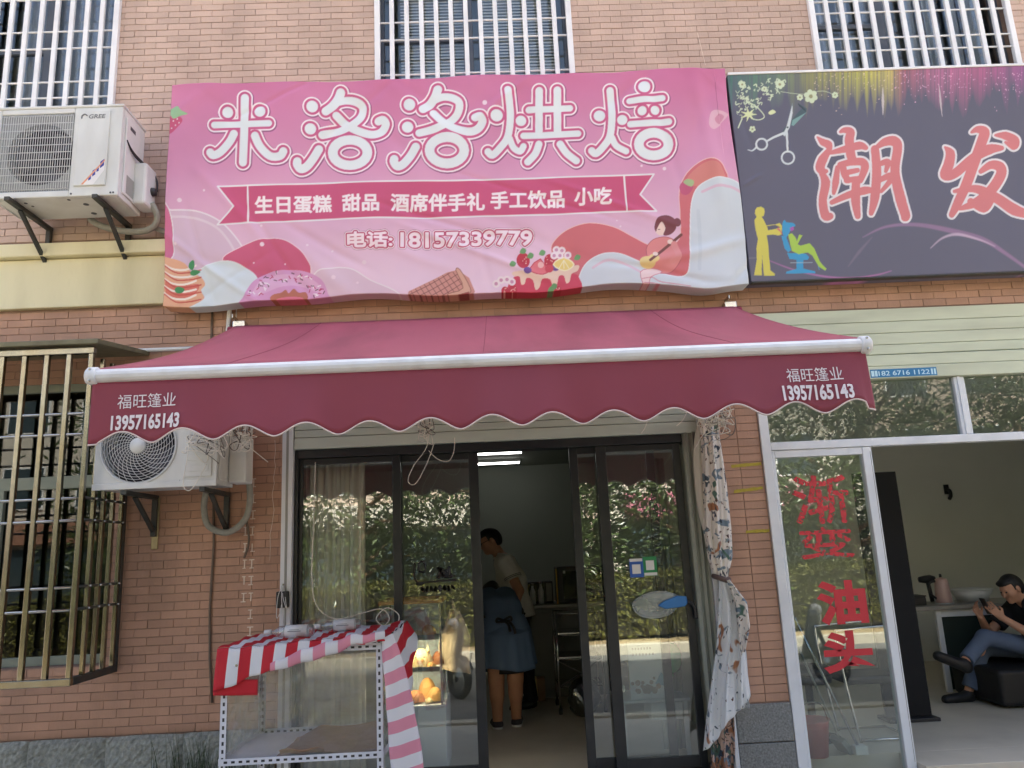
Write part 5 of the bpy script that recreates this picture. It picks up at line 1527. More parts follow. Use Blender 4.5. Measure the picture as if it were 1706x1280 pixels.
# flowered drape, tied in the middle
def flower_mat(name, base, dthr):
    m = mat(name, base, .85, var=.06, bump=.1, bs=300, trans=.15)
    N, L = m.node_tree.nodes, m.node_tree.links
    tc = N.new('ShaderNodeTexCoord')
    mul = [n for n in N if n.type == 'MIX' and n.blend_type == 'MULTIPLY'][0]
    src = mul.inputs[6].links[0].from_socket
    for sc, dist, thr, col, st, det in ((7, 1.2, .60, S(120, 138, 152), (1, 1, 1.8), 1), (9, .8, .64, S(176, 124, 92), (1.2, 1, .8), 1), (24, 1.5, .60, S(66, 78, 92), (1, 1, .45), 2), (12, 1, .68, S(88, 118, 106), (1, 1, 1), 1), (34, .5, .68, S(92, 64, 56), (1, 1, 1), 1)):
        mp = N.new('ShaderNodeMapping')
        mp.inputs['Scale'].default_value = st
        mp.inputs['Location'].default_value = (sc * .37, sc * .11, sc * .71)
        n_ = N.new('ShaderNodeTexNoise')
        n_.inputs['Scale'].default_value, n_.inputs['Distortion'].default_value, n_.inputs['Detail'].default_value = sc, dist, det
        L.new(tc.outputs['Object'], mp.inputs[0]); L.new(mp.outputs[0], n_.inputs['Vector'])
        rr_ = N.new('ShaderNodeValToRGB')
        rr_.color_ramp.elements[0].position, rr_.color_ramp.elements[1].position = thr - .02 + dthr, thr + .02 + dthr
        L.new(n_.outputs[0], rr_.inputs[0])
        mx = N.new('ShaderNodeMix'); mx.data_type = 'RGBA'
        L.new(rr_.outputs[0], mx.inputs[0]); L.new(src, mx.inputs[6]); mx.inputs[7].default_value = col
        src = mx.outputs[2]
    L.new(src, mul.inputs[6])
    return m
M_flower = flower_mat('flowered_cloth', S(230, 225, 218), .02)
M_flowerp = flower_mat('flowered_cloth_pale', S(226, 229, 230), .085)
M_flowerb = flower_mat('flowered_cloth_brown', S(212, 184, 168), -.045)
M_flower2 = mat('plain_lining', S(206, 204, 192), .85, var=.06, vs=4)
fc = thing('flowered_curtain', (1.53, -.1, .1), 'flowered curtain tied in a knot beside the right door post', 'curtain')
def ring_cloth(name, zs, cx, cy, rx, ry, folds, amp, m, ph=0.0):
    n = 72
    def fn(u, v):
        z = np.interp(v, np.linspace(0, 1, len(zs)), zs)
        a = 2 * math.pi * u
        f = 1 + amp * math.sin(folds * a + ph + v * 2.2) + amp * .5 * math.sin((folds * 2 + 1) * a + 2 * v)
        g = lambda L_: np.interp(v, np.linspace(0, 1, len(L_)), L_)
        return (g(cx) + g(rx) * f * math.cos(a), g(cy) + g(ry) * f * math.sin(a), z)
    return MB().grid(n, 48, fn).build(name, m, fc, smooth=True)
ring_cloth('upper_drape', [2.55, 2.3, 2.0, 1.7, 1.5, 1.36], [1.535, 1.54, 1.535, 1.52, 1.52, 1.515], [-.10] * 6, [.055, .06, .075, .085, .075, .04], [.05, .055, .06, .06, .055, .04], 7, .16, M_flower)
def lin_(u, v):
    z = 2.5 - 1.12 * v
    b = .02 + .075 * math.sin(min(v * 1.15, 1) * math.pi) ** 1.2
    return (1.495 - b * (1 - u) - .008 * math.sin(v * 11), -.07 - .03 * u + .012 * math.sin(u * 9 + v * 3), z)
MB().grid(10, 30, lin_).build('lining', M_flower2, fc, smooth=True, solid=.002)
MB().tube(cat([(1.47, -.10, 1.375), (1.5, -.155, 1.36), (1.545, -.15, 1.345), (1.565, -.1, 1.35), (1.53, -.05, 1.36)], 6, True), .019, 8, closed=True).build('tie', mat('brown_tie', S(96, 80, 76), .85), fc, smooth=True)
def sheet(name, xl, xr, zt, zb, y0, amp, nf, ph, m):
    """cloth gathered at the knot and fanning out below: edges given down its length"""
    g = lambda L_, v: float(np.interp(v, np.linspace(0, 1, len(L_)), L_))
    def fn(u, v):
        a, b = g(xl, v), g(xr, v)
        zb_ = zb[0] + (zb[1] - zb[0]) * u
        k = min(1.0, .25 + v * 2.5)
        f = math.sin(u * 6.283 * nf + ph + .8 * math.sin(v * 4)) + .45 * math.sin(u * 6.283 * nf * 2.3 + 1 + v * 3)
        return (a + (b - a) * u + .010 * math.sin(u * 6.283 * nf + 1.2 + v * 2) * k, y0 - amp * k * f - .03 * math.sin(math.pi * u) * k, zt + (zb_ - zt) * v - .012 * math.sin(u * 9) * v)
    return MB().grid(56, 50, fn).build(name, m, fc, smooth=True, solid=.0018)
sheet('lower_drape', [1.485, 1.45, 1.41, 1.36, 1.31, 1.275], [1.545, 1.63, 1.645, 1.625, 1.62, 1.62], 1.36, (.27, .60), -.15, .020, 2.6, .4, M_flowerp)
sheet('back_layer', [1.49, 1.47, 1.45, 1.43, 1.42, 1.42], [1.54, 1.61, 1.63, 1.64, 1.635, 1.63], 1.36, (.50, .52), -.085, .018, 3.2, 1.4, M_flowerp)
sheet('side_fold', [1.525, 1.555, 1.565, 1.575], [1.55, 1.665, 1.67, 1.60], 1.35, (.86, .90), -.19, .014, 1.4, 2.0, M_flower)
sheet('tail', [1.37, 1.35, 1.33, 1.32], [1.50, 1.50, 1.495, 1.48], .62, (.10, .10), -.10, .022, 2.2, .2, M_flowerb)
# ------------------------------------------------------------------ stickers on the door glass
M_decal = mat('black_decal', (.012, .012, .012), .5)
dc = thing('door_decal', (-.47, .095, 1.33), 'black hand lettered shop decal with a small drawing on the left sliding glass', 'decal')
yd = .0962
def dstroke(name, pts, r): MB().tube([(a, yd, b) for a, b in (cat(pts, 6) if len(pts) > 2 else pts)], r, 5).build(name, M_decal, dc)
dstroke('scroll_line', [(-.615, 1.56), (-.62, 1.46), (-.59, 1.42), (-.52, 1.42), (-.40, 1.425), (-.325, 1.425)], .008)
dstroke('scroll_line', [(-.61, 1.415), (-.58, 1.405), (-.55, 1.42)], .009)
dstroke('drawing', [(-.59, 1.50), (-.585, 1.55), (-.56, 1.565), (-.54, 1.53), (-.55, 1.49), (-.59, 1.50)], .007)
q = random.Random(9)
for i in range(8):
    x = -.56 + .03 * i
    dstroke('hand_letter', [(x + q.uniform(-.01, .01), 1.37 + q.uniform(-.015, .02)) for _ in range(7)], .010)
for i in range(3):
    x = -.43 + .03 * i
    dstroke('hand_letter', [(x + q.uniform(-.022, .022), 1.475 + q.uniform(-.03, .04)) for _ in range(9)], .014)
MB().lathe([(0, -.001), (.008, -.001), (.008, .001), (0, .001)], (-.335, yd, 1.455), 'y', 10).build('drawing', M_decal, dc)
ps = thing('payment_sign', (1.01, .045, 1.38), 'blue and green payment card stuck on the right glass door', 'sign')
yy = .0462
one('card', mat('card_blue', S(48, 96, 176), .4), ps, .912, 1.010, yy - .0015, yy, 1.385, 1.515)
one('card', mat('card_green', S(44, 138, 84), .4), ps, 1.0105, 1.108, yy - .0015, yy, 1.392, 1.525)
one('white_field', M_plastic, ps, .93, .99, yy - .0022, yy - .0016, 1.41, 1.475)
one('white_field', M_plastic, ps, 1.03, 1.088, yy - .0022, yy - .0016, 1.432, 1.498)
one('header', M_plastic, ps, .916, 1.006, yy - .0022, yy - .0016, 1.495, 1.515)
one('footer', M_plastic, ps, 1.014, 1.105, yy - .0022, yy - .0016, 1.394, 1.414)

# ------------------------------------------------------------------ bakery interior
M_case = mat('case_white', S(222, 230, 234), .4, var=.05)
M_wood = mat('light_wood', S(190, 140, 86), .6, var=.25, vs=12, stretch=(1, 1, 6))
cs = thing('display_case', (-.67, .55, .1), 'glass bakery display case on a pale blue cabinet behind the left door', 'display case')
DX0, DX1, DY0, DY1 = -.90, -.455, .30, .80
one('cabinet', M_case, cs, DX0, DX1 + .02, DY0, DY1, .1, .56, bevel=.008)
for x in (DX0, DX1 - .014):
    for y in (DY0, DY1 - .014):
        one('corner_post', mat('chrome', (.6, .6, .6), .15, 1.0), cs, x, x + .014, y, y + .014, .56, 1.26)
M_cg = glass_mat('case_glass', tint=(.93, .96, .95), base=.05)
one('pane', M_cg, cs, DX0 + .015, DX1 - .015, DY0 + .004, DY0 + .009, .565, 1.255)
one('pane', M_cg, cs, DX1 - .009, DX1 - .004, DY0 + .015, DY1 - .015, .565, 1.255)
one('pane', M_cg, cs, DX0 + .004, DX0 + .009, DY0 + .015, DY1 - .015, .565, 1.255)
one('back_panel', M_case, cs, DX0 + .015, DX1 - .015, DY1 - .01, DY1 - .002, .565, 1.255)
for z in (.80, 1.02):
    one('shelf', M_case, cs, DX0 + .02, DX1 - .02, DY0 + .02, DY1 - .02, z, z + .012, bevel=.002)
    one('price_rail', M_grey, cs, DX0 + .02, DX1 - .02, DY0 + .014, DY0 + .019, z - .015, z + .02)
top = MB().box(DX0 - .01, DX1 + .01, DY0 - .01, DY0 + .03, 1.262, 1.29).box(DX0 - .01, DX1 + .01, DY1 - .03, DY1, 1.262, 1.29).box(DX0 - .01, DX0 + .03, DY0 + .03, DY1 - .03, 1.262, 1.29).box(DX1 - .03, DX1 + .01, DY0 + .03, DY1 - .03, 1.262, 1.29)
top.build('wood_frame', M_wood, cs, bevel=.003)
for z in (1.008, .788):
    one('lamp_strip', mat('lamp_warm', (1, .8, .5), emit=(1.0, .82, .55), es=18.0), cs, DX0 + .03, DX1 - .03, DY0 + .03, DY0 + .05, z, z + .01)
M_bread = mat('bread_crust', S(214, 158, 84), .6, var=.3, vs=14, bump=.15)
M_bread2 = mat('bread_brown', S(176, 108, 52), .6, var=.3, vs=14)
M_cream_b = mat('bun_cream', S(232, 204, 150), .6, var=.15, vs=10)
def bun(x, y, z, r, h, m, lab, n=5, kind='bun'):
    t = thing(kind, (x, y, z), lab, 'bread', 'bread in the display case')
    def f(u, v):
        a, b = 2 * math.pi * u, .5 * math.pi * v
        q = 1 + .06 * math.sin(n * a)
        return (x + r * q * math.cos(a) * math.cos(b), y + r * q * math.sin(a) * math.cos(b), z + h * math.sin(b))
    MB().grid(20, 7, f).build('crust', m, t, smooth=True)
    return t
pig = bun(-.62, .45, .813, .085, .12, M_cream_b, 'large pale bun with two pointed ears on the middle shelf of the case')
for s_ in (-1, 1):
    MB().lathe([(.0, .05), (.012, .02), (.02, .0)], (-.62 + s_ * .05, .44, .905), 'z', 10).build('ear', M_cream_b, pig, smooth=True)
    MB().lathe([(0, -.006), (.007, 0)], (-.62 + s_ * .03, .372, .88), 'y', 8).build('eye', M_blackp, pig)
MB().lathe([(0, -.022), (.022, -.018), (.026, 0)], (-.62, .375, .855), 'y', 14).build('snout', M_bread, pig, smooth=True)
for (x, y, z, r, h, m, lab) in ((-.80, .43, .813, .06, .07, M_bread, 'round golden bun beside the eared bun'), (-.52, .42, .572, .06, .09, M_bread, 'golden bun at the right end of the bottom shelf'), (-.66, .40, .572, .065, .08, M_bread2, 'brown bun in the middle of the bottom shelf'), (-.79, .42, .572, .06, .10, M_bread, 'tall golden bun at the left of the bottom shelf'), (-.59, .55, .572, .07, .14, M_bread, 'tall golden loaf at the back of the bottom shelf'), (-.72, .45, 1.033, .06, .06, M_bread2, 'brown bun at the left of the top shelf'), (-.56, .44, 1.033, .055, .07, M_bread, 'golden bun at the right of the top shelf'), (-.50, .50, .813, .05, .09, M_bread2, 'small brown bun right of the eared bun')):
    bun(x, y, z, r, h, m, lab)
def loaf(x, y, z, l_, r, m, lab):
    t = thing('loaf', (x, y, z), lab, 'bread', 'bread in the display case')
    def f(u, v):
        a, b = math.pi * u, 2 * v - 1
        w = math.sqrt(max(0, 1 - b * b)) * (1 + .10 * math.sin(b * 16))
        return (x + r * w * math.cos(a), y + l_ * b, z + r * .9 * w * math.sin(a))
    MB().grid(12, 22, f).build('crust', m, t, smooth=True)
for a in ((-.86, .40, .572, .07, .03, M_bread2, 'thin brown loaf at the far left of the bottom shelf'), (-.72, .52, .572, .09, .05, M_cream_b, 'pale long loaf behind the brown bun on the bottom shelf'), (-.56, .37, .572, .05, .03, M_cream_b, 'short pale roll in front on the bottom shelf'),
          (-.72, .38, .813, .05, .035, M_bread2, 'ribbed brown roll left of the eared bun'), (-.54, .38, .813, .05, .03, M_bread, 'ribbed golden roll in front of the small brown bun'), (-.64, .40, 1.033, .07, .035, M_cream_b, 'pale ribbed roll in the middle of the top shelf'), (-.80, .42, 1.033, .07, .035, M_bread, 'golden ribbed roll at the far left of the top shelf')):
    loaf(*a)
t = thing('hanging_apron', (-.38, .5, .6), 'pale cloth apron hanging beside the display case', 'apron')
def ap(u, v):
    w = .03 + .085 * min(v * 2.2, 1)
    return (-.37 + (u - .5) * 2 * w + .01 * math.sin(v * 6), .46 + .03 * math.sin(u * 8 + v) + .02 * u, 1.20 - (.42 + .05 * u) * v)
MB().grid(16, 16, ap).build('cloth', mat('apron_cloth', S(226, 206, 178), .9, var=.1), t, smooth=True, solid=.004)
MB().tube(cat([(-.375, .47, 1.2), (-.38, .48, 1.27), (-.36, .47, 1.2)], 5), .006, 6).build('strap', MATS['apron_cloth'], t)
# counter with oven, trolley, bags, tubes on the ceiling
M_ctr = mat('counter_grey', S(128, 130, 126), .5, var=.1)
ctr = thing('counter', (.35, 3.2, .1), 'grey work counter at the back of the bakery', 'counter')
one('carcass', M_ctr, ctr, .22, 1.55, 3.0, 3.6, .1, 1.0, bevel=.006)
one('worktop', mat('worktop', S(170, 168, 160), .3), ctr, .20, 1.57, 2.97, 3.63, 1.001, 1.035, bevel=.006)
for x in (.30, .62, .94): one('cupboard_door', M_ctr, ctr, x, x + .29, 2.985, 2.999, .18, .95, bevel=.004)
ov = thing('oven', (.75, 3.2, 1.036), 'black bread oven with a yellow strip standing on the bakery counter', 'oven')
one('body', M_blackp, ov, .60, 1.15, 3.02, 3.5, 1.037, 1.42, bevel=.01)
one('door_glass', mat('oven_glass', (.01, .01, .012), .08), ov, .66, 1.1, 3.012, 3.019, 1.08, 1.37, bevel=.004)
one('edge_strip', mat('yellow_strip', S(214, 176, 70), .5), ov, .585, .599, 3.0, 3.05, 1.037, 1.40)
one('badge', M_plastic, ov, .665, .69, 3.008, 3.0115, 1.35, 1.38)
t = thing('steel_trolley', (.68, 2.3, .1), 'steel tube trolley with open trays near the doorway inside the bakery', 'trolley')
for x in (.50, .92):
    for y in (2.1, 2.55):
        MB().tube([(x, y, .14), (x, y, 1.02)], .011, 8).build('post', MATS['chrome'], t, smooth=True)
        MB().lathe([(0, -.018), (.028, -.016), (.03, 0), (.028, .016), (0, .018)], (x, y, .131), 'x', 14).build('castor', M_blackp, t, smooth=True)
for z in (.34, .58, .80, 1.0):
    MB().tube([(.50, 2.1, z), (.92, 2.1, z), (.92, 2.55, z), (.50, 2.55, z)], .008, 8, closed=True).build('rail', MATS['chrome'], t, smooth=True)
for z in (.58, .80): one('tray', M_steel, t, .51, .91, 2.11, 2.54, z + .01, z + .03, bevel=.004)
MB().tube([(.50, 2.098, .34), (.92, 2.098, .58)], .006, 6).tube([(.92, 2.092, .34), (.50, 2.092, .58)], .006, 6).build('brace', MATS['chrome'], t)
M_bag = glass_mat('dark_bag', tint=(.25, .25, .25), base=.16, rough=.15, wob=.9, ws=14)
def blob(name, c, r, m, parent, amp=.18, seed=0, k=24):
    q = random.Random(seed)
    ph = [q.uniform(0, 6.28) for _ in range(8)]
    def f(u, v):
        a, b = 2 * math.pi * u, math.pi * (v - .5)
        w = 1 + amp * (math.sin(3 * a + ph[0] + 2 * b) * .5 + math.sin(5 * a + ph[1]) * math.sin(4 * b + ph[2]) * .5 + .3 * math.sin(9 * a + ph[3] + 7 * b))
        w = 1 + (w - 1) * math.cos(b)
        return (c[0] + r[0] * w * math.cos(a) * math.cos(b), c[1] + r[1] * w * math.sin(a) * math.cos(b), c[2] + r[2] * (1 + (w - 1) * .5) * math.sin(b))
    return MB().grid(k, k // 2, f).build(name, m, parent, smooth=True)
t = thing('bin_bag', (.70, 1.95, .1), 'shiny dark plastic bag on the bakery floor below the trolley', 'bag')
blob('bag', (.70, 1.95, .27), (.14, .12, .17), M_bag, t, .25, 3, 36)
blob('filling', (.70, 1.95, .25), (.10, .09, .14), M_blackp, t, .2, 4)
MB().lathe([(.012, .43), (.03, .47), (.022, .48)], (.70, 1.95, 0), 'z', 10).build('neck', M_bag, t, smooth=True)
for i, (x, h, lab) in enumerate(((.33, .22, 'pale bottle on the bakery counter, the left one'), (.42, .24, 'pale bottle on the bakery counter, the right one'))):
    t = thing('bottle', (x, 3.1, 1.036), lab, 'bottle', 'bottles on the counter')
    MB().lathe([(0, 1.036), (.03, 1.037), (.031, 1.036 + h * .6), (.013, 1.036 + h * .8), (.013, 1.036 + h * .93)], (x, 3.1, 0), 'z', 16).build('body', M_plastic, t, smooth=True)
    MB().lathe([(.016, 1.036 + h * .9), (.016, 1.036 + h), (0, 1.036 + h)], (x, 3.1, 0), 'z', 12).build('cap', M_grey, t, smooth=True)
M_tube = mat('lamp_white', (1, 1, 1), emit=(1, .98, .95), es=2.6)
for i, (y, lab) in enumerate(((4.9, 'lit fluorescent tube on the bakery ceiling, the nearer one'), (6.1, 'lit fluorescent tube on the bakery ceiling, the farther one'))):
    t = thing('ceiling_tube', (.2, y, 2.9), lab, 'ceiling lamp', 'fluorescent tubes in the bakery')
    one('batten', M_plastic, t, -.36, .36, y - .03, y + .03, 2.935, 2.978, bevel=.004)
    MB().tube([(-.34, y, 2.92), (.34, y, 2.92)], .013, 10).build('tube', M_tube, t, smooth=True)
t = thing('microwave', (.42, 3.3, 1.036), 'dark microwave on the bakery counter behind the bottles', 'microwave')
one('body', M_blackp, t, .24, .56, 3.2, 3.55, 1.037, 1.27, bevel=.01)
one('door', MATS['oven_glass'], t, .26, .47, 3.192, 3.199, 1.06, 1.25, bevel=.003)
one('key_pad', M_grey, t, .485, .545, 3.193, 3.199, 1.06, 1.25, bevel=.003)
for i, (x, y, w, h_, lab) in enumerate(((.30, 2.95, .2, .22, 'cardboard box at the foot of the bakery counter'), (1.25, 2.75, .3, .35, 'larger cardboard box right of the trolley inside the bakery'))):
    t = thing('cardboard_box', (x, y, .1), lab, 'box')
    one('box', MATS['cardboard'], t, x - w / 2, x + w / 2, y - .14, y + .03, .101, .1 + h_, bevel=.004)
    one('tape', M_cream_b, t, x - .02, x + .02, y - .1415, y + .031, .102, .1015 + h_)
# things seen through the right-hand glass
t = thing('snack_poster', (1.0, .35, .55), 'white poster with a pile of food leaning behind the right glass door', 'poster')
one('board', mat('poster_paper', S(236, 240, 238), .6, var=.05), t, .90, 1.17, .34, .35, .52, .92)
qq = random.Random(6)
pm = MB()
for i in range(26):
    x, z, r_ = 1.03 + qq.gauss(0, .05), .57 + abs(qq.gauss(0, .035)), qq.uniform(.01, .022)
    pm.lathe([(0, -.0012 - i * .00008), (r_, -.0011 - i * .00008), (r_, 0)], (x, .34, z), 'y', 8)
pm.build('food_print', mat('food_print', S(150, 128, 108), .6, var=.5, vs=40), t)
MB().prism([(1.08, .62), (1.13, .70), (1.16, .66), (1.165, .60)], .3385, .3392).build('splash_print', mat('splash_print', S(120, 170, 190), .6), t)
for z, w in ((.86, .15), (.82, .17)):
    for k in range(7): one('print_mark', M_logo, t, .93 + k * w / 7, .93 + k * w / 7 + .012, .3385, .3392, z, z + .016)
t = thing('low_table', (1.1, .5, .1), 'low white table with a drawer behind the right glass door', 'table')
one('table_top', M_plastic, t, .80, 1.32, .30, .75, .50, .519, bevel=.004)
for x in (.82, 1.27):
    for y in (.32, .70): one('leg', M_plastic, t, x, x + .03, y, y + .03, .1, .50, bevel=.003)
one('drawer', M_plastic, t, 1.03, 1.26, .305, .6, .38, .495, bevel=.006)
t = thing('hand_fan', (1.1, .0, 1.13), 'oval translucent hand fan with a blue handle hung outside the right glass door', 'fan')
M_fan = glass_mat('fan_leaf', tint=(.85, .92, .9), base=.1, rough=.15, wob=.3, ws=14, haze=.75)
def fanleaf(u, v):
    a, r = 6.2832 * u, v
    return (1.075 + .165 * r * math.cos(a) * (1 + .04 * math.sin(3 * a)), .012 - .010 * (1 - r * r), 1.195 + .088 * r * math.sin(a) + .012 * r * math.cos(a))
MB().grid(40, 6, fanleaf).build('leaf', M_fan, t, smooth=True, solid=.0015)
MB().tube([fanleaf(k / 40, 1) for k in range(40)], .004, 6, closed=True).build('rim', M_fan, t, smooth=True)
for k in (-.35, -.18, 0, .18, .35):
    MB().tube([(1.22, .004, 1.20), (1.15, .0, 1.20 + .05 * k), (1.02, .0, 1.195 + .17 * k)], .0022, 5).build('rib', M_fan, t)
MB().prism([(1.08, 1.19), (1.13, 1.165), (1.27, 1.175), (1.29, 1.20), (1.285, 1.245), (1.22, 1.25), (1.13, 1.222)], -.02, .006).build('handle', mat('bright_blue', S(60, 124, 186), .45, var=.1), t, bevel=.008)
MB().tube(cat([(1.29, -.006, 1.205), (1.325, -.008, 1.19), (1.34, -.008, 1.15), (1.342, -.008, 1.09)], 4), .012, 8).build('strap', M_blackp, t, smooth=True)
t = thing('green_balloon', (1.22, .4, .75), 'green balloon low behind the right glass door', 'balloon')
blob('skin', (1.22, .38, .79), (.08, .08, .11), mat('balloon_green', S(40, 150, 80), .25), t, .02, 2)
MB().lathe([(.0, .66), (.012, .66), (.004, .69)], (1.22, .38, 0), 'z', 10).build('knot', MATS['balloon_green'], t)
t = thing('blue_folder', (.83, .22, .7), 'narrow blue board leaning between the two right-hand door panes', 'board')
MB().beam((.80, .20, .62), (.77, .20, .98), .012, .05, (1, 0, 0)).build('board', MATS['bright_blue'], t, bevel=.002)
MB().beam((.812, .2, .60), (.808, .2, .64), .03, .06, (1, 0, 0)).build('clip', M_steel, t)

# ------------------------------------------------------------------ salon interior
t = thing('folding_screen', (3.33, 1.2, .1), 'tall black board standing just inside the salon doorway', 'screen')
one('board', mat('matt_black', (.008, .008, .009), .9), t, 3.12, 3.50, 1.17, 1.21, .13, 2.14, bevel=.004)
one('foot', M_blackp, t, 3.10, 3.52, 1.08, 1.30, .1, .128, bevel=.004)
dk = thing('desk', (4.5, 2.45, .1), 'salon desk with a white framed side panel behind the seated man', 'desk')
M_dtop = mat('desk_top', S(150, 146, 138), .4, var=.08)
one('desk_top', M_dtop, dk, 3.55, 5.6, 2.15, 2.75, .86, .90, bevel=.006)
fm = MB().box(4.22, 4.27, 2.2, 2.24, .1, .858).box(4.80, 4.85, 2.2, 2.24, .1, .858).box(4.27, 4.80, 2.2, 2.24, .79, .858)
fm.build('side_frame', M_white, dk, bevel=.004)
one('side_board', mat('dark_green_board', (.02, .035, .028), .6), dk, 4.27, 4.80, 2.23, 2.239, .12, .789)
for x in (3.6, 5.5): one('leg', M_dark, dk, x, x + .04, 2.2, 2.24, .1, .858, bevel=.003)
ke = thing('kettle', (4.43, 2.4, .90), 'pale pink electric kettle standing on the salon desk', 'kettle')
MB().lathe([(0, .901), (.075, .902), (.078, .93), (.062, 1.12), (.05, 1.14), (.02, 1.15), (0, 1.16)], (4.43, 2.4, 0), 'z', 24).build('body', mat('pink_enamel', S(206, 172, 164), .3, var=.04), ke, smooth=True)
MB().tube(cat([(4.37, 2.4, 1.12), (4.31, 2.4, 1.10), (4.31, 2.4, 1.0), (4.36, 2.4, .95)], 5), .012, 8).build('handle', M_blackp, ke, smooth=True)
MB().lathe([(.0, 1.19), (.012, 1.185), (.014, 1.155)], (4.43, 2.4, 0), 'z', 12).build('knob', M_blackp, ke, smooth=True)
MB().lathe([(.085, .9005), (.088, .91), (.08, .9015)], (4.43, 2.4, 0), 'z', 24).build('base', M_plastic, ke, smooth=True)
t = thing('hair_dryer', (4.36, 2.6, .9), 'dark hair dryer held in a stand behind the kettle', 'hair dryer')
MB().lathe([(.0, -.09), (.028, -.085), (.04, -.02), (.044, .03), (.03, .075), (.0, .08)], (4.40, 2.6, 1.13), 'x', 16).build('barrel', M_blackp, t, smooth=True)
MB().beam((4.40, 2.6, 1.12), (4.42, 2.6, .905), .03, .035).build('handle', M_blackp, t, bevel=.006)
t = thing('white_basin', (4.75, 2.5, .9), 'shallow white plastic basin on the desk beside the kettle', 'basin')
MB().lathe([(0, .902), (.12, .903), (.19, 1.02), (.20, 1.02), (.13, .90)], (4.78, 2.5, 0), 'z', 28).build('basin_wall', M_plastic, t, smooth=True)
MB().lathe([(.19, 1.02), (.205, 1.026), (.2, 1.012)], (4.78, 2.5, 0), 'z', 28).build('rim', M_plastic, t, smooth=True)
for i, (x, w, h, lab) in enumerate(((3.85, .2, .06, 'black clutter box at the left end of the desk'), (4.12, .16, .08, 'black box on the desk left of the kettle'))):
    t = thing('black_box', (x, 2.4, .9), lab, 'box')
    one('box', M_blackp, t, x - w / 2, x + w / 2, 2.3, 2.5, .901, .901 + h, bevel=.008)
    one('lid', M_blackp, t, x - w / 2 - .004, x + w / 2 + .004, 2.296, 2.504, .902 + h, .915 + h, bevel=.004)
sf_ = thing('sofa', (4.85, 1.75, .1), 'low black leather sofa on which the seated man rests', 'sofa')
one('seat', M_fabricblack, sf_, 4.22, 5.7, 1.35, 2.1, .12, .42, bevel=.04, seg=4)
one('backrest', M_fabricblack, sf_, 5.08, 5.7, 1.36, 2.09, .425, .95, bevel=.06, seg=4)
one('armrest', M_fabricblack, sf_, 4.5, 5.07, 1.95, 2.12, .425, .60, bevel=.04, seg=4)
MB().lathe([(0, -.004), (.01, -.003), (.011, 0)], (4.62, 1.349, .27), 'y', 10).build('stud', M_steel, sf_)
sk = thing('wall_socket', (4.12, 4.09, 1.4), 'small black switch on the salon back wall', 'switch')
one('plate', M_plastic, sk, 4.62, 4.70, 4.085, 4.099, 1.42, 1.50, bevel=.003)
one('switch', M_blackp, sk, 4.64, 4.68, 4.078, 4.086, 1.43, 1.49, bevel=.003)
sk.location = (4.66, 4.09, 1.4)
for c in sk.children: c.location = Vector((4.12 - 4.66, 0, 0)) + c.location
t = thing('wall_hook', (5.4, 4.08, 1.9), 'black hook high on the salon back wall', 'hook')
MB().tube(cat([(5.62, 4.095, 2.12), (5.62, 4.03, 2.10), (5.62, 4.02, 2.04), (5.62, 4.06, 2.0)], 5), .022, 8).build('hook_arm', M_blackp, t, smooth=True)
one('plate', M_blackp, t, 5.59, 5.65, 4.085, 4.099, 2.06, 2.18)
# behind the salon's side glass: steel chair, stool foot, mop, red basin
t = thing('steel_chair', (2.8, .7, .1), 'chrome tube chair behind the salon side glass', 'chair')
MB().tube(cat([(2.62, .55, .10), (2.56, .55, .5), (2.53, .55, .86), (2.58, .55, .9), (2.95, .55, .92)], 6), .011, 8).build('side_tube', MATS['chrome'], t, smooth=True)
MB().tube(cat([(2.62, .95, .10), (2.56, .95, .5), (2.53, .95, .86), (2.58, .95, .9), (2.95, .95, .92)], 6), .011, 8).build('side_tube', MATS['chrome'], t, smooth=True)
MB().tube([(2.62, .55, .115), (3.0, .55, .115), (3.0, .95, .115), (2.62, .95, .115)], .010, 8).build('base_tube', MATS['chrome'], t, smooth=True)
one('seat', M_fabricblack, t, 2.58, 3.0, .56, .94, .50, .56, bevel=.02)
t = thing('stool', (2.35, .75, .1), 'round black footed stool low behind the salon side glass', 'stool')
MB().lathe([(0, .1), (.19, .101), (.19, .115), (.05, .13), (.03, .14), (.028, .5), (.17, .51), (.18, .56), (0, .57)], (2.35, .75, 0), 'z', 28).build('pedestal', M_blackp, t, smooth=True)
MB().lathe([(.175, .57), (.185, .6), (.16, .63), (0, .635)], (2.35, .75, 0), 'z', 28).build('cushion', M_fabricblack, t, smooth=True)
t = thing('mop', (2.2, .3, .1), 'mop with long steel handle leaning across the lower salon glass', 'mop')
MB().tube([(2.08, .14, 1.05), (2.45, .22, .16)], .010, 8).build('handle', MATS['chrome'], t, smooth=True)
one('head', M_plastic, t, 2.41, 2.50, .17, .25, .11, .17, bevel=.006)
t = thing('broom', (2.1, .3, .1), 'thin broom handle leaning beside the mop', 'broom')
MB().tube([(2.06, .18, .95), (2.36, .30, .20)], .008, 8).build('handle', M_grey, t, smooth=True)
MB().beam((2.34, .30, .2), (2.40, .31, .11), .16, .04).build('bristles', M_grey, t)
t = thing('red_basket', (2.2, .25, .1), 'red plastic bucket low behind the salon side glass', 'bucket')
MB().lathe([(.09, .1), (.12, .34), (.13, .345), (.12, .33), (.085, .11), (0, .11)], (2.16, .27, 0), 'z', 24).build('bucket_wall', mat('bucket_red', S(170, 40, 40), .4, var=.1), t, smooth=True)
MB().tube(cat([(2.04, .27, .33), (2.10, .22, .45), (2.22, .22, .45), (2.28, .27, .33)], 6), .005, 6).build('handle', M_steel, t)

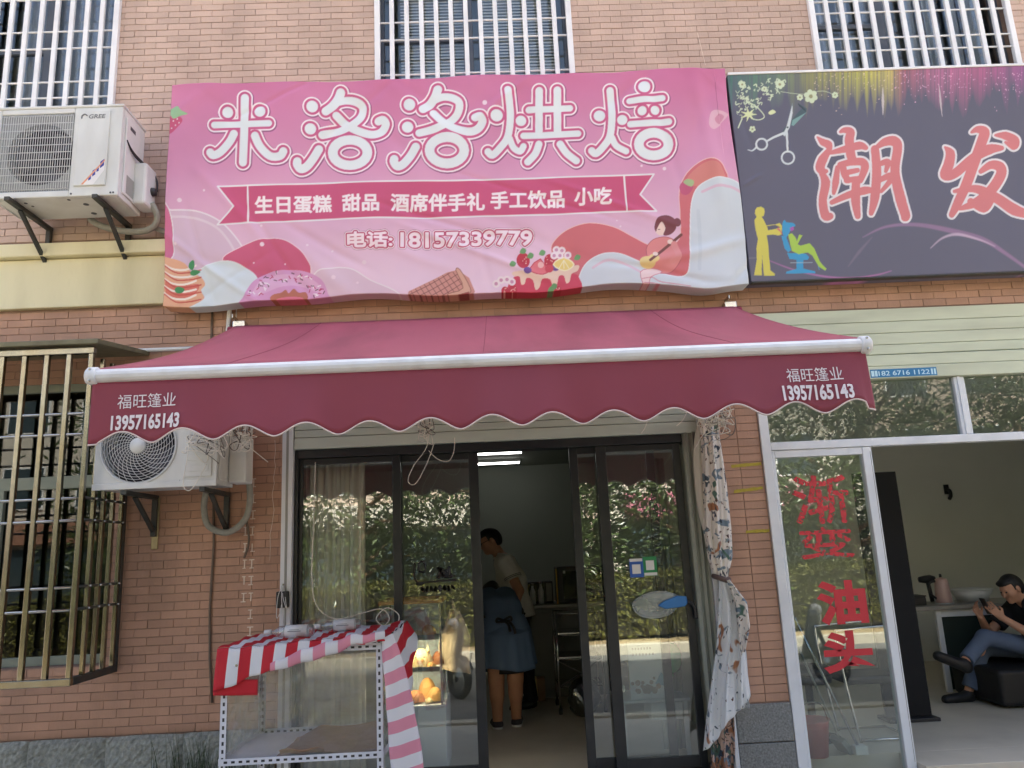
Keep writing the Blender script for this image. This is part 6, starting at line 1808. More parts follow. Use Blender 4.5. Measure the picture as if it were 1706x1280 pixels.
# ------------------------------------------------------------------ people: one continuous surface each, meshed from a blended distance field
def surface_nets(f, o, h):
    s = f < 0
    nx, ny, nz = f.shape
    c = [s[i:nx - 1 + i, j:ny - 1 + j, k:nz - 1 + k] for i in (0, 1) for j in (0, 1) for k in (0, 1)]
    tot = sum(x.astype(np.int8) for x in c)
    act = (tot > 0) & (tot < 8)
    I = np.argwhere(act)
    vid = -np.ones(act.shape, int)
    vid[act] = np.arange(len(I))
    acc = np.zeros((len(I), 3))
    cnt = np.zeros(len(I))
    cor = [(i, j, k) for i in (0, 1) for j in (0, 1) for k in (0, 1)]
    for a in range(8):
        for b in range(a + 1, 8):
            d = np.array(cor[b]) - np.array(cor[a])
            if abs(d).sum() != 1: continue
            fa = f[tuple((I + cor[a]).T)]
            fb = f[tuple((I + cor[b]).T)]
            m = (fa < 0) != (fb < 0)
            t = fa[m] / (fa[m] - fb[m])
            acc[m] += np.array(cor[a]) + t[:, None] * d
            cnt[m] += 1
    V = o + h * (I + acc / cnt[:, None])
    F = []
    for ax in range(3):
        a0 = [slice(None)] * 3
        a1 = [slice(None)] * 3
        a0[ax], a1[ax] = slice(0, -1), slice(1, None)
        ch = s[tuple(a0)] != s[tuple(a1)]
        E = np.argwhere(ch)
        u, v = [k for k in range(3) if k != ax]
        E = E[(E[:, u] > 0) & (E[:, v] > 0) & (E[:, u] < f.shape[u] - 1) & (E[:, v] < f.shape[v] - 1)]
        du, dv = np.zeros(3, int), np.zeros(3, int)
        du[u], dv[v] = 1, 1
        q = np.stack([vid[tuple((E - du - dv).T)], vid[tuple((E - dv).T)], vid[tuple(E.T)], vid[tuple((E - du).T)]], 1)
        flip = s[tuple(E.T)] ^ (ax == 1)
        q[~flip] = q[~flip][:, ::-1]
        F.append(q)
    return V, np.concatenate(F)
def sdf_mesh(name, prims, h, m, parent, cut=None, grow=0.0):
    """prims: ('c', a, b, ra, rb, k[, flat]) tapered limb; ('e', centre, radii, axes or None, k) ellipsoid"""
    lo, hi = np.full(3, 1e9), np.full(3, -1e9)
    bb = []
    for p in prims:
        if p[0] == 'c':
            r = max(p[3], p[4])
            a = np.minimum(p[1], p[2]) - r
            b = np.maximum(p[1], p[2]) + r
        else:
            r = max(p[2])
            a, b = np.array(p[1]) - r, np.array(p[1]) + r
        bb.append((a - .06 - grow, b + .06 + grow))
        lo, hi = np.minimum(lo, a), np.maximum(hi, b)
    lo -= .03 + grow
    hi += .03 + grow
    n = np.ceil((hi - lo) / h).astype(int) + 1
    f = np.full(n, 1.0)
    ax = [lo[i] + h * np.arange(n[i]) for i in range(3)]
    for p, (a, b) in zip(prims, bb):
        s0 = np.maximum(((a - lo) / h).astype(int), 0)
        s1 = np.minimum(((b - lo) / h).astype(int) + 1, n)
        sl_ = tuple(slice(i, j) for i, j in zip(s0, s1))
        X, Y, Z = np.meshgrid(*[ax[i][s0[i]:s1[i]] for i in range(3)], indexing='ij')
        P = np.stack([X, Y, Z], -1)
        if p[0] == 'c':
            A, B = np.array(p[1], float), np.array(p[2], float)
            d = B - A
            l2 = d @ d + 1e-12
            t = np.clip(((P - A) @ d) / l2, 0, 1)
            g = np.linalg.norm(P - A - t[..., None] * d, axis=-1) - (p[3] + (p[4] - p[3]) * t)
            if len(p) > 6: g = np.maximum(g, ((P - B) @ d) / math.sqrt(l2))
            k = p[5]
        else:
            Q = P - np.array(p[1])
            if p[3] is not None: Q = Q @ np.array(p[3]).T
            rr_ = np.array(p[2])
            q = np.linalg.norm(Q / rr_, axis=-1)
            g = (q - 1) * min(rr_)
            k = p[4]
        g = g - grow
        e = f[sl_]
        w = np.clip(.5 + .5 * (e - g) / k, 0, 1)
        f[sl_] = e * (1 - w) + g * w - k * w * (1 - w)
    if cut is not None:
        X, Y, Z = np.meshgrid(*ax, indexing='ij')
        f = np.maximum(f, cut(X, Y, Z))
    V, F = surface_nets(f, lo, h)
    me = bpy.data.meshes.new(name)
    off = np.array(world_loc(parent))
    me.from_pydata((V - off).tolist(), [], F.tolist())
    me.polygons.foreach_set('use_smooth', [True] * len(me.polygons))
    me.materials.append(m)
    o = bpy.data.objects.new(name, me)
    COL.objects.link(o)
    o.parent = parent
    return o
V3 = lambda *p: np.array(p, float)
def unit(v): return v / (np.linalg.norm(v) + 1e-9)
def hand(w, d, nrm, curl=.5, side=1, s=1.0):
    """palm and five fingers from wrist w along d; nrm is the palm's inner side"""
    d, nrm = unit(d), unit(nrm)
    x = unit(np.cross(d, nrm)) * side
    P = []
    for o in (-.024, 0, .024):
        P.append(('c', w + x * o * .7 * s, w + d * .08 * s + x * o * 1.1 * s, .013 * s, .012 * s, .012))
    for o, l in ((-.033, .07), (-.011, .083), (.011, .09), (.033, .082)):
        a = w + d * .085 * s + x * o * s
        dd = d
        for j, f in enumerate((.45, .32, .23)):
            dd = unit(dd * math.cos(curl * (.6 + .3 * j)) + nrm * math.sin(curl * (.6 + .3 * j)))
            b = a + dd * l * f * s
            P.append(('c', a, b, (.0088 - .0008 * j) * s, (.008 - .0008 * j) * s, .004))
            a = b
    a = w + d * .02 * s + x * .03 * s
    b = a + unit(d * .7 + x * .7 + nrm * .3) * .038 * s
    c = b + unit(d + nrm * .6) * .03 * s
    P += [('c', a, b, .0125 * s, .0105 * s, .01), ('c', b, c, .0105 * s, .0085 * s, .004)]
    return P
def head(c, fwd, upv, s=1.0):
    """c = centre of the skull"""
    fwd, upv = unit(fwd), unit(upv)
    upv = unit(upv - fwd * (upv @ fwd))
    x = np.cross(fwd, upv)
    ax = np.stack([x, fwd, upv])
    L = lambda a, b, c_: c + (x * a + fwd * b + upv * c_) * s
    P = [('e', L(0, -.005, .015), (.077 * s, .096 * s, .098 * s), ax, .01), ('e', L(0, .03, -.055), (.056 * s, .062 * s, .066 * s), ax, .03),
         ('c', L(0, .088, .01), L(0, .108, -.03), .009 * s, .014 * s, .012), ('c', L(-.03, .082, .022), L(.03, .082, .022), .011 * s, .011 * s, .012),
         ('c', L(-.02, .088, -.066), L(.02, .088, -.066), .008 * s, .008 * s, .008), ('c', L(-.016, .086, -.078), L(.016, .086, -.078), .008 * s, .008 * s, .008),
         ('c', L(0, .07, -.105), L(0, .078, -.1), .018 * s, .018 * s, .02)]
    for e in (-1, 1):
        P.append(('e', L(e * .08, -.005, -.01), (.012 * s, .02 * s, .033 * s), ax, .006))
        P.append(('e', L(e * .045, .06, -.03), (.025 * s, .03 * s, .03 * s), ax, .02))
    return P, L, ax
def limb(a, b, c, r, k=.02):
    return [('c', a, b, r[0], r[1], k), ('c', b, c, r[1] * 1.02, r[2], k)]
def leg(hip, kn, an, toe, k=.03, s=1.0):
    cal = kn + (an - kn) * .3
    back = unit(np.cross(np.cross(an - kn, toe - an), an - kn)) * -.012
    return [('c', hip, kn, .085 * s, .056 * s, k), ('c', kn, an, .053 * s, .036 * s, k), ('e', cal + back, (.05 * s, .05 * s, .085 * s), None, .03), ('c', an + V3(0, 0, -.035), toe, .038 * s, .03 * s, .02)]
M_skin = mat('skin', S(196, 146, 118), .55, var=.08, vs=14)
M_skind = mat('skin_tan', S(186, 134, 104), .55, var=.08, vs=14)
M_hair = mat('black_hair', (.012, .011, .011), .5, var=.3, vs=30, bump=.5, bs=120, stretch=(1, 1, .2))
def eyes(L, parent):
    for e in (-1, 1):
        c = L(e * .032, .088, .0)
        MB().lathe([(0, -.009), (.006, -.007), (.009, 0), (.006, .007), (0, .009)], tuple(c), 'y', 10).build('eye', M_blackp, parent, smooth=True)
def hair(L, ax, parent, m=M_hair, back=-.10):
    s = 1.0
    P = [('e', L(0, -.012, .024), (.084, .102, .100), ax, .01), ('e', L(0, -.05, -.01), (.078, .062, .085), ax, .03), ('e', L(0, .066, .078), (.056, .03, .022), ax, .02)]
    c0, fw_, up_ = L(0, 0, 0), ax[1], ax[2]
    def cut(X, Y, Z):
        b = (X - c0[0]) * fw_[0] + (Y - c0[1]) * fw_[1] + (Z - c0[2]) * fw_[2]
        u = (X - c0[0]) * up_[0] + (Y - c0[1]) * up_[1] + (Z - c0[2]) * up_[2]
        return np.minimum(np.minimum(.052 - u, np.maximum(b - .025, -.012 - u)), np.maximum(b + .03, -.085 - u))
    return sdf_mesh('hair', P, .007, m, parent, cut)

# man in a white polo shirt, head bowed, turned to the left
def man_polo():
    t = thing('person', (.10, 2.35, .1), 'person in a white polo shirt standing bowed over the counter inside the bakery', 'person')
    hipL, hipR = V3(.12, 2.25, .98), V3(.14, 2.45, .98)
    legs = leg(hipL, V3(.10, 2.25, .54), V3(.13, 2.24, .17), V3(-.02, 2.20, .125)) + leg(hipR, V3(.12, 2.46, .54), V3(.15, 2.47, .17), V3(.0, 2.45, .125))
    tor = []
    for s_ in (-1, 1):
        tor.append(('c', V3(.13, 2.35 + s_ * .08, 1.0), V3(.11, 2.35 + s_ * .10, 1.28), .105, .112, .05))
        tor.append(('c', V3(.11, 2.35 + s_ * .10, 1.28), V3(.075, 2.35 + s_ * .11, 1.46), .112, .085, .05))
        tor.append(('c', V3(.07, 2.35 + s_ * .05, 1.52), V3(.075, 2.35 + s_ * .18, 1.475), .05, .055, .04))
    hc, fwd, upv = V3(-.035, 2.33, 1.705), V3(-.92, -.22, -.34), V3(-.34, 0, .94)
    hd, L, ax = head(hc, fwd, upv)
    neck = [('c', V3(.06, 2.35, 1.50), hc + V3(.03, 0, -.06), .055, .052, .03)]
    sh1, sh2 = V3(.085, 2.15, 1.46), V3(.085, 2.55, 1.46)
    e1, w1 = V3(.16, 2.09, 1.19), V3(.08, 2.06, .98)
    e2, w2 = V3(.06, 2.60, 1.2), V3(-.05, 2.56, 1.03)
    arms = limb(sh1, e1, w1, (.05, .042, .028)) + limb(sh2, e2, w2, (.05, .042, .028)) + hand(w1, w1 - e1, V3(-.6, .6, 0), .5, 1) + hand(w2, w2 - e2, V3(0, 0, -1), .5, -1)
    sdf_mesh('body', legs + tor + neck + hd + arms, .0095, M_skin, t)
    sdf_mesh('shirt', tor + [('c', V3(.075, 2.17, 1.465), sh1 + (e1 - sh1) * .55, .055, .062, .03, 1), ('c', V3(.075, 2.53, 1.465), sh2 + (e2 - sh2) * .55, .055, .062, .03, 1)] + [('c', V3(.135, 2.28, 1.02), V3(.14, 2.28, .93), .115, .12, .04), ('c', V3(.135, 2.42, 1.02), V3(.14, 2.42, .93), .115, .12, .04)],
             .0095, mat('white_polo', S(228, 224, 218), .85, var=.06, vs=5, bump=.4, bs=9), t, lambda X, Y, Z: np.maximum(.93 - Z, Z - 1.56 + .25 * (X - .06)), .014)
    sdf_mesh('collar', [('c', V3(.075, 2.29, 1.535), V3(.07, 2.41, 1.535), .058, .058, .03), ('c', V3(.05, 2.35, 1.545), V3(.0, 2.34, 1.50), .055, .03, .02)], .0085, MATS['white_polo'], t, lambda X, Y, Z: np.maximum(1.51 - Z - .2 * X, Z - 1.575 + .3 * (X - .03)), .006)
    for sh_, e_ in ((sh1, e1), (sh2, e2)):
        c_, d_ = sh_ + (e_ - sh_) * .53, unit(e_ - sh_)
        for k in (0, .014): MB().tube([tuple(c_ - d_ * k + .0775 * (math.cos(a) * unit(np.cross(d_, V3(0, 1, 0))) + math.sin(a) * unit(np.cross(d_, np.cross(d_, V3(0, 1, 0)))))) for a in np.linspace(0, 6.283, 24, endpoint=False)], .0028, 5, closed=True).build('cuff_stripe', M_blackp, t)
    sdf_mesh('trousers', legs[:3] + legs[4:7] + [('c', V3(.13, 2.27, .98), V3(.13, 2.43, .98), .115, .115, .05)], .0095, mat('dark_trousers', (.02, .02, .025), .85, var=.15), t, lambda X, Y, Z: np.maximum(.15 - Z, Z - .985), .012)
    for lg in (legs[3], legs[7]): sdf_mesh('shoe', [lg], .0095, M_blackp, t, lambda X, Y, Z: np.maximum(.101 - Z, Z - .19), .012)
    t.scale = (1.16, 1.1, 1.03)
    hair(L, ax, t)
    eyes(L, t)
    gl_ = MB()
    for e in (-1, 1):
        c = L(e * .034, .108, -.002)
        gl_.tube([tuple(c + ax[0] * .026 * math.cos(a) + ax[2] * .02 * math.sin(a)) for a in np.linspace(0, 6.283, 18, endpoint=False)], .0028, 5, closed=True)
        gl_.tube([tuple(L(e * .06, .10, .004)), tuple(L(e * .086, .0, .006))], .0026, 5)
    gl_.tube([tuple(L(-.009, .11, .0)), tuple(L(.009, .11, .0))], .0026, 5)
    gl_.build('glasses', M_blackp, t)
man_polo()
[o for o in COL.objects if o.get('category') == 'person'][0].location = (.21, 2.62, .1)
[o for o in COL.objects if o.get('category') == 'person'][0].rotation_euler.y = -.10

# woman in a blue dress bending forward, seen from behind
def woman():
    t = thing('person', (.0, 1.65, .1), 'person in a blue dress with a black apron bow bending forward in the doorway', 'person')
    s = .95
    hl, hr = V3(-.075, 1.66, .86), V3(.10, 1.68, .86)
    legs = leg(hl, V3(-.085, 1.64, .50), V3(-.085, 1.66, .17), V3(-.11, 1.80, .125), s=1.22) + leg(hr, V3(.085, 1.67, .50), V3(.08, 1.72, .17), V3(.095, 1.86, .125), s=1.22)
    legs[3] = ('c', V3(-.085, 1.645, .135), V3(-.115, 1.80, .122), .036, .03, .02)
    legs[7] = ('c', V3(.08, 1.705, .135), V3(.10, 1.86, .122), .036, .03, .02)
    tor = [('c', V3(-.07, 1.69, .92), V3(.09, 1.70, .92), .125, .125, .05)]
    for s_ in (-1, 1):
        tor.append(('c', V3(.0 + s_ * .07, 1.73, .98), V3(-.01 + s_ * .065, 1.80, 1.10), .11, .092, .05))
        tor.append(('c', V3(-.01 + s_ * .065, 1.80, 1.10), V3(-.05 + s_ * .085, 1.98, 1.18), .092, .085, .05))
        tor.append(('c', V3(-.05 + s_ * .06, 2.0, 1.19), V3(-.06 + s_ * .13, 2.05, 1.15), .07, .058, .04))
    hc, fwd, upv = V3(-.115, 2.12, 1.20), V3(-.25, .45, -.85), V3(-.1, .85, .5)
    hd, L, ax = head(hc, fwd, upv, .97)
    neck = [('c', V3(-.06, 2.03, 1.16), hc, .05, .048, .03)]
    s1, s2 = V3(-.20, 2.04, 1.14), V3(.08, 2.06, 1.14)
    e1, w1, e2, w2 = V3(-.15, 2.20, .92), V3(-.14, 2.38, .80), V3(.09, 2.20, .90), V3(-.02, 2.36, .78)
    arms = limb(s1, e1, w1, (.046, .038, .026)) + limb(s2, e2, w2, (.046, .038, .026)) + hand(w1, w1 - e1, V3(1, 0, 0), .5, 1, .92) + hand(w2, w2 - e2, V3(-1, 0, 0), .5, -1, .92)
    sdf_mesh('body', legs + tor + neck + hd + arms, .0095, M_skind, t)
    M_blue = mat('blue_dress', S(92, 114, 144), .85, var=.08, vs=4)
    sdf_mesh('bodice', tor + [('c', s1, s1 + (e1 - s1) * .6, .058, .064, .03, 1), ('c', s2, s2 + (e2 - s2) * .6, .058, .064, .03, 1)], .0095, M_blue, t, lambda X, Y, Z: np.maximum(.88 - Z, Y - 2.085), .016)
    def skirt(u, v):
        a = 2 * math.pi * u
        top = (-.005 + .178 * math.cos(a), 1.745 + .148 * math.sin(a), 1.075 + .07 * math.sin(a))
        f = 1 + (.05 * math.sin(9 * a) + .03 * math.sin(14 * a + 1)) * v
        mid = (.012 + .226 * f * math.cos(a), 1.70 + .195 * f * math.sin(a), .92 + .03 * math.sin(a))
        bot = (.025 + .25 * f * math.cos(a), 1.68 + .21 * f * math.sin(a), .60 + .03 * math.sin(a * 2) + .02 * math.cos(a))
        w = v * 2
        if w < 1: return tuple(top[i] + (mid[i] - top[i]) * math.sin(w * 1.5708) for i in range(3))
        return tuple(mid[i] + (bot[i] - mid[i]) * (w - 1) for i in range(3))
    MB().grid(84, 20, skirt).build('skirt', M_blue, t, smooth=True, solid=.004)
    MB().grid(60, 4, lambda u, v: (.02 + .16 * math.cos(6.283 * u), 1.69 + .13 * math.sin(6.283 * u), .68 - .12 * v)).build('shorts', M_blackp, t, smooth=True, solid=.003)
    ring = [(-.005 + .186 * math.cos(a), 1.745 + .157 * math.sin(a), 1.072 + .07 * math.sin(a)) for a in np.linspace(0, 6.283, 36, endpoint=False)]
    MB().tube(ring, .012, 6, closed=True).build('apron_strap', M_blackp, t)
    for pts in ([(.0, 1.58, 1.01), (.05, 1.56, 1.0), (.085, 1.53, .96), (.10, 1.505, .90)], [(.0, 1.58, 1.01), (.04, 1.55, .98), (.055, 1.515, .92)], [(.0, 1.58, 1.01), (-.05, 1.575, 1.03), (-.06, 1.57, 1.0), (0, 1.575, 1.0)], [(.0, 1.58, 1.01), (.06, 1.575, 1.04), (.07, 1.57, 1.01), (0, 1.575, 1.0)]):
        MB().tube(cat(pts, 5), .012, 6).build('apron_bow', M_blackp, t)
    sh_ = mat('canvas_shoe', (.05, .045, .05), .8, var=.2)
    for lg in (legs[3], legs[7]): sdf_mesh('shoe', [lg], .008, sh_, t, lambda X, Y, Z: np.maximum(.118 - Z, Z - .165), .013)
    for lg in (('c', V3(-.085, 1.64, .112), V3(-.115, 1.805, .112), .045, .042, .01), ('c', V3(.08, 1.70, .112), V3(.10, 1.865, .112), .045, .042, .01)): sdf_mesh('sole', [lg], .008, M_plastic, t, lambda X, Y, Z: np.maximum(.101 - Z, Z - .120))
    P = [('e', L(0, -.01, .03), (.09, .105, .105), ax, .01), ('e', L(0, -.06, -.02), (.085, .07, .10), ax, .03), ('c', L(0, -.10, .02), L(.02, -.12, -.10), .05, .035, .03)]
    sdf_mesh('hair', P, .008, M_hair, t, lambda X, Y, Z: (X - hc[0]) * fwd[0] * .8 + (Y - hc[1]) * .28 + (Z - hc[2]) * -.72 - .04)
    eyes(L, t)
woman()

# seated man with phone
def seated():
    t = thing('person', (4.75, 1.68, .1), 'person in a black T-shirt and jeans sitting cross-legged with a phone in the salon', 'person')
    h1, h2 = V3(4.88, 1.60, .52), V3(4.88, 1.80, .52)
    k1, a1, t1 = V3(4.30, 1.60, .66), V3(4.02, 1.52, .46), V3(3.80, 1.50, .54)        # crossed leg
    k2, a2, t2 = V3(4.36, 1.76, .55), V3(4.16, 1.76, .175), V3(3.95, 1.75, .128)       # standing leg
    legs = leg(h1, k1, a1, t1) + leg(h2, k2, a2, t2)
    legs[3] = ('c', a1 + V3(.02, 0, -.02), t1, .038, .03, .02)
    tor = []
    for s_ in (-1, 1):
        tor.append(('c', V3(4.92, 1.70 + s_ * .08, .52), V3(4.90, 1.70 + s_ * .09, .72), .105, .11, .05))
        tor.append(('c', V3(4.90, 1.70 + s_ * .09, .72), V3(4.80, 1.70 + s_ * .11, .90), .11, .085, .05))
        tor.append(('c', V3(4.80, 1.70 + s_ * .05, .93), V3(4.80, 1.70 + s_ * .18, .88), .05, .055, .04))
    hc, fwd, upv = V3(4.68, 1.70, 1.07), V3(-.9, -.12, -.42), V3(-.42, 0, .9)
    hd, L, ax = head(hc, fwd, upv)
    neck = [('c', V3(4.79, 1.70, .93), hc + V3(.03, 0, -.05), .055, .052, .03)]
    s1, e1, w1 = V3(4.79, 1.50, .87), V3(4.66, 1.44, .66), V3(4.46, 1.56, .83)
    s2, e2, w2 = V3(4.79, 1.90, .87), V3(4.52, 1.90, .66), V3(4.38, 1.74, .82)
    arms = limb(s1, e1, w1, (.05, .042, .028)) + limb(s2, e2, w2, (.05, .042, .028))
    arms += hand(w1, unit(V3(-.55, .25, .75)), V3(.3, .8, .2), .55, -1) + hand(w2, unit(V3(-.45, -.1, .85)), V3(.3, -.9, .2), .55, 1)
    sdf_mesh('body', legs + tor + neck + hd + arms, .0085, M_skin, t)
    sdf_mesh('shirt', tor + [('c', s1, s1 + (e1 - s1) * .62, .058, .066, .03, 1), ('c', s2, s2 + (e2 - s2) * .62, .058, .066, .03, 1)], .0095, mat('black_tshirt', (.016, .016, .018), .9, var=.2, bump=.3, bs=12), t, lambda X, Y, Z: np.maximum(.46 - Z, Z - .965 + .3 * (X - 4.8)), .014)
    j = [legs[0], ('c', k1, k1 + (a1 - k1) * .8, .055, .05, .03, 1), legs[4], ('c', k2, k2 + (a2 - k2) * .86, .055, .055, .03, 1), ('c', V3(4.93, 1.62, .52), V3(4.93, 1.78, .52), .11, .11, .05)]
    sdf_mesh('jeans', j, .0095, mat('denim', S(88, 102, 126), .85, var=.2, vs=7, bump=.4, bs=14), t, None, .013)
    sdf_mesh('shoe', [legs[3], ('c', a1 + V3(.01, 0, .0), a1 + V3(.03, 0, -.03), .04, .036, .02)], .0085, M_fabricblack, t, None, .012)
    sdf_mesh('shoe', [legs[7], ('c', a2 + V3(.0, 0, -.02), a2 + V3(.01, 0, -.03), .04, .036, .02)], .0085, M_fabricblack, t, lambda X, Y, Z: .101 - Z, .012)
    hair(L, ax, t)
    eyes(L, t)
    ph = thing('phone', (4.38, 1.65, .93), 'dark phone held in the hands of the seated person', 'phone')
    c_, d_ = V3(4.385, 1.645, .925), unit(V3(-.35, 0, .94))
    MB().beam(tuple(c_ - d_ * .075), tuple(c_ + d_ * .075), .075, .009, (.94, 0, .35)).build('case', M_blackp, ph, bevel=.003)
    n_ = unit(V3(.94, 0, .35))
    c2 = c_ + n_ * .0055
    MB().beam(tuple(c2 - d_ * .068), tuple(c2 + d_ * .068), .067, .001, (.94, 0, .35)).build('screen', mat('phone_screen', (.03, .035, .04), .1), ph)
seated()

# ------------------------------------------------------------------ across the street (mirrored in the panes)
def leaf_mesh(name, centres, size, m, parent, seed, flat=.35):
    q = np.random.RandomState(seed)
    n = len(centres)
    a = q.normal(size=(n, 3))
    a /= np.linalg.norm(a, axis=1)[:, None]
    b = q.normal(size=(n, 3))
    b[:, 2] += .6
    b -= (b * a).sum(1)[:, None] * a
    b /= np.linalg.norm(b, axis=1)[:, None]
    s = size * q.uniform(.6, 1.35, n)[:, None]
    nrm = np.cross(a, b)
    V = np.stack([centres - a * s, centres + b * s * .38 + nrm * s * .12, centres + a * s, centres - b * s * .38 + nrm * s * .12], 1).reshape(-1, 3)
    off = np.array(world_loc(parent))
    me = bpy.data.meshes.new(name)
    me.from_pydata((V - off).tolist(), [], [(4 * i, 4 * i + 1, 4 * i + 2, 4 * i + 3) for i in range(n)])
    me.materials.append(m)
    o = bpy.data.objects.new(name, me)
    COL.objects.link(o)
    o.parent = parent
    return o
M_leaf = mat('tree_leaf', (.085, .12, .04), .30, var=.4, vs=3, island=.9, trans=.25)
M_leaf2 = mat('hedge_leaf', (.20, .20, .05), .45, var=.4, vs=2, island=.9, trans=.2)
M_bark = mat('bark', S(120, 96, 74), .9, var=.3, vs=12, bump=.8, bs=30, stretch=(1, 1, .3))
hg = thing('hedge', (1, -9.0, .06), 'clipped yellow green hedge along the street, mirrored in the door glass', 'hedge')
q = np.random.RandomState(1)
n = 44000
hx = q.uniform(-9, 13, n)
side = q.rand(n)
hy = np.where(side < .55, -8.45 - np.abs(q.normal(0, .10, n)), -8.5 - q.rand(n) * 1.1)
hz = np.where(side < .55, .08 + q.rand(n) * 1.0, 1.08 + q.normal(0, .05, n)) + .05 * np.sin(hx * 2.3)
leaf_mesh('foliage', np.stack([hx, hy, hz], 1), .036, M_leaf2, hg, 2)
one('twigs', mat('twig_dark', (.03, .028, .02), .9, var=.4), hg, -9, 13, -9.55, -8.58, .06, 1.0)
def tree(x, y, h, r, lab, seed):
    qr = random.Random(seed)
    t = thing('street_tree', (x, y, .06), lab, 'tree', 'street trees facing the shops')
    tr = MB()
    top = h * .62
    tr.tube(cat([(x, y, .05), (x + qr.uniform(-.06, .06), y, h * .25), (x + qr.uniform(-.1, .1), y, top)], 5), [.13 - .07 * i / 10 for i in range(11)], 10)
    ends = []
    for i in range(9):
        z0 = h * qr.uniform(.22, .6)
        a = i * 2.4 + qr.random()
        l_ = r * qr.uniform(.55, .95)
        e = (x + l_ * math.cos(a), y + l_ * math.sin(a), z0 + qr.uniform(.3, 1.2))
        tr.tube(cat([(x, y, z0), (x + .5 * l_ * math.cos(a), y + .5 * l_ * math.sin(a), z0 + .35), e], 4), [.05 - .034 * j / 8 for j in range(9)], 6)
        ends.append(e)
    tr.build('trunk', M_bark, t, smooth=True)
    nq = np.random.RandomState(seed)
    cs_ = []
    for e in ends + [(x, y, h * .8), (x + .4, y + .3, h * .7), (x - .5, y - .2, h * .75)] + [(x + qr.uniform(-1, 1) * r * .8, y + qr.uniform(-1, 1) * r * .8, h * qr.uniform(.24, .95)) for _ in range(26)] + [(x + qr.uniform(-1.9, 1.9), y - qr.uniform(.2, 1.0), qr.uniform(1.1, 2.3)) for _ in range(16)]:
        k = int(330 * qr.uniform(.6, 1.3))
        cs_.append(np.array(e) + nq.normal(size=(k, 3)) * np.array([.42, .42, .32]) * qr.uniform(.7, 1.2))
    leaf_mesh('crown', np.concatenate(cs_), .062, M_leaf, t, seed)
for i, (x, y, h, r, lab) in enumerate(((-6.2, -9.1, 5.0, 1.7, 'broad leaved tree mirrored beside the white curtain, farthest left'), (-2.6, -9.2, 5.4, 1.9, 'leafy tree mirrored in the left sliding glass'), (.6, -9.0, 4.8, 1.6, 'leafy tree mirrored near the open doorway'),
                                       (3.4, -9.2, 5.2, 1.8, 'leafy tree mirrored in the right bakery glass'), (6.6, -9.1, 5.6, 1.9, 'tree mirrored in the salon side glass'), (10.2, -9.3, 5.8, 2.0, 'tree mirrored in the salon transom, farthest right'))):
    tree(x, y, h, r, lab, 20 + i)
M_opp = mat('opposite_wall', S(196, 190, 178), .85, var=.08, vs=.5)
M_oppg = mat('opposite_glass', (.04, .06, .07), .1, var=.2)
def far_building(x0, x1, hgt, lab, m, sign=None):
    b = thing('far_building', ((x0 + x1) / 2, -26, 0), lab, 'building', 'buildings across the street')
    one('wall', m, b, x0, x1, -34, -26, -.05, hgt)
    one('roof_edge', M_opp, b, x0 - .2, x1 + .2, -34.2, -25.8, hgt + .002, hgt + .4)
    z = 4.2
    while z + 1.8 < hgt:
        x = x0 + 1.0
        while x + 1.6 < x1:
            w = one('window', M_white, b, x - .06, x + 1.66, -25.995, -25.93, z - .06, z + 1.66)
            one('pane', M_oppg, w, x, x + 1.6, -25.945, -25.92, z, z + 1.6)
            x += 3.0
        z += 3.1
    one('shop_glass', M_oppg, b, x0 + .6, x1 - .6, -25.99, -25.9, .3, 2.6)
    if sign is not None:
        one('signboard', sign, b, x0 + .6, x1 - .6, -25.97, -25.6, 2.75, 3.7, bevel=.03)
far_building(-24, -9, 13, 'pale apartment block across the street, mirrored at the far left', M_opp, mat('sign_red', S(150, 110, 90), .6))
far_building(-8.5, 4.0, 10, 'lower pale block across the street with a white signboard', mat('opposite_wall_pink', S(190, 172, 158), .85, var=.08, vs=.5), M_opp)
far_building(4.5, 15, 12, 'pale block across the street with a pink signboard', M_opp, mat('sign_pink', S(190, 110, 132), .6))
far_building(15.5, 34, 14, 'tall pale block across the street, mirrored at the far right', MATS['opposite_wall_pink'], mat('sign_green', S(60, 130, 90), .6))
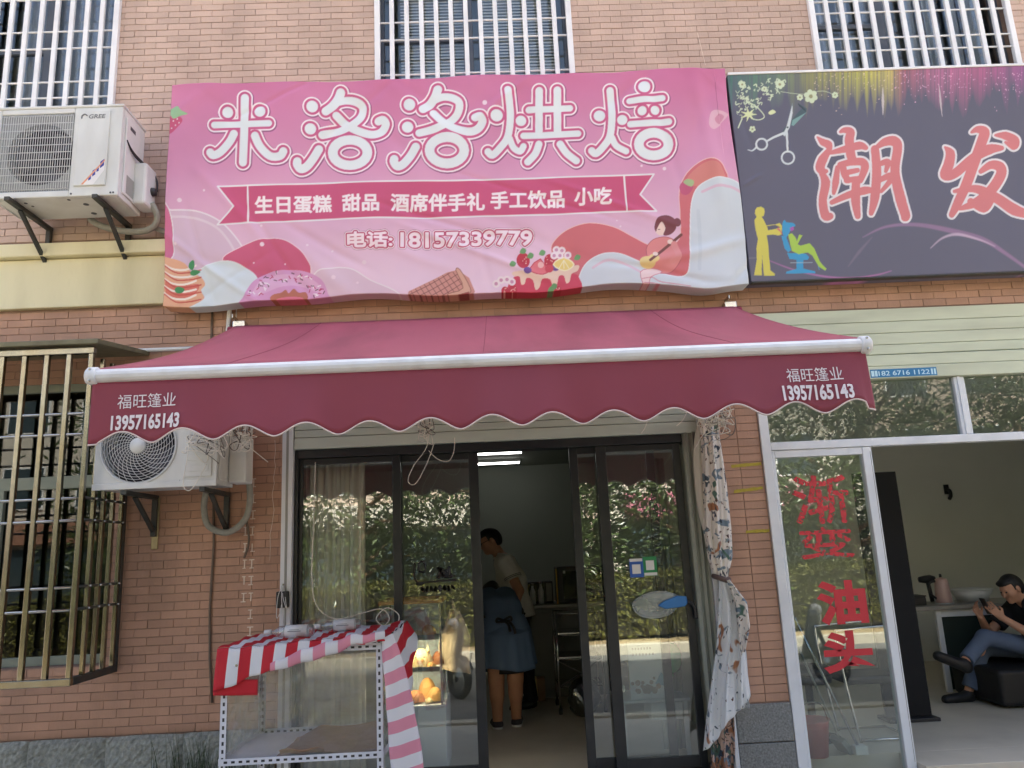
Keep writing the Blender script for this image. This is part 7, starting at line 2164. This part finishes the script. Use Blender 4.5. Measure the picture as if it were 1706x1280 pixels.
def scooter(x, y, rz, lab, body):
    t = thing('scooter', (0, 0, 0), lab, 'scooter', 'scooters parked at the kerb')
    for wx in (-.62, .62):
        w = MB().tube([(wx + .19 * math.cos(a), 0, .23 + .19 * math.sin(a)) for a in np.linspace(0, 6.283, 28, endpoint=False)], .05, 10, closed=True).build('wheel', M_blackp, t, smooth=True)
        MB().lathe([(.15, -.02), (.15, .02), (.04, .045), (.04, -.045), (.15, -.02)], (wx, 0, .23), 'y', 20).build('rim', M_steel, w)
    MB().grid(10, 12, lambda u, v: (-.15 - .55 * u, (.16 - .05 * u) * math.cos(math.pi * v), .42 + .10 * u + .26 * math.sin(math.pi * v))).build('rear_body', body, t, smooth=True, solid=.01)
    MB().grid(12, 8, lambda u, v: (-.02 - .68 * u, (.13) * (v - .5) * 2, .74 + .04 * math.sin(u * 3) - .05 * (2 * v - 1) ** 2)).build('seat', M_fabricblack, t, smooth=True, solid=.06)
    one('floorboard', M_blackp, t, -.2, .34, -.13, .13, .28, .33, bevel=.02)
    MB().grid(8, 10, lambda u, v: (.34 + .16 * u + .05 * math.cos((v - .5) * 3), .19 * (v - .5) * 2, .30 + .58 * u)).build('leg_shield', body, t, smooth=True, solid=.02)
    MB().tube([(.62, 0, .26), (.50, 0, .7), (.45, 0, .93)], .028, 8).build('steering_column', M_dark, t, smooth=True)
    MB().tube(cat([(.36, -.32, .97), (.42, -.2, .96), (.45, 0, .93), (.42, .2, .96), (.36, .32, .97)], 4), .014, 8).build('handlebar', M_blackp, t, smooth=True)
    MB().lathe([(0, .06), (.05, .05), (.075, .0), (.06, -.05)], (.52, 0, .88), 'x', 18).build('headlight', M_plastic, t, smooth=True)
    MB().grid(8, 6, lambda u, v: (.62 + .24 * math.cos(.5 + 1.9 * u), .07 * (v - .5) * 2, .23 + .27 * math.sin(.5 + 1.9 * u))).build('mudguard', body, t, smooth=True, solid=.01)
    MB().tube([(-.1, .1, .3), (-.06, .24, .03)], .012, 6).build('stand', M_steel, t)
    one('tail_light', MATS['bucket_red'], t, -.74, -.70, -.06, .06, .56, .62, bevel=.01)
    t.location = (x, y, -.14)
    t.rotation_euler.z = rz
    return t
scooter(-.95, -4.9, R(53), 'dark scooter mirrored low in the left sliding glass', mat('scooter_dark', (.03, .03, .035), .25, coat=.5))
scooter(3.5, -4.6, R(47), 'dark blue scooter mirrored in the salon side glass', mat('scooter_blue', (.03, .05, .09), .25, coat=.5))
